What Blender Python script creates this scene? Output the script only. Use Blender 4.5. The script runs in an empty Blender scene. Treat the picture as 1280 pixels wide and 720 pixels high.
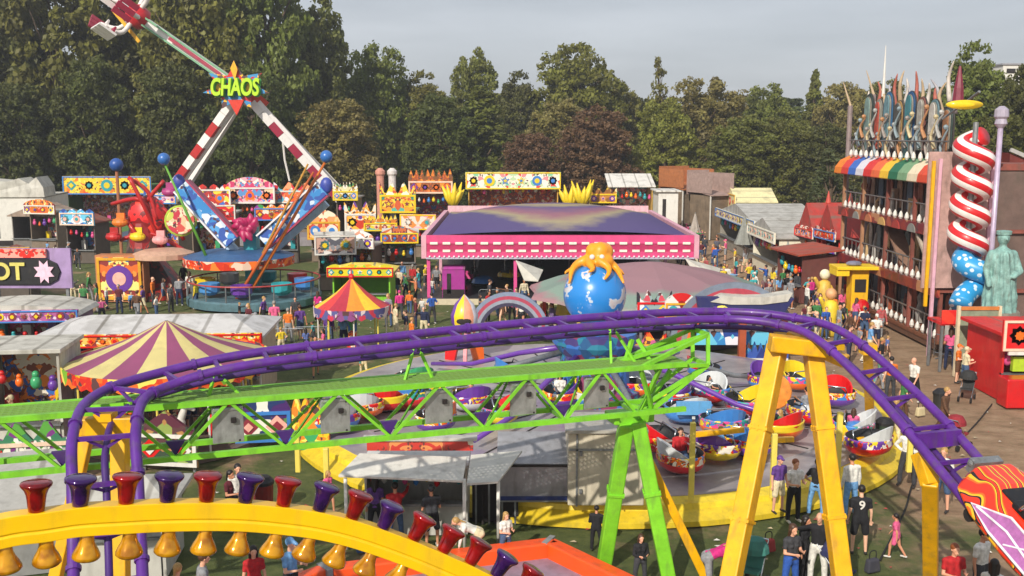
import bpy, math, random
import numpy as np
from mathutils import Vector, Matrix, noise
R = random.Random(7)
NR = np.random.RandomState(5)
PI = math.pi
SC = bpy.context.scene
COL = SC.collection
F = 1250.0; CZ = 10.0; TH = math.atan(190 / F)
def ray(px, py):
    u = (px - 640) / F; v = (360 - py) / F
    return Vector((u, math.cos(TH) + v * math.sin(TH), -math.sin(TH) + v * math.cos(TH)))
def G(px, py, z=0.0):                       # ground (or height z) point seen at a photo pixel
    r = ray(px, py); t = (z - CZ) / r.z
    return Vector((r.x * t, r.y * t, z))
def D(px, py, d):                           # point at ground distance d seen at a photo pixel
    r = ray(px, py); t = d / r.y
    return Vector((r.x * t, d, CZ + r.z * t))
def lin(v): return v / 12.92 if v <= .04045 else ((v + .055) / 1.055) ** 2.4
def hx(s):
    s = s.lstrip('#')
    return tuple(lin(int(s[i:i+2], 16) / 255) for i in (0, 2, 4)) + (1.0,)
# ---------------------------------------------------------------- materials
MC = {}
def seamed(m, gap=1.3):
    m = m.copy(); n = m.node_tree; L = n.links.new; b = n.nodes['Principled BSDF']; src = b.inputs['Base Color'].links[0].from_socket
    tc = n.nodes.new('ShaderNodeTexCoord'); wv = n.nodes.new('ShaderNodeTexWave'); wv.inputs['Scale'].default_value = .314 / gap; wv.inputs['Distortion'].default_value = .25; L(tc.outputs['Object'], wv.inputs['Vector'])
    r = n.nodes.new('ShaderNodeMapRange'); r.inputs['From Min'].default_value = .955; r.inputs['From Max'].default_value = .99; r.inputs['To Max'].default_value = .55; L(wv.outputs['Fac'], r.inputs['Value'])
    nz = n.nodes.new('ShaderNodeTexNoise'); nz.inputs['Scale'].default_value = .9; nz.inputs['Detail'].default_value = 7; L(tc.outputs['Object'], nz.inputs['Vector']); r2 = n.nodes.new('ShaderNodeMapRange'); r2.inputs['From Min'].default_value = .5; r2.inputs['From Max'].default_value = .62; r2.inputs['To Max'].default_value = .3; L(nz.outputs['Fac'], r2.inputs['Value'])
    ad = n.nodes.new('ShaderNodeMath'); ad.operation = 'ADD'; ad.use_clamp = True; L(r.outputs[0], ad.inputs[0]); L(r2.outputs[0], ad.inputs[1])
    mx = n.nodes.new('ShaderNodeMixRGB'); mx.inputs['Color2'].default_value = (.13, .115, .09, 1); L(src, mx.inputs['Color1']); L(ad.outputs[0], mx.inputs['Fac']); L(mx.outputs['Color'], b.inputs['Base Color']); return m
SMC = {}
def nt(name):
    m = bpy.data.materials.new(name); m.use_nodes = True
    n = m.node_tree; return m, n, n.nodes['Principled BSDF']
def mat(col, rough=.45, metal=0.0, var=.18, sc=3.0, bump=.0, coat=0.0, dirt=.25, emit=0, trans=0):
    key = (col, rough, metal, var, sc, bump, coat, dirt, emit, trans)
    if key in MC: return MC[key]
    m, n, b = nt('paint_' + col.strip('#')); L = n.links.new
    tc = n.nodes.new('ShaderNodeTexCoord'); nz = n.nodes.new('ShaderNodeTexNoise')
    nz.inputs['Scale'].default_value = sc; nz.inputs['Detail'].default_value = 6; nz.inputs['Roughness'].default_value = .65
    L(tc.outputs['Object'], nz.inputs['Vector'])
    c = hx(col)
    cr = n.nodes.new('ShaderNodeValToRGB')
    cr.color_ramp.elements[0].position = .3; cr.color_ramp.elements[1].position = .7
    cr.color_ramp.elements[0].color = tuple(x * (1 - var) for x in c[:3]) + (1,)
    cr.color_ramp.elements[1].color = tuple(min(1, x * (1 + var * .6)) for x in c[:3]) + (1,)
    L(nz.outputs['Fac'], cr.inputs['Fac'])
    # grime: broken dark streaks with a shape of their own
    n2 = n.nodes.new('ShaderNodeTexNoise'); n2.inputs['Scale'].default_value = sc * 2.3; n2.inputs['Detail'].default_value = 8
    mp = n.nodes.new('ShaderNodeMapping'); mp.inputs['Scale'].default_value = (1, 1, .35)
    L(tc.outputs['Object'], mp.inputs['Vector']); L(mp.outputs['Vector'], n2.inputs['Vector'])
    r2 = n.nodes.new('ShaderNodeMapRange'); r2.inputs['From Min'].default_value = .52; r2.inputs['From Max'].default_value = .75
    r2.inputs['To Max'].default_value = dirt; L(n2.outputs['Fac'], r2.inputs['Value'])
    mx = n.nodes.new('ShaderNodeMixRGB'); mx.inputs['Color2'].default_value = (.09, .075, .055, 1)
    L(cr.outputs['Color'], mx.inputs['Color1']); L(r2.outputs['Result'], mx.inputs['Fac'])
    L(mx.outputs['Color'], b.inputs['Base Color'])
    b.inputs['Roughness'].default_value = rough; b.inputs['Metallic'].default_value = metal
    b.inputs['Coat Weight'].default_value = coat; b.inputs['Transmission Weight'].default_value = trans
    rr = n.nodes.new('ShaderNodeMapRange'); rr.inputs['To Min'].default_value = max(.05, rough - .1); rr.inputs['To Max'].default_value = min(1, rough + .15)
    L(n2.outputs['Fac'], rr.inputs['Value']); L(rr.outputs['Result'], b.inputs['Roughness'])
    if bump:
        bp = n.nodes.new('ShaderNodeBump'); bp.inputs['Strength'].default_value = bump; bp.inputs['Distance'].default_value = .05
        L(nz.outputs['Fac'], bp.inputs['Height']); L(bp.outputs['Normal'], b.inputs['Normal'])
    if emit:
        L(mx.outputs['Color'], b.inputs['Emission Color']); b.inputs['Emission Strength'].default_value = emit
    MC[key] = m; return m
AC = {}
def art(pal, sc=1.6, seed=0.0, rough=.4, warp=.6):
    """fairground painting: warped cells of flat paint with darker outlines"""
    key = (tuple(pal), sc, seed, warp)
    if key in AC: return AC[key]
    m, n, b = nt('painted_artwork'); L = n.links.new
    tc = n.nodes.new('ShaderNodeTexCoord'); mp = n.nodes.new('ShaderNodeMapping'); mp.inputs['Location'].default_value = (seed * 3.1, seed * 1.7, seed)
    nz = n.nodes.new('ShaderNodeTexNoise'); nz.inputs['Scale'].default_value = sc * .7; nz.inputs['Detail'].default_value = 1
    sx = n.nodes.new('ShaderNodeSeparateXYZ'); L(tc.outputs['Object'], sx.inputs[0]); ab = n.nodes.new('ShaderNodeMath'); ab.operation = 'ABSOLUTE'; L(sx.outputs[0], ab.inputs[0]); cx = n.nodes.new('ShaderNodeCombineXYZ'); L(ab.outputs[0], cx.inputs[0]); L(sx.outputs[1], cx.inputs[1]); L(sx.outputs[2], cx.inputs[2])
    L(cx.outputs[0], mp.inputs['Vector']); L(mp.outputs['Vector'], nz.inputs['Vector'])
    ad = n.nodes.new('ShaderNodeMixRGB'); ad.blend_type = 'ADD'; ad.inputs['Fac'].default_value = warp
    L(mp.outputs['Vector'], ad.inputs['Color1']); L(nz.outputs['Color'], ad.inputs['Color2'])
    vo = n.nodes.new('ShaderNodeTexVoronoi'); vo.inputs['Scale'].default_value = sc; L(ad.outputs['Color'], vo.inputs['Vector'])
    sp = n.nodes.new('ShaderNodeSeparateColor'); L(vo.outputs['Color'], sp.inputs['Color'])
    cr = n.nodes.new('ShaderNodeValToRGB'); cr.color_ramp.interpolation = 'CONSTANT'
    e = cr.color_ramp.elements; N = len(pal)
    e[0].position = 0; e[0].color = hx(pal[0]); e[1].position = 1 / N; e[1].color = hx(pal[1])
    for i in range(2, N):
        k = e.new(i / N); k.color = hx(pal[i])
    L(sp.outputs[0], cr.inputs['Fac'])
    v2 = n.nodes.new('ShaderNodeTexVoronoi'); v2.inputs['Scale'].default_value = sc * 2.7; L(ad.outputs['Color'], v2.inputs['Vector'])
    s2 = n.nodes.new('ShaderNodeSeparateColor'); L(v2.outputs['Color'], s2.inputs['Color'])
    c2 = n.nodes.new('ShaderNodeValToRGB'); c2.color_ramp.interpolation = 'CONSTANT'
    e = c2.color_ramp.elements; e[0].color = hx(pal[-1]); e[1].position = .35; e[1].color = hx(pal[0]); k = e.new(.6); k.color = hx(pal[len(pal)//2]); k = e.new(.8); k.color = hx('#5a3a3c')
    L(s2.outputs[1], c2.inputs['Fac'])
    mm = n.nodes.new('ShaderNodeMath'); mm.operation = 'GREATER_THAN'; mm.inputs[1].default_value = .62; L(sp.outputs[1], mm.inputs[0])
    mx = n.nodes.new('ShaderNodeMixRGB'); L(mm.outputs[0], mx.inputs['Fac']); L(cr.outputs['Color'], mx.inputs['Color1']); L(c2.outputs['Color'], mx.inputs['Color2'])
    L(mx.outputs['Color'], b.inputs['Base Color']); b.inputs['Roughness'].default_value = rough
    AC[key] = m; return m
def objmat(name, rough=.7, var=.2, sc=9, sub=0, coat=0):
    """one material whose colour is each object's own colour"""
    m, n, b = nt(name); L = n.links.new
    oi = n.nodes.new('ShaderNodeObjectInfo'); tc = n.nodes.new('ShaderNodeTexCoord'); nz = n.nodes.new('ShaderNodeTexNoise')
    nz.inputs['Scale'].default_value = sc; nz.inputs['Detail'].default_value = 5; L(tc.outputs['Object'], nz.inputs['Vector'])
    mr = n.nodes.new('ShaderNodeMapRange'); mr.inputs['From Min'].default_value = .3; mr.inputs['From Max'].default_value = .7
    mr.inputs['To Min'].default_value = 1 - var; mr.inputs['To Max'].default_value = 1 + var * .5; L(nz.outputs['Fac'], mr.inputs['Value'])
    mx = n.nodes.new('ShaderNodeVectorMath'); mx.operation = 'SCALE'; L(oi.outputs['Color'], mx.inputs[0]); L(mr.outputs['Result'], mx.inputs['Scale'])
    L(mx.outputs[0], b.inputs['Base Color']); b.inputs['Roughness'].default_value = rough
    b.inputs['Subsurface Weight'].default_value = sub; b.inputs['Coat Weight'].default_value = coat
    if sub: b.inputs['Subsurface Radius'].default_value = (.02, .008, .005)
    return m
CLOTH = objmat('cloth', .85, .3, 14); SKIN = objmat('skin', .55, .08, 20); HAIRM = objmat('hair', .5, .35, 40); LEATHER = objmat('leather', .5); GLOSS = objmat('gloss_paint', .3, .1, 4, 0, .4)
CHROME = mat('#b8bcc0', .22, .9, .1, 4, 0, 0, .1)
STEEL = mat('#8d9092', .5, .6, .25, 5, .1, 0, .4)
BLACK = mat('#15151a', .6, 0, .3); DARK = mat('#241d1c', .8, 0, .3)
WHITE = mat('#d9d6ce', .5, 0, .08, 2, 0, 0, .2)
RUB = mat('#1a1a1a', .85)
# ---------------------------------------------------------------- mesh collector
ROOT = {}
def tag(o, label=None, cat=None, group=None, kind=None):
    if label: o['label'] = label
    if cat: o['category'] = cat
    if group: o['group'] = group
    if kind: o['kind'] = kind
    return o
def thing(name, label, cat, loc=(0, 0, 0), rz=0, group=None):
    o = bpy.data.objects.new(name, None); COL.objects.link(o); o.empty_display_size = .3
    o.location = loc; o.rotation_euler = (0, 0, rz)
    ROOT[o] = Matrix.Translation(Vector(loc)) @ Matrix.Rotation(rz, 4, 'Z')
    return tag(o, label, cat, group)
def ring_frame(t):
    t = t.normalized(); a = Vector((0, 0, 1)) if abs(t.z) < .95 else Vector((1, 0, 0))
    x = t.cross(a).normalized(); return x, x.cross(t).normalized()
class MB:
    def __init__(s): s.v = []; s.f = []; s.m = []; s.X = Matrix()
    def pt(s, p): s.v.append(tuple(s.X @ Vector(p))); return len(s.v) - 1
    def face(s, idx, m=0): s.f.append(tuple(idx)); s.m.append(m)
    def poly(s, pts, m=0): s.face([s.pt(p) for p in pts], m)
    def box(s, c, d, m=0, rz=0, M=None, taper=1.0, bev=0):
        M = M or Matrix.Rotation(rz, 3, 'Z'); c = Vector(c); q = []
        for k in (-1, 1):
            tp = taper if k > 0 else 1
            for (i, j) in ((-1, -1), (1, -1), (1, 1), (-1, 1)):
                q.append(s.pt(c + M @ Vector((i * d[0] / 2 * tp, j * d[1] / 2 * tp, k * d[2] / 2))))
        for a in ((3, 2, 1, 0), (4, 5, 6, 7), (0, 1, 5, 4), (1, 2, 6, 5), (2, 3, 7, 6), (3, 0, 4, 7)): s.face([q[i] for i in a], m)
        return s
    def beam(s, a, b, w, h=None, m=0):
        a = Vector(a); b = Vector(b); h = h or w; t = b - a
        x, y = ring_frame(t); M = Matrix((x, t.normalized(), y)).transposed()
        return s.box((a + b) / 2, (w, t.length, h), m, M=M)
    def tube(s, pts, r, n=8, m=0, caps=True, closed=False, mf=None):
        pts = [Vector(p) for p in pts]; k = len(pts)
        rs = r if isinstance(r, (list, tuple)) else [r] * k
        rings = []; px = None
        for i, p in enumerate(pts):
            if closed: t = pts[(i + 1) % k] - pts[i - 1]
            else: t = pts[min(i + 1, k - 1)] - pts[max(i - 1, 0)]
            if t.length < 1e-9: t = Vector((0, 0, 1))
            t.normalize()
            if px is None: x, y = ring_frame(t)
            else:
                x = (px - t * px.dot(t)); x = x.normalized() if x.length > 1e-4 else ring_frame(t)[0]; y = x.cross(t).normalized()
            px = x
            rings.append([s.pt(p + (x * math.cos(2 * PI * j / n) + y * math.sin(2 * PI * j / n)) * rs[i]) for j in range(n)])
        for i in range(k if closed else k - 1):
            A = rings[i]; B = rings[(i + 1) % k]
            for j in range(n):
                s.face((A[j], A[(j + 1) % n], B[(j + 1) % n], B[j]), mf(i, j) if mf else m)
        if caps and not closed: s.face(rings[0][::-1], m); s.face(rings[-1], m)
        return s
    def lathe(s, prof, c=(0, 0, 0), n=16, m=0, mf=None, axis=None, caps=True, rip=None):
        c = Vector(c); rings = []
        if axis is None: ex, ey, ez = Vector((1, 0, 0)), Vector((0, 1, 0)), Vector((0, 0, 1))
        else:
            ez = Vector(axis).normalized(); ex, ey = ring_frame(ez)
        for (r, z) in prof:
            rings.append([s.pt(c + ez * z + (ex * math.cos(2 * PI * j / n) + ey * math.sin(2 * PI * j / n)) * (r * (rip(j, z) if rip else 1))) for j in range(n)])
        for i in range(len(prof) - 1):
            for j in range(n): s.face((rings[i][j], rings[i][(j + 1) % n], rings[i + 1][(j + 1) % n], rings[i + 1][j]), mf(i, j) if mf else m)
        if caps:
            if prof[0][0] > 1e-3: s.face(rings[0][::-1], m)
            if prof[-1][0] > 1e-3: s.face(rings[-1], mf(len(prof) - 2, 0) if mf else m)
        return s
    def ball(s, c, r, n=12, m=0, mf=None, sq=(1, 1, 1)):
        k = n // 2 + 1; c = Vector(c); rings = []
        for i in range(k + 1):
            a = -PI / 2 + PI * i / k
            rings.append([s.pt(c + Vector((math.cos(a) * math.cos(2 * PI * j / n) * r * sq[0], math.cos(a) * math.sin(2 * PI * j / n) * r * sq[1], math.sin(a) * r * sq[2]))) for j in range(n)])
        for i in range(k):
            for j in range(n): s.face((rings[i][j], rings[i][(j + 1) % n], rings[i + 1][(j + 1) % n], rings[i + 1][j]), mf(i, j) if mf else m)
        return s
    def slab(s, pts, t, m=0, side=None):
        """outline pts (3-D, planar), extruded by vector t"""
        t = Vector(t); a = [s.pt(p) for p in pts]; b = [s.pt(Vector(p) + t) for p in pts]; n = len(pts)
        s.face(a[::-1], m); s.face(b, m)
        for i in range(n): s.face((a[i], a[(i + 1) % n], b[(i + 1) % n], b[i]), m if side is None else side)
        return s
    def build(s, name, mats, parent=None, smooth=False, world=False, bev=0):
        if not isinstance(mats, (list, tuple)): mats = [mats]
        me = bpy.data.meshes.new(name)
        v = s.v
        if world and parent is not None:
            p = parent
            while p.parent: p = p.parent
            I = ROOT[p].inverted(); v = [tuple(I @ Vector(q)) for q in v]
        me.from_pydata(v, [], s.f)
        for x in mats: me.materials.append(x)
        me.polygons.foreach_set('material_index', s.m)
        if smooth: me.polygons.foreach_set('use_smooth', [True] * len(s.f))
        me.update()
        o = bpy.data.objects.new(name, me); COL.objects.link(o)
        if parent is not None: o.parent = parent
        if bev:
            b = o.modifiers.new('bevel', 'BEVEL'); b.width = bev; b.segments = 2; b.limit_method = 'ANGLE'
        return o
def merge(o):
    import bmesh
    bm = bmesh.new(); bm.from_mesh(o.data); bmesh.ops.remove_doubles(bm, verts=bm.verts, dist=1e-5); bmesh.ops.recalc_face_normals(bm, faces=bm.faces); bm.to_mesh(o.data); bm.free(); return o
def kids(o): return [c for c in bpy.data.objects if c.parent == o]
def copy_tree(o, parent=None, _k=None):
    if _k is None:
        _k = {}
        for c in bpy.data.objects:
            if c.parent: _k.setdefault(c.parent, []).append(c)
    c = o.copy(); COL.objects.link(c); c.parent = parent
    for ch in _k.get(o, []): copy_tree(ch, c, _k)
    return c
def text_mesh(txt, size, ext, name, m, parent, loc, rot, bold=.0, shear=0):
    cu = bpy.data.curves.new('lettering', 'FONT'); cu.body = txt; cu.size = size; cu.extrude = ext; cu.offset = bold; cu.align_x = 'CENTER'; cu.align_y = 'CENTER'; cu.shear = shear
    t = bpy.data.objects.new('lettering', cu); COL.objects.link(t)
    dg = bpy.context.evaluated_depsgraph_get(); me = bpy.data.meshes.new_from_object(t.evaluated_get(dg))
    bpy.data.objects.remove(t); bpy.data.curves.remove(cu)
    me.name = name; me.materials.clear(); me.materials.append(m)
    o = bpy.data.objects.new(name, me); COL.objects.link(o); o.parent = parent; o.location = loc; o.rotation_euler = rot
    return o
def catmull(P, k=8):
    P = [Vector(p) for p in P]; out = []
    for i in range(len(P) - 1):
        a = P[max(i - 1, 0)]; b = P[i]; c = P[i + 1]; d = P[min(i + 2, len(P) - 1)]
        for j in range(k):
            t = j / k; out.append(.5 * ((2 * b) + (c - a) * t + (2 * a - 5 * b + 4 * c - d) * t * t + (3 * b - a - 3 * c + d) * t ** 3))
    out.append(P[-1]); return out
def struct(o): o['kind'] = 'structure'; return o
# ---------------------------------------------------------------- camera, light, sky
cd = bpy.data.cameras.new('camera'); cam = bpy.data.objects.new('camera', cd); COL.objects.link(cam)
cam.location = (0, 0, CZ); cam.rotation_euler = (PI / 2 - TH, 0, 0)
cd.sensor_width = 36; cd.lens = 36 * F / 1280; cd.clip_end = 3000; cd.clip_start = .1
SC.camera = cam
SUN = Vector((-.36, -.77, .56)).normalized()
el = math.asin(SUN.z); az = math.atan2(SUN.x, SUN.y)
sl = bpy.data.lights.new('sun', 'SUN'); so = bpy.data.objects.new('sun', sl); COL.objects.link(so)
sl.energy = 4.0; sl.angle = math.radians(.6); sl.color = (1, .93, .82)
so.rotation_euler = (-SUN).to_track_quat('-Z', 'Y').to_euler()
w = bpy.data.worlds.new('World'); SC.world = w; w.use_nodes = True
n = w.node_tree; L = n.links.new; bg = n.nodes['Background']
sk = n.nodes.new('ShaderNodeTexSky'); sk.sky_type = 'NISHITA'; sk.sun_disc = False; sk.sun_elevation = el; sk.sun_rotation = az; sk.dust_density = 2.5; sk.air_density = 1.0
tc = n.nodes.new('ShaderNodeTexCoord'); mp = n.nodes.new('ShaderNodeMapping'); mp.inputs['Scale'].default_value = (1.2, 1.2, 7)
nz = n.nodes.new('ShaderNodeTexNoise'); nz.inputs['Scale'].default_value = 2.2; nz.inputs['Detail'].default_value = 7
L(tc.outputs['Generated'], mp.inputs['Vector']); L(mp.outputs['Vector'], nz.inputs['Vector'])
cr = n.nodes.new('ShaderNodeValToRGB'); cr.color_ramp.elements[0].position = .3; cr.color_ramp.elements[1].position = .72
cr.color_ramp.elements[0].color = (3.5, 3.7, 4.05, 1); cr.color_ramp.elements[1].color = (5.3, 5.5, 5.9, 1)
L(nz.outputs['Fac'], cr.inputs['Fac'])
mx = n.nodes.new('ShaderNodeMixRGB'); mx.inputs['Fac'].default_value = .82; L(sk.outputs['Color'], mx.inputs['Color1']); L(cr.outputs['Color'], mx.inputs['Color2'])
L(mx.outputs['Color'], bg.inputs['Color']); bg.inputs['Strength'].default_value = .12
SC.view_settings.view_transform = 'Standard'; SC.view_settings.look = 'None'; SC.view_settings.exposure = .22; SC.view_settings.gamma = 1
SC.render.resolution_x = 1024; SC.render.resolution_y = 576
# ---------------------------------------------------------------- ground
m, n, b = nt('ground_grass_and_dirt'); L = n.links.new
tc = n.nodes.new('ShaderNodeTexCoord'); sx = n.nodes.new('ShaderNodeSeparateXYZ'); L(tc.outputs['Object'], sx.inputs[0])
def ns(sc, det=6, ro=.6, vec=None):
    z = n.nodes.new('ShaderNodeTexNoise'); z.inputs['Scale'].default_value = sc; z.inputs['Detail'].default_value = det; z.inputs['Roughness'].default_value = ro
    L(vec or tc.outputs['Object'], z.inputs['Vector']); return z.outputs['Fac']
def ramp(fac, stops):
    c = n.nodes.new('ShaderNodeValToRGB'); e = c.color_ramp.elements
    while len(e) < len(stops): e.new(.5)
    for k, (p, q) in zip(e, stops): k.position = p; k.color = q if len(q) == 4 else tuple(q) + (1,)
    L(fac, c.inputs['Fac']); return c.outputs['Color']
def mth(op, a, b_, cl=False):
    k = n.nodes.new('ShaderNodeMath'); k.operation = op; k.use_clamp = cl
    for i, q in enumerate((a, b_)):
        if isinstance(q, (int, float)): k.inputs[i].default_value = q
        else: L(q, k.inputs[i])
    return k.outputs[0]
grass = ramp(ns(2.2, 9, .75), [(.25, (.03, .042, .010)), (.5, (.075, .098, .020)), (.75, (.14, .15, .045))])
mpg = n.nodes.new('ShaderNodeMapping'); mpg.inputs['Scale'].default_value = (.8, 1.6, 1); mpg.inputs['Rotation'].default_value = (0, 0, .25); L(tc.outputs['Object'], mpg.inputs['Vector'])
dirt = ramp(ns(.9, 9, .7, mpg.outputs['Vector']), [(.25, (.14, .085, .045)), (.5, (.31, .195, .115)), (.75, (.43, .30, .19))])
# worn track to the right of the rides and patches elsewhere
m1 = mth('MULTIPLY', mth('ADD', mth('SUBTRACT', sx.outputs[0], 9.6), mth('MULTIPLY', mth('SUBTRACT', ns(.35, 5), .5), 12.0)), .5, True)
m2 = mth('MULTIPLY', mth('SUBTRACT', ns(.22, 7, .65), .53), 9.0, True)
mk = mth('MULTIPLY', mth('MAXIMUM', m1, m2), mth('ADD', mth('MULTIPLY', ns(5.0, 5), .9), .5), True)
mx = n.nodes.new('ShaderNodeMixRGB'); L(mk, mx.inputs['Fac']); L(grass, mx.inputs['Color1']); L(dirt, mx.inputs['Color2'])
L(mx.outputs['Color'], b.inputs['Base Color']); b.inputs['Roughness'].default_value = .95
bp = n.nodes.new('ShaderNodeBump'); bp.inputs['Strength'].default_value = .9; bp.inputs['Distance'].default_value = .06; L(ns(14, 8, .8), bp.inputs['Height']); L(bp.outputs['Normal'], b.inputs['Normal'])
g = MB(); xs = [-1500, -300, -120] + list(range(-60, 61, 4)) + [120, 300, 1500]; ys = [-300, -40] + list(range(0, 131, 4)) + [180, 300, 700, 2500]
gi = [[g.pt((x, y, .05 * noise.noise(Vector((x * .13, y * .13, 0))) - .04 if abs(x) < 60 and 0 < y < 130 else -.04)) for x in xs] for y in ys]
for j in range(len(ys) - 1):
    for i in range(len(xs) - 1): g.face((gi[j][i], gi[j][i + 1], gi[j + 1][i + 1], gi[j + 1][i]))
struct(g.build('ground', m, smooth=True))
# ---------------------------------------------------------------- trees
m, n, b = nt('foliage'); L = n.links.new; FOL = m
oi = n.nodes.new('ShaderNodeObjectInfo'); gn = n.nodes.new('ShaderNodeNewGeometry'); tc = n.nodes.new('ShaderNodeTexCoord')
nf = n.nodes.new('ShaderNodeTexNoise'); nf.inputs['Scale'].default_value = .35; nf.inputs['Detail'].default_value = 3; L(tc.outputs['Object'], nf.inputs['Vector'])
a1 = mth('ADD', mth('MULTIPLY', gn.outputs['Random Per Island'], .6), mth('MULTIPLY', nf.outputs['Fac'], 1.7))
sc_ = n.nodes.new('ShaderNodeVectorMath'); sc_.operation = 'SCALE'; L(oi.outputs['Color'], sc_.inputs[0]); L(a1, sc_.inputs['Scale'])
hs = n.nodes.new('ShaderNodeHueSaturation'); L(sc_.outputs[0], hs.inputs['Color']); L(mth('ADD', .475, mth('MULTIPLY', nf.outputs['Fac'], .05)), hs.inputs['Hue'])
L(hs.outputs['Color'], b.inputs['Base Color']); b.inputs['Roughness'].default_value = .6
tr = n.nodes.new('ShaderNodeBsdfTranslucent'); L(hs.outputs['Color'], tr.inputs['Color']); ms = n.nodes.new('ShaderNodeMixShader'); ms.inputs[0].default_value = .4
L(b.outputs[0], ms.inputs[1]); L(tr.outputs[0], ms.inputs[2]); L(ms.outputs[0], n.nodes['Material Output'].inputs['Surface'])
BARK = mat('#5a4a3a', .9, 0, .4, 2, .6, 0, .5)
def leaves(cl, per, size, rs):
    """cl: array of clump centres + radii -> quads of leaf sprays"""
    C = np.repeat(cl[:, :3], per, 0); Rr = np.repeat(cl[:, 3:4], per, 0); N = len(C)
    u = rs.normal(size=(N, 3)); u /= np.linalg.norm(u, axis=1, keepdims=True)
    rad = rs.uniform(.45, 1.05, (N, 1)) ; P = C + u * Rr * rad * np.array([[1, 1, .72]])
    nrm = u * .8 + rs.normal(size=(N, 3)) * .7 + np.array([[0, 0, .35]]); nrm /= np.linalg.norm(nrm, axis=1, keepdims=True)
    a = np.cross(nrm, rs.normal(size=(N, 3))); a /= np.linalg.norm(a, axis=1, keepdims=True); b_ = np.cross(nrm, a)
    s = size * rs.uniform(.5, 1.35, (N, 1))
    q = np.stack([P + a * s, P + b_ * s * .55 + nrm * s * .15, P - a * s * .8, P - b_ * s * .6 - nrm * s * .1], 1).reshape(-1, 3)
    return q
def quad_mesh(name, q, mt):
    me = bpy.data.meshes.new(name); nv = len(q); nf_ = nv // 4
    me.vertices.add(nv); me.vertices.foreach_set('co', q.astype(np.float32).ravel())
    me.loops.add(nv); me.loops.foreach_set('vertex_index', np.arange(nv, dtype=np.int32))
    me.polygons.add(nf_); me.polygons.foreach_set('loop_start', np.arange(0, nv, 4, dtype=np.int32))
    me.materials.append(mt); me.update(); me.validate(); return me
def tree_meshes(kind, seed):
    """unit tree 20 m high; returns (trunk mesh builder object data, crown mesh)"""
    rs = np.random.RandomState(seed); H = 20.; cl = []
    if kind == 'conifer':
        for k in range(150):
            t = rs.uniform(.06, 1); z = H * t; r = 5.2 * (1 - t) ** .75 * rs.uniform(.35, 1); a = rs.uniform(0, 2 * PI)
            cl.append((r * math.cos(a), r * math.sin(a), z, 1.0 * (1.2 - t * .7)))
        per, sz = 55, .36
    elif kind == 'sparse':
        for k in range(46):
            t = rs.uniform(.25, 1); a = rs.uniform(0, 2 * PI); r = 4.2 * (1.05 - t) * rs.uniform(.3, 1) + .4
            cl.append((r * math.cos(a), r * math.sin(a), H * t, rs.uniform(.6, 1.1)))
        per, sz = 45, .32
    else:
        W = {'round': 6.6, 'tall': 5.4, 'wide': 8.0}[kind]
        big = []
        for k in range(46):
            a = k * 2.4 + rs.uniform(-.4, .4); t = .06 + .86 * (k + rs.uniform(0, 1)) / 46; env = (1 - max(0, (t - .38) / .62) ** 2.2) ** .5 * min(1, .72 + t)
            r = W * .74 * env * rs.uniform(.72, 1.04); big.append((r * math.cos(a), r * math.sin(a), H * t * .93, rs.uniform(1.4, 2.5) * W / 6.6))
        big.append((0, 0, H * .9, 2.2)); big.append((1, 0, H * .84, 2.4)); big.append((0, 0, H * .6, 3.6)); big.append((.5, 0, H * .35, 3.6))
        for (x, y, z, r) in big:
            for k in range(11):
                u = rs.normal(size=3); u /= np.linalg.norm(u); u[2] = u[2] * .75 + .1
                cl.append((x + u[0] * r, y + u[1] * r, max(1.2, z + u[2] * r), rs.uniform(.6, 1.2)))
        per, sz = 52, .30
    cl = np.array(cl); q = leaves(cl, per, sz, rs)
    t = MB(); top = H * (.8 if kind != 'conifer' else .95)
    pts = [Vector((math.sin(k * .9 + seed) * .25, math.cos(k * .7 + seed) * .25, top * k / 7)) for k in range(8)]
    t.tube(pts, [.55 * (1 - k / 7.6) + .05 for k in range(8)], 9)
    idx = rs.choice(len(cl), min(len(cl), 34), replace=False)
    for i in idx:
        x, y, z, r = cl[i]; zb = max(1.5, z - 2.5 - rs.uniform(0, 2.5)); k = min(6, zb / top * 7); b0 = pts[int(k)].lerp(pts[int(k) + 1], k - int(k))
        mid = Vector((x * .45, y * .45, zb + (z - zb) * .35)); t.tube([b0, mid, Vector((x, y, z))], [.2, .12, .03], 6)
    return t, quad_mesh('crown', q, FOL)
TV = {}
for kind, sd in (('round', 1), ('round', 2), ('round', 11), ('tall', 3), ('tall', 4), ('wide', 5), ('wide', 6), ('wide', 12), ('conifer', 7), ('sparse', 8)):
    t, cm = tree_meshes(kind, sd); TV.setdefault(kind, []).append([t, None, cm])
tk = [0]
def tree(px, ytop, d, wpx, kind, col, name, label, zb=0):
    """px, ytop: where the crown's top stands; wpx crown width in photo pixels"""
    tk[0] += 1; var = TV[kind][tk[0] % len(TV[kind])]
    p = D(px, ytop, d); H = p.z; base = Vector((p.x, d, -.05))
    r = bpy.data.objects.new(name, None); COL.objects.link(r); r.location = base; r.rotation_euler.z = R.uniform(0, 6.28)
    tag(r, label, 'tree', 'trees along the edge of the park')
    nat = {'round': 15, 'tall': 12.5, 'wide': 17.5, 'conifer': 10, 'sparse': 8}[kind]
    sw = wpx * d / F / nat; r.scale = (sw, sw, H / 20.6)
    if var[1] is None:
        o = var[0].build('trunk', BARK, r, smooth=True); var[1] = o.data
    else:
        o = bpy.data.objects.new('trunk', var[1]); COL.objects.link(o); o.parent = r
    c = bpy.data.objects.new('crown', var[2]); COL.objects.link(c); c.parent = r; c.color = tuple(x * R.uniform(.9, 1.1) for x in col) + (1,)
    return r
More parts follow.
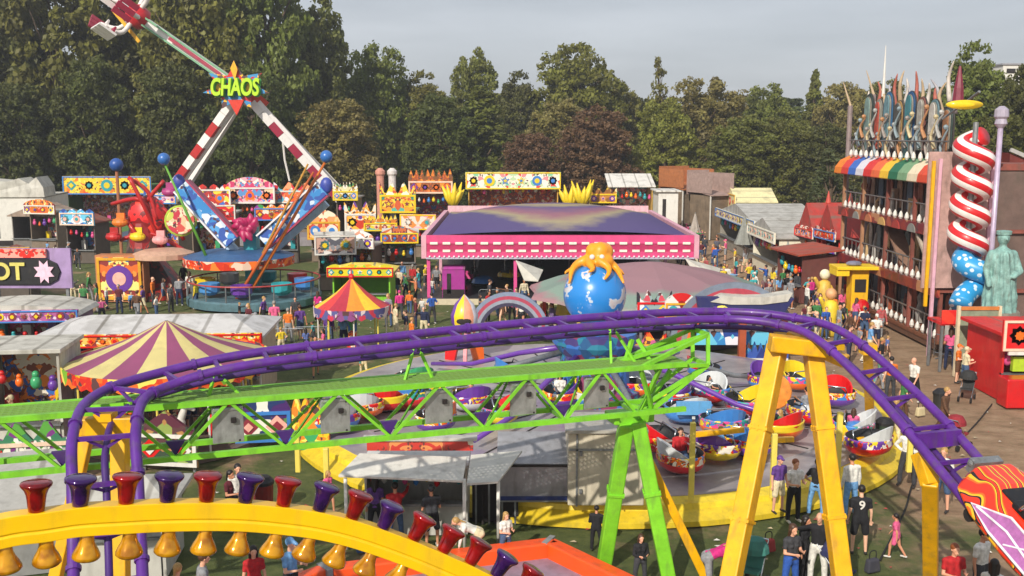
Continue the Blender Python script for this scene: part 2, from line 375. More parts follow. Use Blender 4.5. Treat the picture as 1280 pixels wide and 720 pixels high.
DG = (.088, .100, .018); MG = (.150, .156, .026); LG = (.19, .195, .036); OL = (.205, .170, .046); CU = (.165, .090, .040); YG = (.085, .10, .035); BR = (.070, .052, .028)
T = [
 (-150, -80, 138, 190, 'wide', DG, 'tall_tree', 'dark tall tree whose trunk stands outside the left edge of the photo'),
 (-50, -70, 128, 190, 'wide', DG, 'tall_tree', 'very tall dark tree at the left edge above the white lorry'),
 (60, -95, 130, 180, 'round', MG, 'tall_tree', 'very tall green tree just left of the raised ride gondola'),
 (165, -70, 136, 170, 'tall', DG, 'tall_tree', 'very tall dark tree directly behind the raised ride gondola'),
 (235, -85, 128, 170, 'round', MG, 'tall_tree', 'very tall tree behind the raised swing arm of the ride'),
 (330, -75, 132, 160, 'wide', MG, 'tall_tree', 'tallest green tree right above the ride sign with green letters'),
 (392, -15, 140, 110, 'tall', MG, 'tall_tree', 'tall tree whose right side slopes down against the sky'),
 (110, 60, 122, 120, 'round', DG, 'dark_tree', 'dark lower tree behind the yellow sign stall at left'),
 (15, 90, 120, 120, 'round', DG, 'dark_tree', 'dark lower tree behind the white lorry at left edge'),
 (215, 70, 121, 120, 'round', DG, 'dark_tree', 'dark lower tree behind the left striped leg of the ride'),
 (310, 75, 121, 120, 'wide', DG, 'dark_tree', 'dark lower tree seen between the two striped legs'),
 (420, 112, 122, 125, 'round', OL, 'bushy_tree', 'rounded olive grey bushy tree right of the striped leg'),
 (470, 48, 150, 110, 'round', MG, 'broad_tree', 'green tree next to the tallest trees, first with its own top against the sky'),
 (530, 86, 152, 90, 'tall', MG, 'broad_tree', 'green tree in the dip between two higher crowns left of centre'),
 (592, 55, 160, 80, 'tall', MG, 'broad_tree', 'narrow crowned tree rising at centre left of the skyline'),
 (600, 105, 138, 130, 'conifer', MG, 'layered_tree', 'layered dark green tree behind the orange topped stall'),
 (550, 110, 134, 110, 'round', DG, 'dark_tree', 'dark green tree left of the layered tree'),
 (652, 86, 158, 80, 'tall', DG, 'broad_tree', 'dark tree in the dip left of the broad domed crown'),
 (718, 48, 156, 150, 'wide', MG, 'domed_tree', 'broad domed tree highest on the middle skyline'),
 (770, 92, 160, 80, 'round', MG, 'broad_tree', 'lower green tree at the right shoulder of the domed tree'),
 (662, 158, 124, 90, 'round', CU, 'copper_beech', 'small copper brown tree behind the red and white sign stall'),
 (745, 128, 126, 115, 'round', CU, 'copper_beech', 'large copper brown tree right of the smaller copper one'),
 (700, 118, 136, 110, 'round', OL, 'bushy_tree', 'olive tree just above the two copper coloured trees'),
 (825, 66, 150, 45, 'sparse', MG, 'thin_tree', 'thin sparse tree sticking up above the skyline right of the dome'),
 (832, 118, 132, 100, 'round', LG, 'green_tree', 'mid green rounded tree right of the copper trees'),
 (885, 90, 142, 140, 'wide', OL, 'broad_tree', 'wide olive tree behind the brown boxes'),
 (810, 112, 165, 110, 'round', DG, 'broad_tree', 'dark tree behind the thin sparse tree'),
 (960, 100, 158, 95, 'round', MG, 'broad_tree', 'distant green tree in the lowest dip of the skyline'),
 (1020, 84, 158, 55, 'conifer', MG, 'pointed_tree', 'pointed tree left of the fun house spires'),
 (1055, 92, 155, 90, 'round', OL, 'broad_tree', 'olive tree just left of the fun house spires'),
 (1110, 95, 160, 110, 'round', MG, 'broad_tree', 'green tree behind the fun house spires'),
 (930, 138, 128, 110, 'round', MG, 'green_tree', 'lower green tree behind the cream stall'),
 (985, 135, 130, 120, 'wide', MG, 'green_tree', 'lower wide tree behind the long white marquee'),
 (1035, 150, 125, 90, 'round', DG, 'dark_tree', 'dark lower tree left of the fun house'),
 (1040, 182, 84, 75, 'sparse', YG, 'pale_shrub', 'pale yellow green small tree beside the fun house left corner'),
 (1225, 48, 105, 110, 'tall', MG, 'green_tree', 'bright green tree rising above the yellow surfboard'),
 (1290, 72, 100, 130, 'wide', DG, 'dark_tree', 'dark tree at the right edge of the photo'),
 (1170, 110, 118, 110, 'round', DG, 'dark_tree', 'dark tree directly behind the top of the fun house'),
 (1250, 130, 92, 110, 'round', DG, 'dark_tree', 'dark lower tree behind the striped slide pole'),
 (1400, 60, 130, 160, 'wide', DG, 'dark_tree', 'dark tree whose trunk stands outside the right edge'),
]
for a in T: tree(*a)
for i, (px, yt, d, w_) in enumerate([(-160, 60, 170, 240), (60, 60, 175, 220), (250, 50, 178, 220), (430, 100, 182, 200), (520, 118, 178, 190), (620, 112, 182, 190), (760, 112, 184, 200), (870, 118, 184, 190), (980, 118, 180, 190), (1090, 112, 186, 190), (1200, 95, 180, 200), (1330, 100, 180, 220)]):
    tree(px, yt, d, w_, 'wide', MG if i % 2 else DG, 'background_tree', 'wide tree %s in the rear row of the wood' % ['beyond the left edge', 'above the far left rides', 'behind the ride with green letters', 'behind the olive bushy tree', 'behind the dip left of centre', 'behind the layered tree', 'behind the large copper tree', 'behind the wide olive tree', 'behind the lowest skyline dip', 'behind the fun house spires', 'behind the yellow surfboard', 'beyond the right edge'][i])

# thin summer haze over the whole field
hz = MB(); hz.box((0, 110, 22.5), (700, 420, 49)); hz = hz.build('haze', nt('haze_air')[0]); hz['kind'] = 'stuff'
hm = hz.data.materials[0]; hn = hm.node_tree.nodes; hn.remove(hn['Principled BSDF']); pv = hn.new('ShaderNodeVolumePrincipled'); pv.inputs['Color'].default_value = (.80, .84, .90, 1); pv.inputs['Density'].default_value = .0006; pv.inputs['Anisotropy'].default_value = .2
hm.node_tree.links.new(pv.outputs[0], hn['Material Output'].inputs['Volume'])
# litter trodden into the grass and cables run between the rides
lr = random.Random(4); q = MB()
for k in range(900):
    y = 18 + 50 * lr.random(); x = lr.uniform(-16, 18); s = lr.uniform(.03, .1); a_ = lr.uniform(0, 6.28); v = [Vector((x + s * math.cos(a_ + w), y + s * .7 * math.sin(a_ + w), .03 + .02 * (i % 2))) for i, w in enumerate((0, 1.5, 3, 4.6))]; q.poly(v, k % 3)
o = q.build('litter', [WHITE, mat('#b8a888', .8), mat('#a83a3a', .6)]); o['kind'] = 'stuff'
# ---------------------------------------------------------------- people
def capsule(mb, a, b, ra, rb, n=10, sq=1.0):
    a = Vector(a); b = Vector(b); t = (b - a); L_ = t.length; t = t / L_ if L_ > 1e-6 else Vector((0, 0, 1))
    pts = []; rr = []
    for k in range(4):
        s = -PI / 2 + (PI / 2) * k / 4; pts.append(a + t * math.sin(s) * ra); rr.append(max(.002, ra * math.cos(s)))
    pts.append(a); rr.append(ra); pts.append(b); rr.append(rb)
    for k in range(1, 5):
        s = (PI / 2) * k / 4; pts.append(b + t * math.sin(s) * rb); rr.append(max(.002, rb * math.cos(s)))
    mb.tube(pts, rr, n)
def remesh(mb, vox, smooth=2, name='body'):
    me = bpy.data.meshes.new(name); me.from_pydata(mb.v, [], mb.f); me.update()
    o = bpy.data.objects.new(name, me); COL.objects.link(o)
    r = o.modifiers.new('r', 'REMESH'); r.mode = 'VOXEL'; r.voxel_size = vox; r.use_smooth_shade = True
    s = o.modifiers.new('s', 'SMOOTH'); s.factor = .5; s.iterations = smooth
    dg = bpy.context.evaluated_depsgraph_get(); m2 = bpy.data.meshes.new_from_object(o.evaluated_get(dg))
    bpy.data.objects.remove(o); bpy.data.meshes.remove(me); m2.name = name
    m2.polygons.foreach_set('use_smooth', [True] * len(m2.polygons)); return m2
def nv(v): return Vector(v).normalized()
def figure(pose, fem=False, hair='short', low='trousers', sleeve='short', vox=.013):
    """facing -Y, feet at z=0. Returns dict of meshes for body, top, legwear, hair, shoes"""
    lean = pose.get('lean', 0); up = Vector((pose.get('side', 0), -math.sin(lean), math.cos(lean))).normalized()
    fwd = Vector((0, -math.cos(lean), -math.sin(lean)))
    hw = .095; sw = .165 if fem else .19
    J = {}
    lowest = 0
    for s, k in ((1, 'L'), (-1, 'R')):
        th_, sh_ = pose['leg' + k]; h = Vector((s * hw, 0, 0)); kn = h + nv(th_) * .43; an = kn + nv(sh_) * .41
        J['h' + k] = h; J['k' + k] = kn; J['a' + k] = an; lowest = min(lowest, an.z)
    off = Vector((0, 0, -lowest + .08 + pose.get('dz', 0)))
    for k in J: J[k] = J[k] + off
    P = off.copy(); ch = P + up * .42; nk = P + up * .54; hd = nk + (up * .9 + Vector((0, -.25 + pose.get('look', 0), 0))).normalized() * .155
    hf = nv((pose.get('turn', 0), -1, -math.sin(lean) * .6 - pose.get('down', 0)))
    b = MB(); T_ = MB(); Lw = MB(); H = MB(); S = {'L': MB(), 'R': MB()}
    cl = .014
    def both(a, c, ra, rb, cloth=None, ex=cl):
        capsule(b, a, c, ra, rb)
        if cloth is not None: capsule(cloth, a, c, ra + ex, rb + ex)
    # torso from side-by-side masses so that it is wider than deep
    for s in (-1, 1):
        sx_ = Vector((s, 0, 0))
        both(P + sx_ * .065 + up * .0, P + sx_ * (.045 if fem else .06) + up * .2, .105 if fem else .1, .085 if fem else .095, T_)
        both(P + sx_ * (.045 if fem else .06) + up * .2, ch + sx_ * .085, .085 if fem else .095, .1, T_)
        if fem: capsule(T_, ch + sx_ * .07 - up * .1 + fwd * .06, ch + sx_ * .07 - up * .1 + fwd * .08, .06, .055)
        sh = ch + sx_ * sw + up * .02; both(ch + sx_ * .06 + up * .03, sh, .075, .06, T_)
        J['s' + ('L' if s > 0 else 'R')] = sh
        capsule(Lw, P + sx_ * .065 + up * .06, P + sx_ * .08 - up * .06, .118, .118)
    capsule(b, ch + up * .05, nk + up * .03, .058, .05); capsule(b, nk, hd, .05, .055)
    capsule(T_, ch + up * .02, ch + up * .06, .09, .075)
    # head: skull, jaw, nose, ears, brow
    b.ball(hd + Vector((0, .012, .02)), .092, 14, sq=(.86, 1.05, 1.1)); capsule(b, hd - up * .03 + hf * .02, hd - up * .075 + hf * .045, .062, .034)
    capsule(b, hd + hf * .085 + up * .01, hd + hf * .108 - up * .025, .012, .016, 6)
    for s in (-1, 1):
        capsule(b, hd + Vector((s * .083, .01, .005)), hd + Vector((s * .085, .012, -.02)), .013, .011, 6)
        capsule(b, hd + hf * .075 + Vector((s * .022, 0, .034)), hd + hf * .07 + Vector((s * .045, 0, .03)), .012, .011, 6)
    capsule(b, hd + hf * .082 - up * .05 + Vector((-.018, 0, 0)), hd + hf * .082 - up * .05 + Vector((.018, 0, 0)), .009, .009, 6)
    # hair
    if hair != 'bald':
        H.ball(hd + Vector((0, .025, .045)) - hf * .006, .1, 14, sq=(.93, 1.05, 1.02))
        if hair == 'long':
            capsule(H, hd - hf * .05 + up * .02, nk - hf * .07 - up * .08, .085, .06); 
            for s in (-1, 1): capsule(H, hd + Vector((s * .07, .02, .0)), nk + Vector((s * .075, .03, -.02)), .045, .03)
        if hair == 'tail': capsule(H, hd - hf * .11 + up * .05, nk - hf * .12 - up * .05, .035, .02)
        if hair == 'cap':
            capsule(H, hd + hf * .06 + up * .06, hd + hf * .14 + up * .05, .05, .035)
    # arms
    for k, s in (('L', 1), ('R', -1)):
        u_, f_ = pose['arm' + k]; sh = J['s' + k]; e = sh + nv(u_) * .285; wv = nv(f_); wr = e + wv * .245
        capsule(b, sh, e, .048, .038); capsule(b, e, wr, .038, .025)
        if sleeve == 'long': capsule(T_, sh, e, .062, .052); capsule(T_, e, wr - wv * .02, .052, .038)
        else: capsule(T_, sh, sh.lerp(e, .55), .064, .058)
        # hand: palm, four unequal fingers slightly curled, thumb from the side
        pl = wr + wv * .075; side = wv.cross(Vector((0, 1, 0.01))); side = side.normalized() if side.length > .1 else Vector((1, 0, 0))
        nrm = side.cross(wv).normalized()
        for q in (-.022, 0, .022): capsule(b, wr + side * q * .6, pl + side * q, .016, .014, 6)
        for i, q in enumerate((-.031, -.011, .011, .03)):
            ln = (.058, .072, .066, .05)[i]; r0 = pl + side * q; m1_ = r0 + wv * ln * .5 + nrm * .006; m2_ = m1_ + (wv * .75 + nrm * .6) * ln * .5
            b.tube([r0 - wv * .02, m1_, m2_], [.011, .010, .008], 6)
        t0 = wr + wv * .025 - side * .02; b.tube([t0, t0 + (wv * .7 - side * .9) * .035, t0 + (wv * 1.2 - side * .9) * .055], [.013, .012, .009], 6)
    # legs
    for k in 'LR':
        h, kn, an = J['h' + k], J['k' + k], J['a' + k]
        capsule(b, h, kn, .088, .055); capsule(b, kn, an, .055, .036)
        if low == 'trousers': capsule(Lw, h, kn, .104, .074); capsule(Lw, kn, an + (kn - an).normalized() * .02, .074, .062)
        elif low == 'shorts': capsule(Lw, h, h.lerp(kn, .85), .106, .092)
        ff = nv((.12 if k == 'L' else -.12, -1, 0)); 
        if an.z < .3 or pose.get('sit'):
            capsule(b, an - ff * .03 - Vector((0, 0, .03)), an + ff * .13 - Vector((0, 0, .045)), .034, .028)
            capsule(S[k], an - ff * .035 - Vector((0, 0, .038)), an + ff * .15 - Vector((0, 0, .05)), .042, .036)
    if low == 'skirt':
        for s in (-1, -.4, .4, 1): capsule(Lw, P + Vector((s * .07, 0, 0)), (J['kL'] + J['kR']) / 2 + Vector((s * .15, 0, .12)), .115, .085)
    out = {'body': remesh(b, vox, 1, 'body'), 'top': remesh(T_, .018, 3, 'shirt'), 'low': remesh(Lw, .02, 2, {'trousers': 'trousers', 'shorts': 'shorts', 'skirt': 'skirt'}[low]), 'shoeL': remesh(S['L'], .014, 1, 'shoe'), 'shoeR': remesh(S['R'], .014, 1, 'shoe')}
    if hair != 'bald': out['hair'] = remesh(H, .016, 1, 'hair')
    return out
dn = (0, 0, -1)
def stripes(m):
    n = m.node_tree; L = n.links.new; b_ = n.nodes['Principled BSDF']; src = b_.inputs['Base Color'].links[0].from_socket; oi = n.nodes.new('ShaderNodeObjectInfo'); tc = n.nodes.new('ShaderNodeTexCoord'); wv = n.nodes.new('ShaderNodeTexWave'); wv.bands_direction = 'Z'; wv.inputs['Scale'].default_value = 4.5; L(tc.outputs['Object'], wv.inputs['Vector'])
    gt_ = n.nodes.new('ShaderNodeMath'); gt_.operation = 'GREATER_THAN'; gt_.inputs[1].default_value = .5; L(wv.outputs['Fac'], gt_.inputs[0]); g2 = n.nodes.new('ShaderNodeMath'); g2.operation = 'GREATER_THAN'; g2.operation = 'LESS_THAN'; g2.inputs[1].default_value = .5; L(oi.outputs['Alpha'], g2.inputs[0])
    mu = n.nodes.new('ShaderNodeMath'); mu.operation = 'MULTIPLY'; L(gt_.outputs[0], mu.inputs[0]); L(g2.outputs[0], mu.inputs[1]); mu2 = n.nodes.new('ShaderNodeMath'); mu2.operation = 'MULTIPLY'; mu2.inputs[1].default_value = .45; L(mu.outputs[0], mu2.inputs[0])
    mx = n.nodes.new('ShaderNodeMixRGB'); mx.inputs['Color2'].default_value = (.35, .33, .32, 1); L(src, mx.inputs['Color1']); L(mu2.outputs[0], mx.inputs['Fac']); L(mx.outputs['Color'], b_.inputs['Base Color'])
stripes(CLOTH)
PO = {
 'stand': dict(legL=((.12, 0, -1), (.03, .03, -1)), legR=((-.12, -.05, -1), (-.03, .06, -1)), armL=((.22, .05, -1), (.1, -.25, -1)), armR=((-.2, .02, -1), (-.05, -.2, -1))),
 'walk': dict(lean=.06, legL=((.04, -.42, -1), (.02, -.05, -1)), legR=((-.04, .2, -1), (-.02, .62, -1)), armL=((.2, .35, -1), (.1, .05, -1)), armR=((-.2, -.35, -1), (-.05, -.7, -1))),
 'stride': dict(lean=.04, legL=((.05, .3, -1), (.0, .35, -1)), legR=((-.05, -.38, -1), (-.02, -.12, -1)), armL=((.2, -.2, -1), (.05, -.6, -1)), armR=((-.25, .3, -1), (-.1, .1, -1))),
 'hips': dict(legL=((.18, 0, -1), (.05, .03, -1)), legR=((-.2, -.05, -1), (-.05, .06, -1)), armL=((.75, .2, -1), (-.9, -.35, -.6)), armR=((-.75, .2, -1), (.9, -.35, -.6))),
 'hold': dict(legL=((.1, 0, -1), (.03, .03, -1)), legR=((-.14, 0, -1), (-.0, .05, -1)), armL=((.2, -.15, -1), (-.45, -1, .25)), armR=((-.2, -.15, -1), (.45, -1, .15)), down=.25),
 'bend': dict(lean=1.1, legL=((.08, -.1, -1), (.03, .18, -1)), legR=((-.1, -.1, -1), (-.03, .18, -1)), armL=((.1, -.35, -1), (.0, -.2, -1)), armR=((-.1, -.3, -1), (0, -.35, -1))),
 'sit': dict(sit=1, legL=((.14, -1, -.05), (.03, .1, -1)), legR=((-.14, -1, -.05), (-.03, .05, -1)), armL=((.2, -.5, -1), (-.2, -1, -.05)), armR=((-.2, -.5, -1), (.2, -1, -.05))),
 'point': dict(legL=((.12, 0, -1), (.03, .03, -1)), legR=((-.12, -.05, -1), (-.03, .06, -1)), armL=((.2, .05, -1), (.05, -.3, -1)), armR=((-.55, -1, .1), (-.3, -1, .25))),
 'shade': dict(legL=((.12, 0, -1), (.03, .03, -1)), legR=((-.12, -.05, -1), (-.03, .06, -1)), armL=((.25, .0, -1), (.0, -.3, -1)), armR=((-.7, -.5, .25), (.6, -.15, .6))),
}
FC = {}
def fig(pose, fem, hair, low, sleeve):
    k = (pose, fem, hair, low, sleeve)
    if k not in FC: FC[k] = figure(PO[pose], fem, hair, low, sleeve)
    return FC[k]
# a limited set of bodies; colours and sizes vary from person to person
KIT = [('stand', 0, 'short', 'trousers', 'short'), ('stand', 1, 'long', 'trousers', 'short'), ('walk', 0, 'short', 'trousers', 'short'), ('walk', 1, 'long', 'skirt', 'short'),
 ('stride', 0, 'short', 'shorts', 'short'), ('stride', 1, 'tail', 'trousers', 'long'), ('hips', 0, 'short', 'trousers', 'short'), ('hold', 1, 'long', 'trousers', 'short'),
 ('hold', 0, 'cap', 'shorts', 'short'), ('bend', 1, 'tail', 'trousers', 'short'), ('sit', 0, 'short', 'trousers', 'long'), ('sit', 1, 'long', 'trousers', 'short'),
 ('point', 0, 'short', 'trousers', 'long'), ('shade', 0, 'bald', 'trousers', 'long'), ('stand', 0, 'bald', 'trousers', 'long'), ('walk', 0, 'cap', 'trousers', 'long')]
CN = {'white': '#dcdad2', 'black': '#1b1b20', 'red': '#b01c22', 'navy blue': '#1d2747', 'sky blue': '#6d9fd0', 'blue': '#2a55a8', 'pink': '#dd5f8c', 'magenta': '#c8287c', 'grey': '#8b8c90', 'green': '#3c7a44', 'yellow': '#e0c42a', 'orange': '#d8701c', 'purple': '#5f3a86', 'cream': '#d6c8a4', 'brown': '#5c3e2a', 'dark grey': '#3a3b40', 'denim blue': '#3f5678', 'turquoise': '#3aa5a8', 'lime green': '#9fca3a', 'maroon': '#5c1d28'}
SK = ['#d9a184', '#c98c6c', '#e0b092', '#b87a58', '#8a5638']; HC = {'dark': '#1d1612', 'brown': '#4a3020', 'fair': '#b08a50', 'grey': '#8f8b85', 'ginger': '#8a4a22'}
LAB = {}
PW = {'stand': 'standing', 'walk': 'walking', 'stride': 'striding', 'hips': 'hands on hips', 'hold': 'holding something', 'bend': 'bending over', 'sit': 'sitting', 'point': 'one arm out', 'shade': 'with one hand raised to the head'}
def person(loc, kit=0, top='white', low='denim blue', hairc='brown', skin=0, h=1.75, rz=0.0, where='', label=None, group=None, cat='person'):
    """rz 0 faces the camera"""
    K = KIT[kit] if isinstance(kit, int) else kit; ms = fig(*K)
    r = bpy.data.objects.new('person', None); COL.objects.link(r); r.location = loc; r.rotation_euler.z = rz; s = h / 1.75; r.scale = (s * (1.06 if h < 1.4 else 1), s * (1.06 if h < 1.4 else 1), s)
    ROOT[r] = Matrix.Translation(Vector(loc))
    stripe = label is None and K[2] != 'cap' and top not in ('black', 'grey') and R.random() < .22
    if label is None:
        who = 'child' if h < 1.4 else 'person'
        hat = K[2] == 'cap'
        label = '%s %s, %s%s top, %s %s, %s' % (who, PW[K[0]], 'striped ' if stripe else '', top, low, K[3], where)
        if hat: label = label.replace(' top', ' top and cap')
    if label in LAB: print('DUPLABEL', label)
    LAB[label] = 1
    tag(r, label, cat, group)
    for part, nm, cm, mt in (('body', 'body', SK[skin], SKIN), ('top', 'shirt', CN[top], CLOTH), ('low', K[3], CN[low], CLOTH), ('hair', 'cap' if K[2] == 'cap' else 'hair', CN[top] if K[2] == 'cap' else HC[hairc], HAIRM), ('shoeL', 'shoe', '#2b2724' if len(label) % 3 else '#c9c6bf', LEATHER), ('shoeR', 'shoe', '#2b2724' if len(label) % 3 else '#c9c6bf', LEATHER)):
        if part not in ms: continue
        me = ms[part]
        if not me.materials: me.materials.append(mt)
        o = bpy.data.objects.new(nm, me); COL.objects.link(o); o.parent = r; o.color = hx(cm)[:3] + (0.0 if stripe and part == 'top' else 1.0,)
    return r
TOPS = ['white', 'white', 'black', 'red', 'navy blue', 'sky blue', 'blue', 'pink', 'grey', 'grey', 'green', 'yellow', 'orange', 'purple', 'cream', 'brown', 'dark grey', 'turquoise', 'magenta', 'maroon']
LOWS = ['denim blue', 'navy blue', 'black', 'dark grey', 'cream', 'brown', 'grey', 'denim blue']
def crowd(spots, where, group, z=0):
    used = set()
    for i, q in enumerate(spots):
        p = G(q[0], q[1], z) if len(q) == 2 else Vector(q)
        for _ in range(60):
            kit = R.choice([0, 1, 2, 3, 4, 5, 6, 7, 8, 12, 14, 15]); tp = R.choice(TOPS); lw = R.choice(LOWS)
            ch = R.random() < .2
            if (PW[KIT[kit][0]], KIT[kit][2] == 'cap', KIT[kit][3], tp, lw, ch) not in used and not (('person in %s top' % tp) in used and R.random() < .5): break
        used.add((PW[KIT[kit][0]], KIT[kit][2] == 'cap', KIT[kit][3], tp, lw, ch)); used.add('person in %s top' % tp)
        wh = where if isinstance(where, str) else where(p)
        person(p, kit, tp, lw, R.choice(['dark', 'brown', 'fair', 'brown', 'grey']), R.choice([0, 1, 2, 2, 3]), R.uniform(1.05, 1.35) if ch else R.uniform(1.6, 1.86), R.choice([0, PI, PI / 2, -PI / 2]) + R.uniform(-.6, .6), wh, group=group)

for K_ in KIT + [('stand', 0, 'short', 'shorts', 'short'), ('stand', 0, 'short', 'trousers', 'long'), ('stand', 1, 'long', 'trousers', 'long'), ('hold', 0, 'short', 'trousers', 'short'), ('hips', 1, 'tail', 'trousers', 'short'), ('stand', 0, 'cap', 'shorts', 'short'), ('hold', 1, 'long', 'trousers', 'long'), ('walk', 1, 'tail', 'skirt', 'short'), ('walk', 1, 'tail', 'trousers', 'short'), ('hold', 1, 'tail', 'trousers', 'short'), ('stand', 1, 'long', 'skirt', 'short'), ('bend', 1, 'tail', 'trousers', 'long')]: fig(*K_)
PURP = mat('#582488', .4, 0, .3, 3, .08, .2, .5); PURPD = mat('#43206e', .45, 0, .2)
LIME = mat('#7ecb2c', .45, 0, .22, 2.5, .05, .1, .4); LIMED = mat('#5f9a34', .5, 0, .2); YEL = mat('#eaae04', .42, 0, .18, 2.5, .05, .15, .4); YELP = mat('#e3cf5c', .45, 0, .1)
GREY = mat('#8b8c8c', .5, 0, .2, 3, 0, 0, .4); ORG = mat('#ee5210', .45, 0, .12, 2, 0, .2, .3); RED = mat('#c8141a', .35, 0, .15, 2, 0, .4, .2); BLUE = mat('#2f6fc4', .4, 0, .15); TEAL = mat('#2f9aa2', .4, 0, .2); PINK = mat('#d8508e', .45, 0, .15)
# ================================================================ coaster track
CTR = [(136, 1150, 9.6), (136, 960, 11.6), (136, 800, 13.3), (135, 705, 14.3), (132, 605, 15.1), (131, 540, 15.8), (148, 498, 16.9), (205, 474, 17.8), (300, 451, 18.4), (450, 432, 19.2), (640, 411, 20.4), (800, 398, 21.4), (900, 394, 21.9), (975, 400, 21.5), (1040, 421, 20.6), (1125, 497, 19), (1220, 604, 17), (1305, 700, 15.3), (1420, 820, 13.6), (1600, 960, 12)]
cp = catmull([D(*q) for q in CTR], 8)
tr_ = thing('coaster_track', 'purple tubular roller coaster track curving across the whole photo', 'coaster track', (0, 17, 0))
def frame_at(P, i):
    t = (P[min(i + 1, len(P) - 1)] - P[max(i - 1, 0)]).normalized(); lat = t.cross(Vector((0, 0, 1))).normalized(); return t, lat, lat.cross(t)
rl = []; rr = []
for i, p in enumerate(cp):
    t, lat, up = frame_at(cp, i); rl.append(p - lat * .48); rr.append(p + lat * .48)
for side in (rl, rr): MB().tube(side, .09, 10).build('rail', PURP, tr_, smooth=True, world=True)
sp = MB(); sp.tube([p - frame_at(cp, i)[2] * .26 for i, p in enumerate(cp)], .06, 8); sp.build('spine', PURPD, tr_, smooth=True, world=True)
acc = 0; last = cp[0]; nt_ = 0
for i in range(1, len(cp)):
    acc += (cp[i] - last).length; last = cp[i]
    if acc > .78:
        acc = 0; t, lat, up = frame_at(cp, i); b_ = MB(); b_.beam(rl[i], rr[i], .07, .07)
        b_.beam(cp[i] - lat * .3, cp[i] - up * .26, .05); b_.beam(cp[i] + lat * .3, cp[i] - up * .26, .05)
        b_.build('cross_tie', PURP, tr_, world=True)
# bolted joint plates where two lengths meet on the drop
j = min(range(len(cp)), key=lambda k: (cp[k] - D(1180, 555, 17.9)).length)
b_ = MB(); b_.beam(rl[j] , rr[j], .12, .3); b_.build('joint_plate', PURP, tr_, world=True)
# ================================================================ green truss
A = D(-120, 538, 4.9 * 0 + 16.2); B_ = D(858, 455, 21.05)
def TZ(px, py, z): return G(px, py, z)
zt = 5.2; a0 = G(-160, 538, zt); a1 = G(858, 455, zt); ax = (a1 - a0).normalized(); bk = Vector((-ax.y, ax.x, 0)) * .85
gt = thing('lattice_truss', 'lime green lattice truss with grey mesh walkway running below the purple track', 'truss', ((a0 + a1) / 2).to_tuple()[:2] + (0,))
def on(px):                                     # point of the top chord at a photo column
    r = ray(px, 480); n_ = Vector((r.x, r.y)); d0 = Vector((a1.x - a0.x, a1.y - a0.y))
    den = d0.x * n_.y - d0.y * n_.x; k = (-a0.x * n_.y + a0.y * n_.x) / den
    return a0 + (a1 - a0) * k
dz = Vector((0, 0, -.98)); nod = [on(x) for x in (-150, 0 - 6, 143, 285, 423, 550, 660, 752)]
ext = nod[-1] - nod[-2]; nod.append(a1)
for off, nm in ((Vector(), 'top_chord'), (bk, 'top_chord'), (dz, 'bottom_chord'), (dz + bk, 'bottom_chord')):
    MB().beam(a0 + off, a1 + off, .1, .1).build(nm, LIME, gt, world=True)
m, n, b = nt('expanded_mesh'); L = n.links.new; MESHM = m
b.inputs['Base Color'].default_value = hx('#7fa64a'); b.inputs['Metallic'].default_value = .3; b.inputs['Roughness'].default_value = .5
walk = MB(); seg = 120
for i in range(seg + 1):
    p = a0.lerp(a1, i / seg); walk.beam(p + Vector((0, 0, .02)), p + bk + Vector((0, 0, .02)), .055, .03)
for k in range(1, 7): walk.beam(a0 + bk * k / 7 + Vector((0, 0, .03)), a1 + bk * k / 7 + Vector((0, 0, .03)), .05, .03)
walk.build('mesh_walkway', MESHM, gt, world=True)
bn = []
for i in range(len(nod) - 1):
    mid = (nod[i] + nod[i + 1]) / 2 + dz
    if i == len(nod) - 2: mid = nod[i] + ext * .5 + dz
    bn.append(mid)
    for o_ in (Vector(), bk):
        MB().beam(nod[i] + o_, mid + o_, .055).build('diagonal_brace', LIME, gt, world=True)
        if i < len(nod) - 2: MB().beam(mid + o_, nod[i + 1] + o_, .055).build('diagonal_brace', LIME, gt, world=True)
    MB().beam(mid, mid + bk, .06).build('cross_brace', LIMED, gt, world=True); MB().beam(nod[i] + dz * .02, nod[i] + bk, .06).build('cross_brace', LIMED, gt, world=True)
    MB().beam(mid, nod[i + 1] + bk, .035).build('wind_brace', LIMED, gt, world=True)
for px in (283, 419, 550, 656, 748):            # grey machine plates under the top nodes
    p = on(px) + bk * .12; q = MB(); c_ = p + Vector((0, 0, -.47)); rz = math.atan2(ax.y, ax.x)
    q.box(c_, (.56, .05, .68), 0, rz, bev=0); q.box(c_ + Vector((.12, -.04, .1)), (.1, .05, .1), 1, rz); q.box(c_ + Vector((0, -.03, .3)), (.5, .04, .06), 0, rz)
    for sx_ in (-.22, .22):
        for sz_ in (-.28, .28): q.box(c_ + Vector((sx_, -.035, sz_)), (.04, .03, .04), 1, rz)
    q.build('steel_plate', [mat('#c0c2c2', .38, .75, .3, 3, .1, 0, .5), DARK], gt, world=True, bev=.012)
for i, mid in enumerate(bn[:-1]):               # purple triangular lamp boxes at the bottom nodes
    q = MB(); c_ = mid + bk * .15 + Vector((0, 0, .12)); w_ = ax * .17
    q.slab([c_ - w_ + Vector((0, 0, .16)), c_ - Vector((0, 0, .12)), c_ + w_ + Vector((0, 0, .16))], bk * .12); q.build('triangle_box', PURPD, gt, world=True)
for px in (110, 281, 530, 790):                       # V struts carrying the purple track
    base = on(px) + bk * .5; i = min(range(len(cp)), key=lambda k: (cp[k].xy - base.xy).length)
    for s in (-.18, .18):
        MB().beam(base + ax * s * 1.6, cp[i] + ax * s * .3 - Vector((0, 0, .2)), .05).build('track_strut', LIME, gt, world=True)
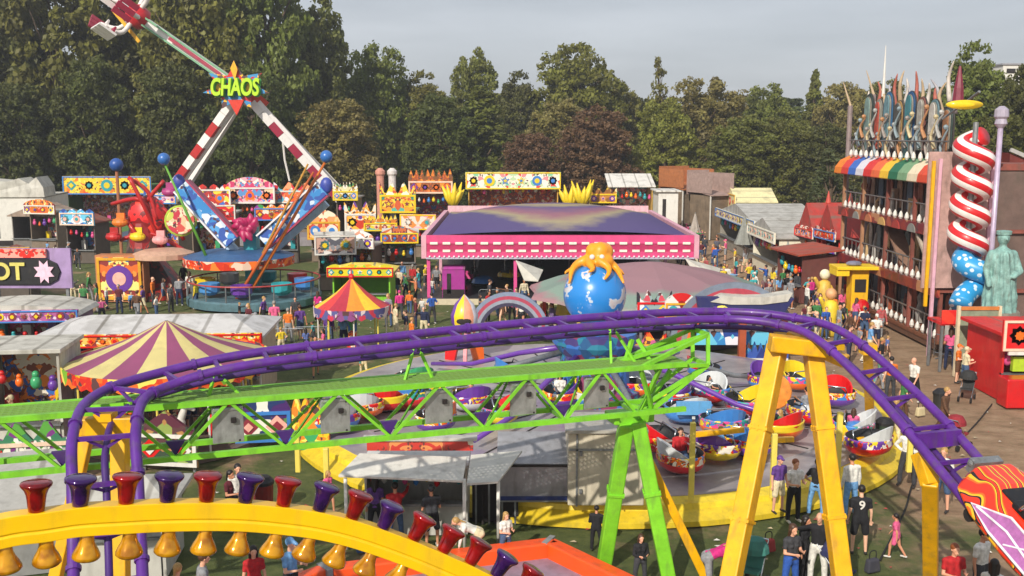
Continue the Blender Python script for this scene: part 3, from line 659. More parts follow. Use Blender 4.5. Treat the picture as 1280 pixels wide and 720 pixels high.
# end frame
e = [D(885, 418, 21.3), D(885, 456, 21.2), D(815, 512, 21.0), D(700, 470, 20.6)]
tnode = nod[-2] ; T1 = on(800); T2 = on(826)
def gb(p, q, nm='end_brace', w_=.08): MB().beam(p, q, w_).build(nm, LIME, gt, world=True)
gb(e[0], e[1]); gb(e[0], T1); gb(e[0] + bk * .8, T1 + bk); gb(e[0], D(775, 452, 21)); gb(e[0] + bk * .8, e[0]); gb(e[1] + bk * .8, e[1]); gb(e[0] + bk * .8, e[1] + bk * .8)
gb(e[1], T1); gb(e[1], e[2]); gb(e[1] + bk * .8, e[2] + bk * .8); gb(e[1], D(815, 500, 21.0)); gb(e[2], bn[-1]); gb(e[2], bn[-1] + bk)
gb(D(797, 424, 21.2), D(822, 466, 21.1)); gb(D(790, 424, 21.2), D(782, 452, 21.1)); gb(T1, e[2]); gb(T2, D(800, 515, 21.1)); gb(D(838, 462, 21.3), D(806, 512, 21.2)); gb(D(845, 425, 21.9), D(800, 440, 21.6), w_=.06)
# tower
hd_ = D(788, 522, 21.2)
MB().box(hd_ + Vector((0, .2, -.02)), (.95, .6, .2), rz=.3).build('tower_head', LIME, gt, world=True, bev=.03)
MB().beam(D(783, 528, 21.1), D(754, 712, 22.3), .34, .32).build('tower_leg', LIME, gt, world=True, bev=.03)
MB().beam(D(797, 526, 21.1), D(840, 745, 21.2), .34, .32).build('tower_leg', LIME, gt, world=True, bev=.03)
MB().beam(D(790, 532, 21.6), D(890, 740, 21.7), .2, .2).build('raking_leg', YEL, gt, world=True, bev=.02)
for q in (D(754, 712, 22.3), ): MB().box(q, (.6, .6, .08)).build('foot_plate', STEEL, gt, world=True)
# ================================================================ yellow supports
ya = thing('portal_support', 'tall yellow two legged frame holding up the crest of the purple track', 'support frame', D(985, 720, 20.8).to_tuple()[:2] + (0,))
tp = 20.9
L0 = D(972, 432, tp); R0 = D(1015, 432, tp)
gl = G(900, 790, 0); gr_ = G(1060, 780, 0)
MB().beam(L0, gl, .37, .36).build('leg', YEL, ya, world=True, bev=.03); MB().beam(R0, gr_, .37, .36).build('leg', YEL, ya, world=True, bev=.03)
MB().beam(D(962, 428, tp - .25), D(1034, 436, tp - .3), .4, .34).build('head_beam', YEL, ya, world=True, bev=.03)
MB().beam(D(984, 420, tp + .35), D(1058, 452, tp - .4), .28, .26).build('saddle_beam', YEL, ya, world=True, bev=.03)
MB().box(D(985, 421, 21.2) , (.5, .5, .12)).build('track_clamp', mat('#c99a00', .4, 0, .2), ya, world=True); MB().box(D(1040, 432, 20.6), (.4, .4, .12)).build('track_clamp', mat('#c99a00', .4, 0, .2), ya, world=True)
for q in (gl, gr_): MB().box(q + Vector((0, 0, .04)), (.9, .9, .08)).build('foot_plate', STEEL, ya, world=True)
yb = thing('support_post', 'yellow bent post under the sloping track just left of the orange car', 'support post', G(1163, 760, 0).to_tuple())
MB().beam(G(1163, 760, 0), D(1163, 600, 17.6), .28, .28).build('post', YEL, yb, world=True, bev=.03)
MB().beam(D(1163, 606, 17.6), D(1150, 566, 17.9), .26, .26).build('bent_arm', YEL, yb, world=True, bev=.02); MB().box(G(1163, 760, .04), (.7, .7, .08)).build('foot_plate', STEEL, yb, world=True)
yc = thing('support_post', 'slim yellow post below the track among the people right of the portal', 'support post', G(1088, 545, 0).to_tuple())
MB().beam(G(1088, 548, 0), D(1085, 440, 20.6 + 8), .26, .26).build('post', YEL, yc, world=True); MB().box(D(1085, 436, 28.6), (.4, .4, .3)).build('cap', YEL, yc, world=True)
yd = thing('ladder_support', 'yellow trestle standing behind the ladder like drop of the purple track', 'support frame', G(140, 780, 0).to_tuple())
d_ = 16.6
MB().beam(D(100, 533, d_), D(170, 531, d_), .22, .3).build('head_beam', YEL, yd, world=True, bev=.02)
MB().beam(D(150, 535, d_ + .1), G(152, 915, 0), .26, .26).build('leg', YEL, yd, world=True, bev=.02)
MB().beam(D(110, 540, d_ + .2), G(30, 900, 0), .2, .2).build('leg', YEL, yd, world=True, bev=.02); MB().box(D(132, 520, d_), (.3, .3, .14)).build('track_clamp', YEL, yd, world=True)
# ================================================================ coaster car
def car_frame(px, py, d):
    P_ = D(px, py, d); i = min(range(len(cp)), key=lambda k: (cp[k] - P_).length); return cp[i], frame_at(cp, i)
p0, (t, lat, up) = car_frame(1288, 690, 15.6)
lat = -lat if lat.x < 0 else lat
cc = thing('coaster_car', 'orange red coaster car with yellow flames and a purple side panel', 'coaster car', p0)
Mx = Matrix((t, lat, up)).transposed().to_4x4(); Mx.translation = p0 + up * .0; Mx = Mx @ Matrix.Scale(1.15, 4)
# body: lofted shell, x along track, y to the right, z up
def loft(secs, mi=0, mf=None):
    b_ = MB(); b_.X = Mx; rg = []
    for (x, w_, zb, ztp) in secs:
        rg.append([b_.pt(q) for q in ((x, -w_ * .9, zb), (x, w_ * .9, zb), (x, w_ * 1.05, zb + (ztp - zb) * .2), (x, w_ * .66, ztp * .94), (x, w_ * .5, ztp), (x, -w_ * .5, ztp), (x, -w_ * .66, ztp * .94), (x, -w_ * 1.05, zb + (ztp - zb) * .2))])
    for i in range(len(rg) - 1):
        for j_ in range(8): b_.face((rg[i][j_], rg[i][(j_ + 1) % 8], rg[i + 1][(j_ + 1) % 8], rg[i + 1][j_]), mf(i, j_) if mf else mi)
    b_.face(rg[0][::-1]); b_.face(rg[-1]); return b_
m, n, b = nt('flame_paint'); L = n.links.new
tc = n.nodes.new('ShaderNodeTexCoord'); wv = n.nodes.new('ShaderNodeTexWave'); wv.inputs['Scale'].default_value = 1.3; wv.inputs['Distortion'].default_value = 6; wv.inputs['Detail'].default_value = 1; L(tc.outputs['Object'], wv.inputs['Vector'])
cr = n.nodes.new('ShaderNodeValToRGB'); cr.color_ramp.interpolation = 'CONSTANT'; e_ = cr.color_ramp.elements; e_[0].color = hx('#e0300c'); e_[1].position = .45; e_[1].color = hx('#f06a12'); k = e_.new(.66); k.color = hx('#f4bc20'); k = e_.new(.84); k.color = hx('#171314'); k = e_.new(.93); k.color = hx('#e0300c')
L(wv.outputs['Color'], cr.inputs['Fac']); L(cr.outputs['Color'], b.inputs['Base Color']); b.inputs['Roughness'].default_value = .25; b.inputs['Coat Weight'].default_value = .5
FLAME = m
loft([(-1.35, .32, .16, .4), (-1.2, .5, .08, .56), (-.7, .62, .02, .62), (.1, .66, .0, .6), (.9, .64, .0, .66), (1.35, .52, .06, .6), (1.6, .3, .12, .5)]).build('body', FLAME, cc, world=True, bev=.03)
s_ = MB(); s_.X = Mx; s_.box((.25, 0, .64), (1.1, .8, .12)); s_.box((.85, 0, .86), (.16, .86, .5)); s_.box((-.4, 0, .62), (.4, .7, .06)); s_.build('seat', BLACK, cc, world=True, bev=.04)
h_ = MB(); h_.X = Mx; h_.tube(catmull([(-.1, -.42, .7), (.05, -.4, .98), (.05, 0, 1.0), (.05, .4, .98), (-.1, .42, .7)], 4), .03, 8); h_.build('lap_bar', CHROME, cc, smooth=True, world=True)
for s in (-1, 1):
    def sp_(x, f, o_=.02): return (x, s * (.66 * (1.05 - .39 * f) + o_), .02 + .6 * (.2 + .74 * f) + o_)
    sh = [(-.7, .3), (-.2, .12), (.9, .1), (1.05, .35), (.8, .8), (-.1, .85)]
    q = MB(); q.X = Mx; q.slab([sp_(x, f) for x, f in sh], (0, s * .02, .02)); q.build('side_panel', mat('#b06aa8', .3, 0, .3, 6), cc, world=True)
    q = MB(); q.X = Mx; q.tube([sp_(x, f, .04) for x, f in sh], .02, 6, closed=True); q.tube([sp_(-.6, .35, .045), sp_(0, .5, .045), sp_(.95, .3, .045)], .018, 6); q.tube([sp_(.1, .2, .045), sp_(.5, .7, .045)], .014, 6); q.build('panel_trim', mat('#e8e4ea', .3), cc, world=True)
q = MB(); q.X = Mx; q.box((-1.38, 0, .4), (.14, .5, .22)); q.ball((-1.4, .2, .44), .08); q.ball((-1.4, -.2, .44), .08); q.build('nose_casting', STEEL, cc, world=True)
for x in (-.8, .8):
    q = MB(); q.X = Mx
    for s in (-1, 1): q.tube([(x, s * .42, -.02), (x, s * .54, -.02)], .1, 12)
    q.box((x, 0, .0), (.2, 1.0, .12))
    q.build('wheel_set', DARK, cc, world=True)
# ================================================================ foreground arch with coloured lamps
AR = [(-260, 760, 4.547), (-120, 697, 4.791), (0, 664, 5.0), (55, 656, 5.096), (100, 649.5, 5.174), (150, 646.5, 5.261), (200, 644, 5.348), (256, 643, 5.446), (303, 644, 5.528), (350, 648, 5.61), (395, 654, 5.688), (438, 664, 5.763), (478, 677, 5.833), (518, 692, 5.903), (556, 708, 5.969), (600, 728, 6.045), (680, 772, 6.185), (800, 860, 6.394), (920, 1000, 6.603)]
ap = catmull([D(*q) for q in AR], 5)
ac = thing('lamp_arch', 'bright yellow curved beam in the foreground lined with red, purple and amber lamp caps', 'arch', (ap[40].x, ap[40].y, 0))
q = MB(); rg = []
for i, p in enumerate(ap):
    t, lat, up = frame_at(ap, i); hh = .082; ww = .05
    rg.append([q.pt(p + lat * x + up * z) for x, z in ((-ww, -hh), (ww, -hh), (ww, -.028), (ww - .008, -.024), (ww - .008, -.014), (ww, -.01), (ww, hh), (-ww, hh))])
for i in range(len(rg) - 1):
    for j_ in range(8): q.face((rg[i][j_], rg[i][(j_ + 1) % 8], rg[i + 1][(j_ + 1) % 8], rg[i + 1][j_]))
q.face(rg[0][::-1]); q.face(rg[-1]); q.build('beam', mat('#f6c406', .34, 0, .1, 4, 0, .3, .22), ac, world=True, bev=.006)
for e_, px in ((ap[0], -1), (ap[-1], 1)): MB().beam(e_, Vector((e_.x, e_.y, 0)), .16, .16).build('post', YEL, ac, world=True)
def lampmat(col, dark):
    m, n, b = nt('lamp_plastic'); L = n.links.new
    b.inputs['Base Color'].default_value = hx(col); b.inputs['Roughness'].default_value = .13; b.inputs['Coat Weight'].default_value = .4; b.inputs['Coat Roughness'].default_value = .06
    b.inputs['Metallic'].default_value = .35
    tc = n.nodes.new('ShaderNodeTexCoord'); nz = n.nodes.new('ShaderNodeTexNoise'); nz.inputs['Scale'].default_value = 14; L(tc.outputs['Object'], nz.inputs['Vector'])
    cr = n.nodes.new('ShaderNodeValToRGB'); cr.color_ramp.elements[0].color = hx(dark); cr.color_ramp.elements[0].position = .35; cr.color_ramp.elements[1].color = hx(col); cr.color_ramp.elements[1].position = .6
    L(nz.outputs['Fac'], cr.inputs['Fac']); L(cr.outputs['Color'], b.inputs['Base Color']); return m
LR = lampmat('#9c0e18', '#6a0812'); LP = lampmat('#3e1262', '#260a42'); LA = lampmat('#d99a14', '#a86a0c')
cap = [(r_ * 1.1, z_ * 1.15) for r_, z_ in [(.030, 0), (.036, .004), (.040, .03), (.043, .06), (.047, .085), (.056, .108), (.070, .124), (.074, .134), (.070, .142), (.052, .147), (.0, .149)]]
xs_t = [46, 100, 156, 207, 256, 303, 350, 395, 438, 478, 518, 556, 593, 627, 661, 700]; ct = 'RPRPRPRPRPRRRPRR'
proj = lambda p: (lambda v: (640 + F * v.x / v.z, 360 - F * v.y / v.z))(Vector((p.x, (p - Vector((0, 0, CZ))).dot(Vector((0, math.sin(TH), math.cos(TH)))), (p - Vector((0, 0, CZ))).dot(Vector((0, math.cos(TH), -math.sin(TH)))))))
fine = catmull(ap, 6); cand = [(proj(p), i) for i, p in enumerate(fine)]
for k, x in enumerate(xs_t):
    i = min(cand, key=lambda c: abs(c[0][0] - (x - (k > 6) * (k - 6) * 2.2)))[1]; t, lat, up = frame_at(fine, i)
    MB().lathe(cap, fine[i] + up * .074, 24, axis=up + Vector((R.uniform(-.05, .05), R.uniform(-.06, .06), 0))).build('lamp_cap', LR if ct[k] == 'R' else LP, ac, smooth=True, world=True)
    MB().lathe([(.034, 0), (.034, .012)], fine[i] + up * .074, 16, axis=up).build('lamp_socket', BLACK, ac, world=True)
capd = [(r_ * 1.06, z_ * 1.1) for r_, z_ in [(.030, 0), (.034, .01), (.036, .04), (.044, .065), (.058, .09), (.069, .115), (.070, .128), (.06, .138), (.0, .142)]]
for x in (4, 57, 110, 163, 213, 260, 305, 350, 393, 434, 473, 513, 549, 585):
    i = min(cand, key=lambda c: abs(c[0][0] - x))[1]; t, lat, up = frame_at(fine, i)
    MB().lathe(capd, fine[i] - up * .074, 24, axis=-up + Vector((R.uniform(-.06, .06), R.uniform(-.06, .06), 0))).build('amber_lamp', LA, ac, smooth=True, world=True)
# ================================================================ octopus ride
OC = Vector((2.95, 35.2, 0))
oc = thing('platform_ride', 'round grey platform ride with yellow skirt and small coloured cars around it', 'fairground ride', OC)
q = MB(); q.lathe([(10.75, .02), (10.75, .16), (10.35, .34)], (0, 0, 0), 64, 0); q.lathe([(10.36, .28), (10.3, .48), (9.9, .56)], (0, 0, 0), 64, 1); q.build('skirt', [mat('#d9bb28', .5, 0, .2), mat('#e6c92c', .45, 0, .2)], oc)
m, n, b = nt('worn_deck'); L = n.links.new
tc = n.nodes.new('ShaderNodeTexCoord'); 
def ns(sc, det=6, ro=.6, vec=None):
    z = n.nodes.new('ShaderNodeTexNoise'); z.inputs['Scale'].default_value = sc; z.inputs['Detail'].default_value = det; z.inputs['Roughness'].default_value = ro
    L(vec or tc.outputs['Object'], z.inputs['Vector']); return z.outputs['Fac']
c1 = ramp(ns(.8, 8), [(.3, (.24, .22, .23)), (.55, (.38, .35, .35)), (.75, (.50, .47, .45))]); c2 = ramp(ns(.35, 3), [(.36, (0, 0, 0)), (.44, (1, 1, 1))])
mx = n.nodes.new('ShaderNodeMixRGB'); L(c2, mx.inputs['Fac']); mx.inputs['Color1'].default_value = (.27, .21, .30, 1); L(c1, mx.inputs['Color2']); L(mx.outputs['Color'], b.inputs['Base Color']); b.inputs['Roughness'].default_value = .4; b.inputs['Metallic'].default_value = .2
q = MB(); q.lathe([(9.92, .50), (9.92, .57), (8.6, .60), (8.58, .64), (.5, .66)], (0, 0, 0), 64); q.build('deck', m, oc)
q = MB()
for k in range(24): a = k / 24 * 2 * PI; q.beam((8.5 * math.cos(a), 8.5 * math.sin(a), .645), (2.4 * math.cos(a), 2.4 * math.sin(a), .66), .06, .03)
q.build('deck_joint', DARK, oc)
# centre: painted drum, globe, octopus
q = MB(); q.lathe([(1.7, .64), (1.7, 1.0), (1.3, 1.15), (1.2, 2.3), (1.5, 2.7), (1.55, 3.1), (.6, 3.25)], (0, 0, 0), 24); q.build('centre_drum', art(['#2a5a88', '#4a3f78', '#2f7f98', '#8a3a60', '#3c6fb8'], 2.4, 3), oc)
m, n, b = nt('globe_paint'); L = n.links.new; tc = n.nodes.new('ShaderNodeTexCoord')
c2 = ramp(ns(1.3, 4, .55), [(.58, (.02, .22, .62)), (.60, (.55, .62, .68)), (.66, (.6, .5, .5)), (.68, (.02, .25, .66))]); L(c2, b.inputs['Base Color']); b.inputs['Roughness'].default_value = .3; b.inputs['Coat Weight'].default_value = .4
gc = Vector((0, 0, 4.42)); q = MB(); q.ball(gc, 1.12, 32); q.build('globe', m, oc, smooth=True)
OCT = mat('#f09a10', .4, 0, .15, 3, 0, .3, .1)
ob = MB()
capsule(ob, gc + Vector((.1, 0, 1.15)), gc + Vector((.18, -.05, 1.55)), .42, .34, 16); capsule(ob, gc + Vector((-.1, -.1, 1.1)), gc + Vector((.35, -.15, 1.2)), .32, .3, 14)
ob.ball(gc + Vector((.3, .1, 1.5)), .36, 14); ob.ball(gc + Vector((-.05, .05, 1.55)), .3, 14)
for k in range(8):
    a = k / 8 * 2 * PI + .35; pts = []
    for j_ in range(9):
        f_ = j_ / 8; an = .25 + f_ * (.78 + .22 * math.sin(k * 2.1)); rr_ = 1.2 + (.3 * max(0, f_ - .65) if k % 2 else .04); aa = a + .25 * math.sin(f_ * 4 + k)
        pts.append(gc + Vector((math.cos(aa) * math.sin(an) * rr_, math.sin(aa) * math.sin(an) * rr_, math.cos(an) * rr_ + .04)))
    ob.tube(pts, [.2 * (1 - .75 * j_ / 8) for j_ in range(9)], 8)
me = remesh(ob, .05, 2, 'octopus'); me.materials.append(OCT); o = bpy.data.objects.new('octopus', me); COL.objects.link(o); o.parent = oc
for s in (-.14, .2):
    ev = MB().ball(gc + Vector((s, -.38, 1.38)), .1, 10).build('eye', WHITE, oc, smooth=True)
# arms and cars
def shell_car(ccol, band, seatc, top, yaw, rad, z=.78, kind=0):
    X = Matrix.Rotation(yaw, 4, 'Z') @ Matrix.Translation((rad, 0, z)) @ Matrix.Rotation(yaw * 2.3, 4, 'Z') @ Matrix.Scale(.86, 4)
    b_ = MB(); b_.X = X
    prof = [(.2, -.05), (.55, 0), (.78, .14), (.86, .34), (.82, .5), (.86, .58), (.80, .60), (.72, .45), (.6, .22), (0, .2)]
    b_.lathe(prof, (0, 0, 0), 20, mf=lambda i, j_: 0 if i < 3 else (1 if i < 6 else 2), rip=lambda j_, z_: 1 + .12 * math.cos(2 * 2 * PI * j_ / 20)); o_ = b_.build('car', [ccol, band, BLACK], oc, smooth=True)
    s_ = MB(); s_.X = X; arc = [(math.cos(a) * .72, math.sin(a) * .72) for a in [PI * k / 10 + .0 for k in range(11)]]
    for k in range(10):
        a_, b2 = arc[k], arc[k + 1]; h0 = .55 + .5 * math.sin(PI * k / 10); h1 = .55 + .5 * math.sin(PI * (k + 1) / 10)
        s_.slab([(a_[0], a_[1], .3), (b2[0], b2[1], .3), (b2[0] * 1.08, b2[1] * 1.08, h1), (a_[0] * 1.08, a_[1] * 1.08, h0)], (-.06 * (a_[0] + b2[0]) / 1.44, -.06 * (a_[1] + b2[1]) / 1.44, 0))
    s_.build('seat_back', seatc, o_)
    r_ = MB(); r_.X = X; r_.tube([(-.62, -.2, .5), (-.55, -.3, .78), (.55, -.3, .78), (.62, -.2, .5)], .03, 6); r_.build('lap_bar', CHROME, o_, smooth=True)
    if top: f_ = MB(); f_.X = X; f_.lathe([(.3, .22), (.42, .3), (.3, .5), (.1, .56)], (0, .1, 0), 12); f_.build('cushion', top, o_)
    return o_
spec = []
ARTB = [art(['#e8c81e', '#d2161a', '#e8e0d0', '#3f7fc8', '#ee6a14'], 5, 91), art(['#d2161a', '#e8e0d0', '#66389a', '#e8c81e'], 5, 92), art(['#3f7fc8', '#cfd3d4', '#2a9a8a', '#e8c81e', '#d84a8a'], 5, 93)]
def car_at(px, py, *a):
    a = (a[0], ARTB[len(spec) % 3]) + a[2:] if len(spec) % 4 != 3 else a
    p = G(px, py, .9) - OC; spec.append((math.atan2(p.y, p.x), Vector((p.x, p.y)).length) + a)
CY = mat('#e8c81e', .3, 0, .1, 2, 0, .5, .1); CR_ = mat('#d2161a', .3, 0, .1, 2, 0, .5, .1); CB = mat('#3f7fc8', .3, 0, .1, 2, 0, .5, .1); CW = mat('#cfd3d4', .3, 0, .1, 2, 0, .5, .1); CP = mat('#66389a', .3, 0, .1, 2, 0, .5, .1); COt = mat('#ee6a14', .3, 0, .1, 2, 0, .5, .1); CG = mat('#3fa06a', .3)
for a in ((850, 580, CR_, CW, CW, None), (892, 565, CY, CW, CP, CY), (885, 495, CR_, CY, CW, None), (975, 540, COt, CY, CR_, CW), (1008, 520, CR_, CW, CB, CW), (1066, 540, CY, CB, CW, CB), (826, 556, CR_, COt, CR_, None), (860, 520, CB, CB, CW, None), (905, 535, COt, CW, CB, CY), (700, 500, CP, CB, CP, None), (590, 505, CW, TEAL, CP, CR_), (480, 505, CR_, CY, CR_, None), (545, 530, CP, CB, COt, None), (420, 530, CB, CY, CW, None), (640, 470, CP, CP, CB, None), (520, 480, COt, CR_, CG, None), (960, 480, CB, CW, CP, None), (930, 510, CR_, CY, CY, None), (1040, 500, CP, CW, CR_, None), (880, 470, CY, CB, CR_, None), (1000, 480, COt, CW, CY, None), (840, 500, CB, CY, CP, None), (760, 480, CR_, CW, CB, None), (560, 490, CB, CY, CR_, None), (450, 515, COt, CP, CW, None), (1085, 560, CR_, CY, CW, None), (625, 520, CY, CB, CR_, None), (742, 500, CB, CW, CY, None), (795, 488, COt, CY, CW, None), (510, 500, CR_, CW, CB, None), (935, 560, CP, CY, CB, CW)): car_at(*a)
for a in spec: shell_car(*a[2:6], a[0], a[1])
ang = 0
for k in range(8):
    a = k / 8 * 2 * PI + .2; ca, sa = math.cos(a), math.sin(a)
    MB().tube([(1.1 * ca, 1.1 * sa, 2.4), (3.2 * ca, 3.2 * sa, 1.9), (5.4 * ca, 5.4 * sa, 1.2), (7.4 * ca, 7.4 * sa, .95)], [.12, .1, .09, .08], 8).build('sweep_arm', [STEEL, CP][k % 2], oc, smooth=True)
def post(px, y0, y1, w_=.14, mt=None):
    p = G(px, y1, .56); t_ = D(px, y0, p.y); MB().box(((p.x + t_.x) / 2, p.y, (p.z + t_.z) / 2), (w_, w_, abs(t_.z - p.z))).build('deck_post', mt or YELP, oc, world=True, bev=.02); return p, t_
for a in ((865, 528, 625), (967, 542, 622), (1048, 515, 612), (1137, 548, 590), (408, 560, 612), (372, 540, 590)): post(*a)
for (x0, y0, x1, y1, d_) in ((868, 543, 930, 537, 27.3), (1050, 548, 1080, 549, 29), (960, 550, 992, 549, 28)):
    MB().beam(D(x0, y0, d_), D(x1, y1, d_), .14).build('deck_rail', YEL, oc, world=True)
# small scenery panels on the deck
q = MB(); c_ = G(965, 530, .66); q.lathe([(.0, 0), (.55, 0), (.6, .04), (.55, .08), (0, .08)], D(968, 490, c_.y + 1), 20, axis=(.1, -1, .1)); q.build('round_sign', mat('#e8903a', .4, 0, .3, 4), oc, world=True)
MB().box(D(867, 510, 31), (1.1, .15, .42)).build('blue_panel', mat('#5f9fd0', .4, 0, .1), oc, world=True); MB().beam(D(867, 522, 31), G(867, 532, .6), .1).build('deck_post', STEEL, oc, world=True)
# paybox on the deck and grey engine panels
pb = thing('generator_cabin', 'cream box cabin on the platform behind the green tower legs', 'cabin', G(756, 628, .62))
q = MB(); q.box((0, .5, .98), (1.95, 1.5, 1.95)); q.build('wall', mat('#c4bba6', .5, 0, .2, 2, .05, 0, .45), pb, bev=.03)
q = MB(); q.box((0, .5, 1.99), (2.1, 1.7, .08)); q.build('roof', mat('#a8a49a', .5, 0, .2), pb)
q = MB(); q.box((-.75, -.28, .95), (.05, .04, 1.9)); q.box((0, -.28, 1.5), (1.9, .04, .05)); q.box((.35, -.28, .95), (.03, .04, 1.9)); q.build('panel_seam', STEEL, pb)
for z_ in (.4, 1.4): MB().box((-.65, -.29, z_), (.08, .05, .12)).build('hinge', STEEL, pb)
ep = thing('machine_casing', 'low grey metal casing left of the cream cabin on the platform', 'machine', G(672, 628, .62))
q = MB(); q.box((-.1, .6, .5), (1.9, 1.2, 1.0)); q.slab([(-1.05, 0, 1.0), (.85, 0, 1.0), (.85, 1.2, 1.5), (-1.05, 1.2, 1.5)], (0, 0, .05)); q.build('casing', mat('#9a9a9e', .4, .3, .25, 2, .1, 0, .4), ep, bev=.02)
q = MB(); q.box((-.1, -.02, .12), (1.9, .05, .1)); q.build('blue_strip', mat('#26356e', .4), ep); q = MB(); q.box((-.1, -.03, 1.0), (2, .06, .06)); q.build('trim', DARK, ep)
# ---- ticket kiosk
kc = G(520, 668, 0)
tk_ = thing('ticket_kiosk', 'white flat roofed kiosk with raised awnings and a red sign before the platform', 'kiosk', kc)
WB = mat('#b8b6ae', .5, 0, .2, 2, 0, 0, .4)
q = MB(); W_, Dp, H_ = 2.5, 1.5, 1.75
for (c_, d_) in (((0, Dp, H_ / 2), (W_, .06, H_)), ((-W_ / 2, Dp / 2, H_ / 2), (.06, Dp, H_)), ((W_ / 2 + .03, Dp / 2, H_ / 2), (.06, Dp, H_)), ((0, -.02, .42), (W_, .06, .84))): q.box(c_, d_)
q.build('wall', WB, tk_)
q = MB(); q.box((0, Dp / 2 + .05, H_ + .04), (W_ + .2, Dp + .2, .1)); q.build('roof', mat('#c9c9c4', .5, 0, .15), tk_, bev=.02)
q = MB(); q.slab([(-1.75, -1.0, 1.86), (1.25, -1.0, 1.72), (1.3, .1, 1.95), (-1.4, .1, 2.05)], (0, 0, .06)); q.build('awning', mat('#d0cdc4', .6, 0, .2, 2, 0, 0, .35), tk_, bev=.01)
q = MB(); q.slab([(1.34, -.9, 1.62), (2.1, -.7, 1.6), (2.7, .5, 2.0), (1.4, .2, 1.98)], (0, 0, .05)); q.build('side_awning', mat('#c4c2ba', .5, 0, .1), tk_)
q = MB(); q.box((.1, .4, 2.22), (2.7, .1, .26)); q.build('sign_board', art(['#c23a30', '#d8d0b8', '#b04a38', '#d88a50', '#7a3a34'], 5, 1.2), tk_)
q = MB(); q.box((.1, .43, 2.4), (2.9, .3, .08)); q.build('sign_cap', WB, tk_)
for x, y in ((1.28, -.95), (2.1, -.6), (-1.6, -.9)): MB().tube([(x, y, 0), (x, y, 1.8 if x < 1.5 else 1.66)], .045, 8).build('awning_pole', WHITE, tk_, smooth=True)
q = MB(); q.box((0, -.12, .87), (W_ + .1, .3, .06)); q.build('counter', STEEL, tk_)
for i in range(9):
    x = -1.1 + i * .27; q = MB(); q.lathe([(.02, 0), (.07, .06), (.08, .2), (.03, .3), (.0, .32)], (x, .3 + .1 * (i % 3), 1.15 + .06 * (i % 2)), 8); q.build('hanging_prize', [RED, WHITE, TEAL, PINK, CB, CY][i % 6], tk_, smooth=True)
q = MB()
for k in range(7): q.box((1.5 + k * .17, .7, .8), (.05, .05, 1.6), k % 2)
q.box((2, .75, .8), (1.2, .04, 1.5), 1); q.build('side_screen', [STEEL, DARK], tk_)
# ---- low orange kerb ring
oj = thing('play_arena', 'orange walled many sided arena with a grey purple floor at the bottom of the photo', 'play arena', (-1.0, 18.3, 0))
cor = [G(690, 668, .55), G(806, 722, .55), G(850, 800, .55), G(700, 960, .55), G(400, 1000, .55), G(200, 900, .55), G(240, 760, .55), G(400, 702, .55)]
q = MB(); oj_c = sum(cor, Vector()) / 8
for i in range(8):
    a_, b2 = cor[i].copy(), cor[(i + 1) % 8].copy(); q = MB()
    ina = a_ + (oj_c - a_).normalized() * .42; inb = b2 + (oj_c - b2).normalized() * .42
    sh = lambda p, z_: Vector((p.x, p.y, z_)); tt = (b2 - a_).normalized() * .09
    a_ += tt; b2 -= tt; ina += tt; inb -= tt
    q.slab([sh(a_, 0), sh(a_, .5), sh(ina, .5), sh(ina, .1)], b2 - a_); q.build('wall_panel', ORG, oj, world=True, bev=.04)
    MB().box(sh(cor[i] + (oj_c - cor[i]).normalized() * .2, .25), (.14, .5, .52), rz=math.atan2((oj_c - cor[i]).y, (oj_c - cor[i]).x) + PI / 2).build('joint', GREY, oj, world=True)
q = MB(); q.slab([sh(c_ + (oj_c - c_).normalized() * .3, .04) for c_ in cor], (0, 0, .1)); q.build('floor', mat('#8e7f92', .5, 0, .3, 1.5, .2, 0, .4), oj, world=True)

# bolted flanges on the yellow and green legs
def flange(a_, b2, f_, w_, par, m_):
    a_ = Vector(a_); b2 = Vector(b2); p = a_.lerp(b2, f_); t_ = (b2 - a_).normalized(); q = MB(); q.beam(p - t_ * .03, p + t_ * .03, w_, w_ * .92)
    x_, y_ = ring_frame(t_)
    for i in (-1, 0, 1):
        for s in (-1, 1): q.beam(p + x_ * i * w_ * .36 + y_ * s * w_ * .42 - t_ * .06, p + x_ * i * w_ * .36 + y_ * s * w_ * .42 + t_ * .06, .04, .04)
    q.build('flange', m_, par, world=True)
for f_ in (.3, .62): flange(L0, gl, f_, .43, ya, YEL); flange(R0, gr_, f_, .43, ya, YEL)
flange(D(783, 528, 21.1), D(754, 712, 22.3), .45, .4, gt, LIME); flange(D(797, 526, 21.1), D(840, 745, 21.2), .4, .4, gt, LIME)
for i in range(6, len(cp) - 2, 9):
    t, lat, up = frame_at(cp, i)
    for p in (rl[i], rr[i]): MB().tube([p - t * .035, p + t * .035], .115, 12).build('rail_flange', PURP, tr_, world=True)
PAL1 = ['#d8342c', '#f0b820', '#2f6fc0', '#e8e0d0', '#3c9a50', '#8a3a98', '#f07a28']
PAL2 = ['#e8b8c8', '#c83a5a', '#f0e0c0', '#5aa0d0', '#e86a30', '#3a5a9a', '#f2d060']
PAL3 = ['#f0d040', '#58b0a0', '#e8e4d0', '#f0a030', '#3c8a78', '#d05a30']
PAL4 = ['#d0401c', '#f0901c', '#f8d040', '#a82a18', '#f4e8c0']
PAL5 = ['#3a86c8', '#d8e0e8', '#2a4a98', '#6ac0e0', '#c04a78', '#e8e4f0']
PAL6 = ['#b81c20', '#e04030', '#7a1418', '#e8c060', '#d82a2a']
PAL7 = ['#e8903a', '#f0c060', '#c03a2a', '#f0e0b0', '#8a3030', '#d86a28']
PAL8 = ['#f2e64a', '#f6b62c', '#fff0a0', '#e89a20']
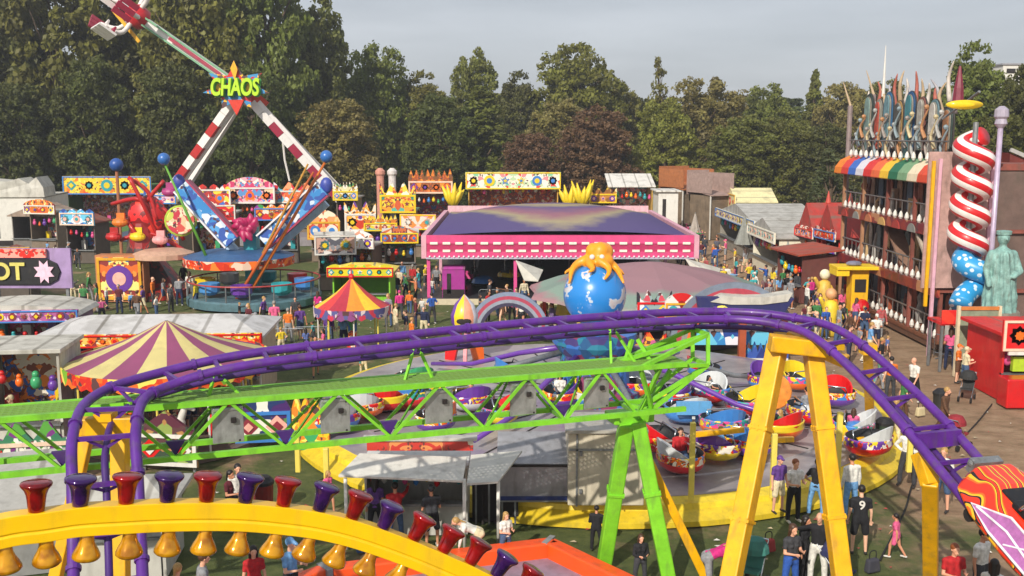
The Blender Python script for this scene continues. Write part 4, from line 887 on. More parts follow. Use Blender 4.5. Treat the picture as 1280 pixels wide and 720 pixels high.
def board(parent, w_, h_, m_, loc, rz=0, style='flat', t=.14, name='sign_board', seed=0, parts=None):
    """upright painted board with a shaped top edge; loc = bottom centre, local"""
    rg = random.Random(seed * 13 + 5); pts = []
    N = 16
    for k in range(N + 1):
        x = -w_ / 2 + w_ * k / N; u = k / N
        if style == 'flat': y = h_
        elif style == 'dome': y = h_ * (.62 + .38 * math.sin(PI * u) ** .6) if 0 < k < N else h_ * .62
        elif style == 'scallop': y = h_ * (.78 + .22 * abs(math.sin(PI * u * 4)))
        elif style == 'spiky': y = h_ * (.55 + .45 * (1 if k % 2 else .25) * rg.uniform(.7, 1))
        elif style == 'crown': y = h_ * (.6 + .4 * (abs(math.cos(PI * u * 3)) ** 2) * rg.uniform(.75, 1))
        elif style == 'gable': y = h_ * (.6 + .4 * (1 - abs(2 * u - 1)))
        pts.append((x, y))
    M_ = Matrix.Translation(loc) @ Matrix.Rotation(rz, 4, 'Z'); b_ = MB(); b_.X = M_
    b_.slab([(x, 0, 0) for x in ()] + [(-w_ / 2, -t / 2, 0), (w_ / 2, -t / 2, 0)] + [(x, -t / 2, y) for x, y in reversed(pts)], (0, t, 0))
    o_ = b_.build(name, m_, parent)
    if w_ > 1.2 and h_ > .45 and style in ('flat', 'dome', 'scallop', 'crown', 'gable', 'spiky'):
        hb = h_ * {'flat': 1, 'dome': .62, 'scallop': .78, 'spiky': .5, 'crown': .58, 'gable': .6}[style]; f_ = MB(); f_.X = M_; e_ = .05 * min(w_, h_) + .03; zf = -t / 2 - .03
        for (x_, z_, a_, c_) in ((0, e_ / 2 + .02, w_ - .04, e_), (0, hb - e_ / 2 - .02, w_ - .04, e_)): f_.box((x_, zf, z_), (a_, .05, c_))
        for s_ in (-1, 1): f_.box((s_ * (w_ / 2 - e_ / 2 - .02), zf, hb / 2), (e_, .052, hb - 2 * e_ - .04))
        f_.build('border', rg.choice([CY, CR_, WHITE, CB, mat('#d8a020', .4), mat('#e8c8b0', .5)]), o_)
        N2 = max(1, int(w_ / (hb * .85))); mc_ = [rg.choice([CR_, CB, CP, TEAL, mat('#8a2a3a', .5)]), rg.choice([CY, WHITE, mat('#f0b0a0', .5), COt])]
        for k in range(N2):
            g_ = MB(); g_.X = M_; x_ = -w_ / 2 + w_ * (k + .5) / N2; r_ = hb * .30 * rg.uniform(.85, 1.1); z_ = hb / 2; kind = (seed + (k if k < N2 / 2 else N2 - 1 - k)) % 4; npt = (20, 10, 4, 16)[kind]; pp_ = []
            for j_ in range(npt): rr_ = r_ * ((1, 1)[j_ % 2] if kind == 0 else (1, .45)[j_ % 2] if kind == 1 else 1.1 if kind == 2 else (1, .75)[j_ % 2]); pp_.append((x_ + rr_ * math.cos(2 * PI * j_ / npt + PI / 2), zf + .01 * kind, z_ + rr_ * math.sin(2 * PI * j_ / npt + PI / 2)))
            g_.slab(pp_, (0, .02, 0), k % 2); g_.slab([(x_ + (p[0] - x_) * .5, zf - .02, z_ + (p[2] - z_) * .5) for p in pp_], (0, .02, 0), 1 - k % 2); g_.build('painted_motif', mc_, o_)
    return o_
FT = [0]
def stall(name, label, cat, loc, rz, w_, dp, h_, body, roofm, fascia, fh=.7, rtype='flat', fstyle='flat', group=None, awn=None, opening=True, prizes=True, roofh=.6, seed=None, poles=True, oh=.25):
    """kiosk facing local -Y. loc = ground centre"""
    FT[0] += 1; sd = FT[0] if seed is None else seed; rg = random.Random(sd)
    r = thing(name, label, cat, loc, rz, group)
    q = MB()
    if opening:
        q.box((0, dp / 2, h_ / 2), (w_, .08, h_)).box((-w_ / 2 + .04, 0, h_ / 2), (.08, dp - .1, h_)).box((w_ / 2 - .04, 0, h_ / 2), (.08, dp - .1, h_)).box((0, -dp / 2 + .05, .5), (w_ - .2, .1, 1.0)).box((0, 0, .06), (w_ - .2, dp - .3, .1), 1)
    else: q.box((0, 0, h_ / 2), (w_, dp, h_)); q.box((0, -dp / 2 - .02, .3), (w_ * .96, .03, .5), 1); q.box((-w_ * .2, -dp / 2 - .02, h_ * .52), (w_ * .18, .03, h_ * .7), 1)
    q.build('wall', [body, DARK], r)
    if opening:
        q = MB(); q.box((0, -dp / 2, 1.04), (w_, .4, .06)); q.build('counter', STEEL, r)
    ow, od = w_ / 2 + oh, dp / 2 + oh
    q = MB()
    if rtype == 'flat': q.box((0, 0, h_ + .08), (2 * ow, 2 * od, .14))
    elif rtype == 'hip':
        k = min(ow, od) * .75; e_ = [q.pt(p) for p in ((-ow, -od, h_), (ow, -od, h_), (ow, od, h_), (-ow, od, h_), (-ow, -od, h_ + .1), (ow, -od, h_ + .1), (ow, od, h_ + .1), (-ow, od, h_ + .1), (-ow + k, 0, h_ + roofh), (ow - k, 0, h_ + roofh))]
        for f_ in ((3, 2, 1, 0), (0, 1, 5, 4), (1, 2, 6, 5), (2, 3, 7, 6), (3, 0, 4, 7), (4, 5, 9, 8), (6, 7, 8, 9), (5, 6, 9), (7, 4, 8)): q.face([e_[i] for i in f_])
    elif rtype == 'gable':
        pr = [(-ow, h_), (ow, h_), (ow, h_ + .1), (0, h_ + roofh), (-ow, h_ + .1)]; q.slab([(x, -od, z) for x, z in pr], (0, 2 * od, 0))
    elif rtype == 'shed': q.slab([(-ow, -od, h_ - .0), (ow, -od, h_ - .0), (ow, od, h_ + roofh), (-ow, od, h_ + roofh)], (0, 0, .1))
    elif rtype == 'barrel':
        pr = [(ow * math.cos(PI * k / 10), h_ + roofh * math.sin(PI * k / 10)) for k in range(11)]; q.slab([(x, -od, z) for x, z in pr], (0, 2 * od, 0))
    if roofm.name not in SMC: SMC[roofm.name] = seamed(roofm)
    q.build('roof', SMC[roofm.name], r, bev=.02 if rtype == 'flat' else 0)
    if opening and prizes:
        q = MB(); q.box((0, dp / 2 - .1, (h_ + 1.1) / 2), (w_ - .3, .05, h_ - 1.2)); q.build('rear_display', art([rg.choice(['#3a6ac0', '#c83a4a', '#e8c040', '#7a3a90', '#e8a0b0', '#4a9a70']), '#e8e0d0', rg.choice(['#f08a30', '#50a8c0', '#d84080']), '#8a4a3a'], 4, sd % 5), r)
    if fascia: board(r, w_ + 2 * oh, fh, fascia, (0, -od - .08, h_ - (fh * .45 if fstyle == 'flat' else .15)), 0, fstyle, .1, 'fascia', sd)
    if awn:
        q = MB(); q.slab([(-ow, -od - .02, h_ - .15), (ow, -od - .02, h_ - .15), (ow, -od - 1.1, h_ - .6), (-ow, -od - 1.1, h_ - .6)], (0, 0, .05)); q.build('awning', awn, r)
        if poles:
            for s in (-1, 1): MB().tube([(s * (ow - .05), -od - 1.05, 0), (s * (ow - .05), -od - 1.05, h_ - .6)], .035, 6).build('pole', WHITE, r)
    if opening and prizes:
        cs = [RED, WHITE, TEAL, PINK, CB, CY, COt, CP, CG]
        n_ = max(4, min(14, int(w_ * 2.2)))
        for i in range(n_):
            x = -w_ / 2 + .3 + (w_ - .6) * i / (n_ - 1); z = h_ - .75 - .35 * rg.random(); s = rg.uniform(.12, .2)
            q = MB(); q.ball((x, -dp / 2 + .25, z), s, 8, sq=(1, .9, 1.2)); q.ball((x, -dp / 2 + .25, z + s * 1.4), s * .65, 8); q.build('hanging_toy', rg.choice(cs), r, smooth=True)
        for i in range(max(2, n_ // 2)):
            q = MB(); x = -w_ / 2 + .5 + (w_ - 1) * i / max(1, n_ // 2 - 1); q.box((x, dp / 2 - .5, 1.3 + .2 * (i % 2)), (.35, .3, .5 + .2 * rg.random())); q.build('prize_box', rg.choice(cs), r)
    return r
def tent(name, label, cat, loc, rad, ez, az, cols, nseg=24, val=None, vh=.4, poles=8, inner=True, fin=None, group=None, scal=True):
    r = thing(name, label, cat, loc, 0, group); q = MB(); S_ = nseg * 2
    prof = [(rad, ez), (rad * .72, ez + (az - ez) * .22), (rad * .42, ez + (az - ez) * .5), (rad * .16, ez + (az - ez) * .82), (.06, az)]
    q.lathe(prof, (0, 0, 0), S_, mf=lambda i, j_: (j_ // 2) % len(cols), caps=False); q.lathe([(.06, az - .05), (rad * .42, ez + (az - ez) * .5 - .06), (rad - .05, ez - .02)], (0, 0, 0), S_, caps=False); q.build('canopy', list(cols), r)
    q = MB(); K_ = S_ * 2
    for j_ in range(K_):
        a, b2 = 2 * PI * j_ / K_, 2 * PI * (j_ + 1) / K_; f0 = vh * (.75 + .25 * abs(math.sin(nseg * a))) if scal else vh; f1 = vh * (.75 + .25 * abs(math.sin(nseg * b2))) if scal else vh; R_ = rad + .03
        q.slab([(R_ * math.cos(a), R_ * math.sin(a), ez - f0), (R_ * math.cos(b2), R_ * math.sin(b2), ez - f1), (R_ * math.cos(b2), R_ * math.sin(b2), ez + .06), (R_ * math.cos(a), R_ * math.sin(a), ez + .06)], (-.04 * math.cos(a), -.04 * math.sin(a), 0))
    q.build('valance', val, r)
    q = MB(); q.lathe([(.3, 0), (.3, .4), (.22, .5), (.2, ez), (.4, ez + .1)], (0, 0, 0), 12); q.build('centre_column', art(PAL1, 3, 2), r)
    q = MB(); q.lathe([(rad * .96, 0), (rad * .96, .22), (.2, .24)], (0, 0, 0), 32); q.build('floor', mat('#6a5a50', .6), r)
    for k in range(poles):
        a = 2 * PI * k / poles + .2; MB().tube([(rad * .9 * math.cos(a), rad * .9 * math.sin(a), .2), (rad * .9 * math.cos(a), rad * .9 * math.sin(a), ez)], .035, 6).build('pole', [WHITE, YELP][k % 2], r)
    if fin: q = MB(); q.ball((0, 0, az + .1), .14, 10); q.tube([(0, 0, az), (0, 0, az + .5)], .025, 6); q.build('finial', fin, r)
    return r
# ================================================================ left middle kiosks
CANV = mat('#bab8b0', .7, 0, .1, 1.5, .1, 0, .3); CANW = mat('#bfbcb2', .7, 0, .2, 1.2, .2, 0, .45); GREYR = mat('#9c9ca2', .5, .1, .15, 1.5, 0, 0, .4)
stall('refreshment_kiosk', 'long white roofed kiosk behind the purple and cream striped roundabout', 'kiosk', (-13.6, 38.2, 0), .06, 8.0, 3.8, 2.55, mat('#b8a890', .6), mat('#c6c4c2', .5, 0, .15, 1, 0, 0, .4), art(PAL7 + ['#e0c838'], 3.2, 4), .5, 'hip', roofh=.62)
tent('roundabout', 'round fairground roundabout with purple and cream striped canopy at left', 'roundabout', (-11.35, 32.3, 0), 3.25, 2.75, 4.0, [mat('#8a4468', .65, 0, .12, 1, 0, 0, .2), mat('#c9bb7c', .65, 0, .12, 1, 0, 0, .2)], 20, art(['#d8401c', '#e8b020', '#7ab030', '#e86a20', '#f0d860', '#c8281c'], 2.2, 5, .5), .42, 12)
horse_cols = [WHITE, CR_, CB, CY, CP, COt]
for k in range(8):                              # little ride horses belong to the roundabout
    a = k / 8 * 2 * PI + .3; rt = [o for o in bpy.data.objects if o.name == 'roundabout'][0]; c_ = Vector((2.3 * math.cos(a), 2.3 * math.sin(a), 1.15)); t_ = Vector((-math.sin(a), math.cos(a), 0)); q = MB()
    capsule(q, c_ - t_ * .35, c_ + t_ * .3, .19, .2, 8); capsule(q, c_ + t_ * .35 + Vector((0, 0, .1)), c_ + t_ * .5 + Vector((0, 0, .5)), .13, .09, 8); capsule(q, c_ + t_ * .5 + Vector((0, 0, .52)), c_ + t_ * .75 + Vector((0, 0, .4)), .09, .06, 8)
    for s in (-.32, .3):
        for u in (-.1, .1): capsule(q, c_ + t_ * s + Vector((math.cos(a) * u, math.sin(a) * u, -.1)), c_ + t_ * (s * 1.4) + Vector((math.cos(a) * u, math.sin(a) * u, -.6)), .06, .035, 6)
    capsule(q, c_ - t_ * .5, c_ - t_ * .65 + Vector((0, 0, -.4)), .06, .03, 6); o = q.build('horse', horse_cols[k % 6], rt, smooth=True); MB().tube([c_ - Vector((0, 0, .9)), c_ + Vector((0, 0, 1.5))], .025, 6).build('twisted_pole', YELP, o)
stall('food_booth', 'white booth with a dark serving hatch at the left edge below the striped canopy', 'booth', (-15.6, 31.5, 0), .12, 2.6, 2.2, 3.3, CANW, CANW, None, .5, 'flat', oh=.12)
stall('snack_trailer', 'trailer with a curved white roof and purple fascia under the black arrow sign', 'trailer', (-21.7, 43.5, 0), .1, 5.4, 2.4, 2.35, mat('#8a6a8a', .5), CANW, art(['#8a4a8a', '#c890b8', '#5a3a70', '#d8c8d8', '#b05a90'], 3, 7), .55, 'barrel', roofh=.5)
# hot food arrow sign
ar = thing('arrow_sign', 'black arrow shaped sign with yellow letters and a pink burst on a lilac board', 'sign', (-23.4, 48, 0))
LIL = mat('#a48ab8', .5, 0, .2, 1.5)
q = MB(); q.box((0, .2, 3.65), (4.0, .15, 1.95)); q.build('back_board', LIL, ar); q = MB(); pt_ = [(-2.2, 2.85), (.9, 2.85), (1.35, 3.1), (1.5, 3.5), (1.35, 3.9), (.9, 4.12), (-2.2, 4.12)]; q.slab([(x, .02, z) for x, z in pt_], (0, .1, 0)); q.build('arrow_panel', BLACK, ar, bev=.02)
q = MB(); st = []
for k in range(16): a = k / 16 * 2 * PI; rr_ = .52 if k % 2 else .3; st.append((.75 + math.cos(a) * rr_ * 1.0, -.05, 3.5 + math.sin(a) * rr_ * 1.15))
q.slab(st, (0, .05, 0)); q.build('burst', mat('#f0c8dc', .5), ar)
text_mesh('OT', 1.15, .03, 'lettering', mat('#d8cc6a', .5), ar, (-1.0, -.03, 3.48), (PI / 2, 0, 0), .03)
q = MB(); q.box((-.6, 0, 4.4), (3.0, .18, .42)); q.build('red_strip', art(['#d82a20', '#e85a30', '#f0a090', '#c81c1c'], 4, 3), ar)
for x in (-1.7, 1.7): MB().box((x, .3, 1.4), (.14, .14, 2.8)).build('post', STEEL, ar)
# white lorry far left
wl = stall('white_lorry_box', 'white lorry box body with a torn white canvas top at the upper left edge', 'lorry', (-46.6, 95, 0), .15, 6.4, 8, 4.4, WHITE, CANW, None, .6, 'flat', opening=False, oh=.05)
q = MB(); q.slab([(-3, -4.1, 4.5), (3.4, -4.2, 4.5), (3.3, -4.1, 5.4), (2.7, -3.9, 6.3), (2.0, -3.9, 5.7), (1.2, -3.9, 6.2), (.2, -4, 5.9), (-3, -3.9, 6.2)], (0, 3.5, 0)); q.build('canvas_cover', CANW, wl)
q = MB(); q.box((-1.4, -4.06, 3.3), (1.2, .05, 1.1)); q.build('blue_badge', mat('#4a4a9a', .5), wl)
for x in (-2.4, 2.4):
    for y in (-2.8, 2.8): MB().tube([(x - .2, y, .45), (x + .2, y, .45)], .45, 14).build('wheel', RUB, wl)
stall('canvas_shelter', 'grey shelter with a low canvas roof right of the white lorry', 'shelter', (-42.0, 90, 0), 0, 4.2, 4, 3.0, mat('#77706a', .8), mat('#a08a7a', .7), None, .4, 'gable', prizes=False, roofh=1.0)
def at(px, ztop_y, d_): return D(px, ztop_y, d_)
def backstall(name, label, cat, x0, x1, yt, d_, fas, fh, body, roofm, style='flat', rtype='flat', dep=3.5, **k):
    X0 = (x0 - 640) * d_ / F; X1 = (x1 - 640) * d_ / F; zt = D((x0 + x1) / 2, yt, d_).z
    h_ = zt - (fh * .55 if style == 'flat' else fh - .15) if fas else zt - .15
    return stall(name, label, cat, ((X0 + X1) / 2, d_ + dep / 2, 0), k.pop('rz', 0), X1 - X0 - .4, dep, h_, body, roofm, fas, fh, rtype, style, **k)
GRN = mat('#4f7a3a', .6); CRM = mat('#d9caa0', .55, 0, .15); BRN = mat('#8a5a3a', .6, 0, .3); 
SIGNY = art(['#f2c628', '#d85a10', '#f0a81c', '#f4dc60', '#e07a14', '#f2c628'], 2.6, 9, .5, .9)
backstall('sign_stall', 'stall with a long yellow sign covered in orange lettering shapes at far left', 'stall', 83, 192, 220, 104, SIGNY, 1.9, GRN, GRN)
bs = [
 ('toy_stall', 'stall with a pink domed painted sign behind the spinning ride, left of its centre', 284, 345, 221, 98, art(['#e8a8b0', '#f0c8a0', '#f4e4d8', '#c83a6a', '#e88a40', '#5a90c8'], 2.2, 21), 2.6, 'dome'),
 ('toy_stall', 'stall with a red and white scalloped sign left of the pink domed one', 236, 290, 230, 97, art(['#c8281c', '#e8e0d4', '#3a6ac0', '#f0d040', '#b0302c'], 2.0, 22), 2.2, 'scallop'),
 ('toy_stall', 'stall with orange, red and pale painted crest right of the pink domed one', 345, 402, 226, 99, art(['#e86a30', '#f0e0e8', '#c82030', '#5ab0c8', '#f0a070'], 2.0, 23), 2.2, 'crown'),
 ('toy_stall', 'stall with a jagged cream and green sign just right of the striped ride leg', 418, 448, 226, 92, art(['#d8d0a0', '#4a8a50', '#e8e0d0', '#b89a40'], 2.2, 24), 1.8, 'spiky'),
 ('toy_stall', 'stall with an orange and violet crest beside the tall teal pillars', 432, 470, 250, 84, art(['#f08a20', '#6a3a90', '#f0b040', '#c83a20', '#e8d8c0'], 2.0, 25), 2.6, 'crown'),
 ('toy_stall', 'stall with orange and pale painted front behind the yellow and green hut', 385, 425, 262, 80, art(['#e89a60', '#f0dcc0', '#c84a30', '#8a8a90', '#f0c080'], 2.0, 26), 2.4, 'dome'),
]
for nm, lb, x0, x1, yt, d_, fm, fh, sty in bs: backstall(nm, lb, 'stall', x0, x1, yt, d_, fm, fh, mat('#7a6a5a', .7), mat('#8a8680', .7), sty, group='painted stalls behind the spinning ride')
backstall('fancy_stall', 'teal and yellow fronted stall with painted swirls near the two pillars', 'stall', 476, 520, 226, 100, art(PAL3, 1.8, 11), 3.2, mat('#c8b048', .6), mat('#8ab8a8', .6), 'crown')
for i, (px, cm, lb) in enumerate(((475, '#c88a78', 'left'), (490, '#cfc8c4', 'right'))):
    p = D(px, 210, 101); pr = thing('pillar', '%s pillar of the pair rising behind the teal and yellow stall' % ('pinkish left' if i == 0 else 'pale right'), 'pillar', (p.x, 101, 0)); q = MB(); q.lathe([(.5, 0), (.5, .5), (.38, .6), (.38, p.z - .8), (.5, p.z - .6), (.5, p.z - .3), (.2, p.z)], (0, 0, 0), 12); q.build('column', mat(cm, .6), pr, smooth=False)
backstall('orange_stall', 'stall topped by a large orange brown branching sign left of centre', 'stall', 512, 566, 210, 103, art(['#c8641c', '#e08a28', '#a84a14', '#d87820', '#7a4a1c'], 3.0, 12, .5, .9), 2.6, art(PAL3 + ['#c8c8a0'], 1.5, 13), mat('#b8a868', .6), 'spiky')
sw = backstall('sweet_stall', 'wide stall with a white, red and green painted sign above dark openings at centre', 'stall', 583, 700, 215, 100, art(['#e8dcc8', '#d84a4a', '#8ac8a0', '#f0e8d8', '#e88a90', '#b8d0a8'], 2.4, 14), 1.7, mat('#d8a84a', .6), mat('#c85a30', .6))
board(sw, 6.2, 1.0, art(PAL4, 1.6, 15), (0, -2.3, 2.2), 0, 'scallop', .2, 'lower_sign', 3)
def yellow_plant(px, yt, d_, label, sd):
    p = D(px, yt, d_); r = thing('flower_figure', label, 'figure', (p.x, d_, 0)); rg = random.Random(sd)
    MB().tube([(0, 0, 0), (.1, 0, p.z * .5), (0, 0, p.z * .7)], [.4, .3, .25], 8).build('stem', mat('#c8a828', .5), r, smooth=True); q = MB()
    for k in range(9):
        a = k / 9 * 2 * PI; c_ = Vector((0, 0, p.z * .55)); pts = [c_, c_ + Vector((math.cos(a) * .6, math.sin(a) * .4, .9)), c_ + Vector((math.cos(a) * 1.1, math.sin(a) * .6, p.z * .4 * rg.uniform(.6, 1)))]; q.tube(pts, [.34, .3, .04], 7)
    q.build('petals', mat('#e8c820', .5, 0, .15), r, smooth=True); return r
yellow_plant(566, 222, 97, 'yellow flower shaped figure beside the left end of the wide centre stall', 1); yellow_plant(728, 220, 97, 'yellow flower shaped figure left of the plain white roof', 2); yellow_plant(712, 226, 98, 'smaller yellow figure close to the right end of the wide centre stall', 4)
stall('ornate_stall', 'yellow and brown painted stall between the yellow flower figure and white roof', 'stall', ((752 - 640) * .08, 100.5, 0), 0, 2.2, 3, 3.6, CRM, CRM, art(['#c8a838', '#8a5a2a', '#e8d8a0', '#b87a30'], 2, 16), 1.6, 'flat', 'crown')
backstall('white_roof_stall', 'stall with a plain white sloping roof right of centre', 'stall', 760, 818, 232, 99, None, .5, mat('#c8a050', .6), mat('#d8d4cc', .6, 0, .1), rtype='shed', roofh=1.1)
backstall('white_van', 'small white sided catering unit right of the sloping white roof', 'catering unit', 820, 850, 238, 92, None, .5, WHITE, WHITE, opening=False)
def crate(px, yt, d_, w_, h_, dp, rz, m1_, label):
    p = D(px, yt, d_); r = thing('stall_hood', label, 'stall', (p.x, d_, 0), rz); q = MB(); z1 = p.z; q.slab([(-w_ / 2, -dp / 2, z1 - h_), (w_ / 2, -dp / 2, z1 - h_), (w_ / 2, dp / 2, z1 - h_ * .8), (-w_ / 2, dp / 2, z1 - h_ * .8)], (0, 0, .12)); q.box((0, dp / 2, z1 - h_ / 2), (w_, .12, h_)); q.box((-w_ / 2, 0, z1 - h_ / 2), (.12, dp, h_ * .8)); q.box((w_ / 2, 0, z1 - h_ / 2), (.12, dp, h_ * .8)); q.build('hood', m1_, r); q = MB(); q.box((0, 0, (z1 - h_) / 2), (w_ * .9, dp * .8, z1 - h_)); q.build('body', mat('#7a6a58', .7, 0, .35, 1.5, 0, 0, .5), r)
    for s in (-1, 1): MB().box((s * w_ * .47, -dp * .45, (z1 - h_) / 2), (.1, .1, z1 - h_)).build('post', WHITE, r)
crate(858, 208, 103, 3.8, 2.3, 4, .5, mat('#a8683e', .7, 0, .25), 'brown open box shaped stall hood with orange sunlit side at far right of back row'); crate(888, 213, 99, 2.6, 2.4, 4, .45, mat('#a08880', .7, 0, .25), 'grey brown box shaped stall hood right of the orange brown one')
# --- avenue of stalls on the right, facing the walkway
stall('cream_stall', 'cream gabled stall at the far end of the right hand avenue', 'stall', (23.3, 98, 0), -PI / 2, 5.2, 3.5, 3.7, mat('#d8cf90', .6, 0, .1), mat('#dcd2a0', .6, 0, .1), mat('#e4d8a0', .6, 0, .1), 1.4, 'gable', roofh=1.3)
stall('white_marquee', 'long white stall with broad canvas roof lining the right hand avenue', 'marquee', (21.9, 85.5, 0), -PI / 2, 14.5, 5.2, 3.0, mat('#8a8478', .7), mat('#b0aea8', .7, 0, .2, 1, .1, 0, .4), mat('#ded8c4', .6, 0, .08), .8, 'gable', roofh=1.3, seed=44)
stall('white_marquee', 'nearer white stall with a bright end wall beside the red peaked huts', 'marquee', (21.0, 73.2, 0), -PI / 2, 7.5, 4.8, 2.9, mat('#e0d9c2', .6, 0, .08), mat('#a8a6a0', .7, 0, .2, 1, .1, 0, .4), mat('#e4ddc6', .6), .8, 'gable', roofh=1.2)
stall('red_awning_stall', 'low stall under a dusty red flat awning at the right of the avenue', 'stall', (18.2, 61.5, 0), -PI / 2 + .15, 3.6, 2.2, 2.9, mat('#6a3a34', .7), mat('#a4452f', .7, 0, .2, 1, 0, 0, .3), None, .4, 'shed', roofh=.3, oh=.4)
for (x, y, h_, w_, lb) in ((21.6, 68.4, 4.2, 2.6, 'left red peaked hut beside the bright end of the white stall'), (21.9, 64.8, 4.4, 2.8, 'right red peaked hut next to the fun house corner')):
    r = stall('peaked_hut', lb, 'hut', (x, y, 0), -PI / 2 + .1, w_, 2.6, h_ - .9, art(PAL6, 1.5, x), mat('#a8322a', .6, 0, .2), art(['#b83a30', '#e0a890', '#8a2420', '#e8d8c8'], 2.5, y), .8, 'gable', 'scallop', roofh=2.2)
    q = MB(); q.lathe([(.12, h_ + 1.1), (.2, h_ + 1.3), (.02, h_ + 2.1)], (0, 0, 0), 8); q.build('spire', mat('#c04a3a', .6), r)
for i, (px, py, h_, lb) in enumerate(((758 - 0, 0, 0, ''), )): pass
def parasol(px, pyf, h_, col, label, r0=.42):
    p = G(px, pyf); r = thing('closed_parasol', label, 'parasol', p, 0, 'closed parasols in the avenue'); q = MB(); q.lathe([(r0, h_ * .38), (r0 * .75, h_ * .5), (r0 * .4, h_ * .75), (.05, h_)], (0, 0, 0), 16, rip=lambda j_, z_: 1 + .18 * (j_ % 2)); q.build('cloth', col, r); MB().tube([(0, 0, 0), (0, 0, h_ + .12)], .04, 8).build('pole', STEEL, r); MB().lathe([(.35, 0), (.35, .08), (.08, .14)], (0, 0, 0), 14).build('base', STEEL, r)
parasol(929, 326, 3.6, mat('#8a8c86', .8, 0, .2), 'large closed grey parasol in the middle of the crowded avenue', .7); parasol(983, 352, 2.7, mat('#98a098', .8, 0, .2), 'closed pale grey parasol below the red awning'); parasol(868, 308, 3.0, mat('#a49a90', .8, 0, .2), 'closed brownish parasol near the right corner of the dodgem roof', .55)
# ================================================================ dodgems
dg = thing('dodgem_hall', 'dodgem hall with a domed purple roof and pink fascia lined with lamps', 'dodgem ride', (2.9, 60, 0))
dx, dd = 8.05, 20.5
DOME = art(['#4a4480', '#5a5290', '#4f4a88', '#c8b078', '#554c8a', '#a05a7a', '#4a4480'], .32, 17, .6, 2.0)
m, n, b = nt('painted_dome'); L = n.links.new; tc = n.nodes.new('ShaderNodeTexCoord'); sx = n.nodes.new('ShaderNodeSeparateXYZ'); L(tc.outputs['Object'], sx.inputs[0])
dxx = mth('DIVIDE', sx.outputs[0], 8.0); vv = mth('ADD', mth('ADD', mth('MULTIPLY', mth('MULTIPLY', dxx, dxx), 4.2), mth('DIVIDE', mth('SUBTRACT', 20.5, sx.outputs[1]), 4.5)), mth('MULTIPLY', ns(.7, 4), .7))
L(ramp(mth('DIVIDE', vv, 12.0), [(.08, (.22, .18, .2)), (.16, (.28, .13, .17)), (.21, (.12, .09, .20)), (.25, (.36, .30, .17)), (.28, (.12, .09, .20)), (.33, (.28, .13, .17)), (.37, (.34, .29, .18)), (.41, (.10, .08, .19)), (.8, (.09, .065, .20))]), b.inputs['Base Color']); b.inputs['Roughness'].default_value = .9; b.inputs['Specular IOR Level'].default_value = .15
q = MB(); gi = []
for j_ in range(13):
    v_ = j_ / 12; row = []
    for i in range(17):
        u_ = i / 16 * 2 - 1; row.append(q.pt((u_ * (dx - .25), .3 + v_ * (dd - .6), 4.0 + 1.35 * (1 - u_ * u_) ** .8 * math.sin(PI * min(1, v_ * 1.0 + .04)) ** .7)))
    gi.append(row)
for j_ in range(12):
    for i in range(16): q.face((gi[j_][i], gi[j_][i + 1], gi[j_ + 1][i + 1], gi[j_ + 1][i]))
q.build('roof', m, dg, smooth=True)
q = MB(); q.box((0, dd / 2, 3.9), (dx * 2 - .6, dd - .6, .1)); q.build('ceiling', DARK, dg)
FP = mat('#d84a80', .4, 0, .12, 1.5, 0, .2, .15); FP2 = mat('#d8a0b0', .5, 0, .15)
for nm, c_, d_ in (('front_fascia', (0, 0, 3.4), (dx * 2, .3, 1.4)), ):
    q = MB(); q.box((0, 0, 3.85), (dx * 2, .3, .5)); q.box((0, .02, 3.36), (dx * 2, .26, .5), 1); q.box((0, 0, 2.93), (dx * 2 - .01, .3, .36)); q.box((0, -.02, 2.72), (dx * 2 + .06, .36, .1), 2); q.build('front_fascia', [FP, mat('#b83060', .4), mat('#b8b4c8', .5)], dg)
for s in (-1, 1):
    q = MB(); q.box((s * (dx + .16), dd / 2, 3.4), (.3, dd + .3, 1.4)); q.build('side_fascia', FP2, dg)
q = MB(); q.box((0, dd + .0, 3.5), (dx * 2, .3, 1.9)); q.build('rear_fascia', mat('#dcb0b8', .5, 0, .2), dg)
lampw = mat('#f0ead8', .3, 0, .05)
for z_ in (3.62, 3.16):
    for k in range(21):
        q = MB(); q.box((-dx + .45 + k * (2 * dx - .9) / 20, -.17, z_), (.46, .06, .15)); q.build('lamp_panel', lampw, dg, bev=.02)
q = MB()
for k in range(54): q.ball((-dx + .2 + k * .293, -.22, 2.82), .07, 6)
o = q.build('lamp_row', mat('#e8d8e0', .3), dg); o['kind'] = 'stuff'
for x in (-dx + .1, -2.7, 2.7, dx - .1):
    for y in (.1, dd / 2, dd - .1): MB().box((x, y, 1.35), (.2, .2, 2.7)).build('post', [PINK, FP2][int(y > 5)], dg)
q = MB(); q.box((0, dd / 2, .15), (dx * 2 + 1.4, dd + 1.6, .3)); q.build('floor', mat('#4a4a50', .35, .4, .2), dg); q = MB(); q.box((0, -.85, .17), (dx * 2 + 1.5, .12, .36)); q.build('floor_edge', mat('#c8bca0', .6), dg)
q = MB(); q.box((0, dd - .4, 1.4), (dx * 2, .1, 2.6)); q.build('rear_wall', mat('#1e1a20', .9), dg)
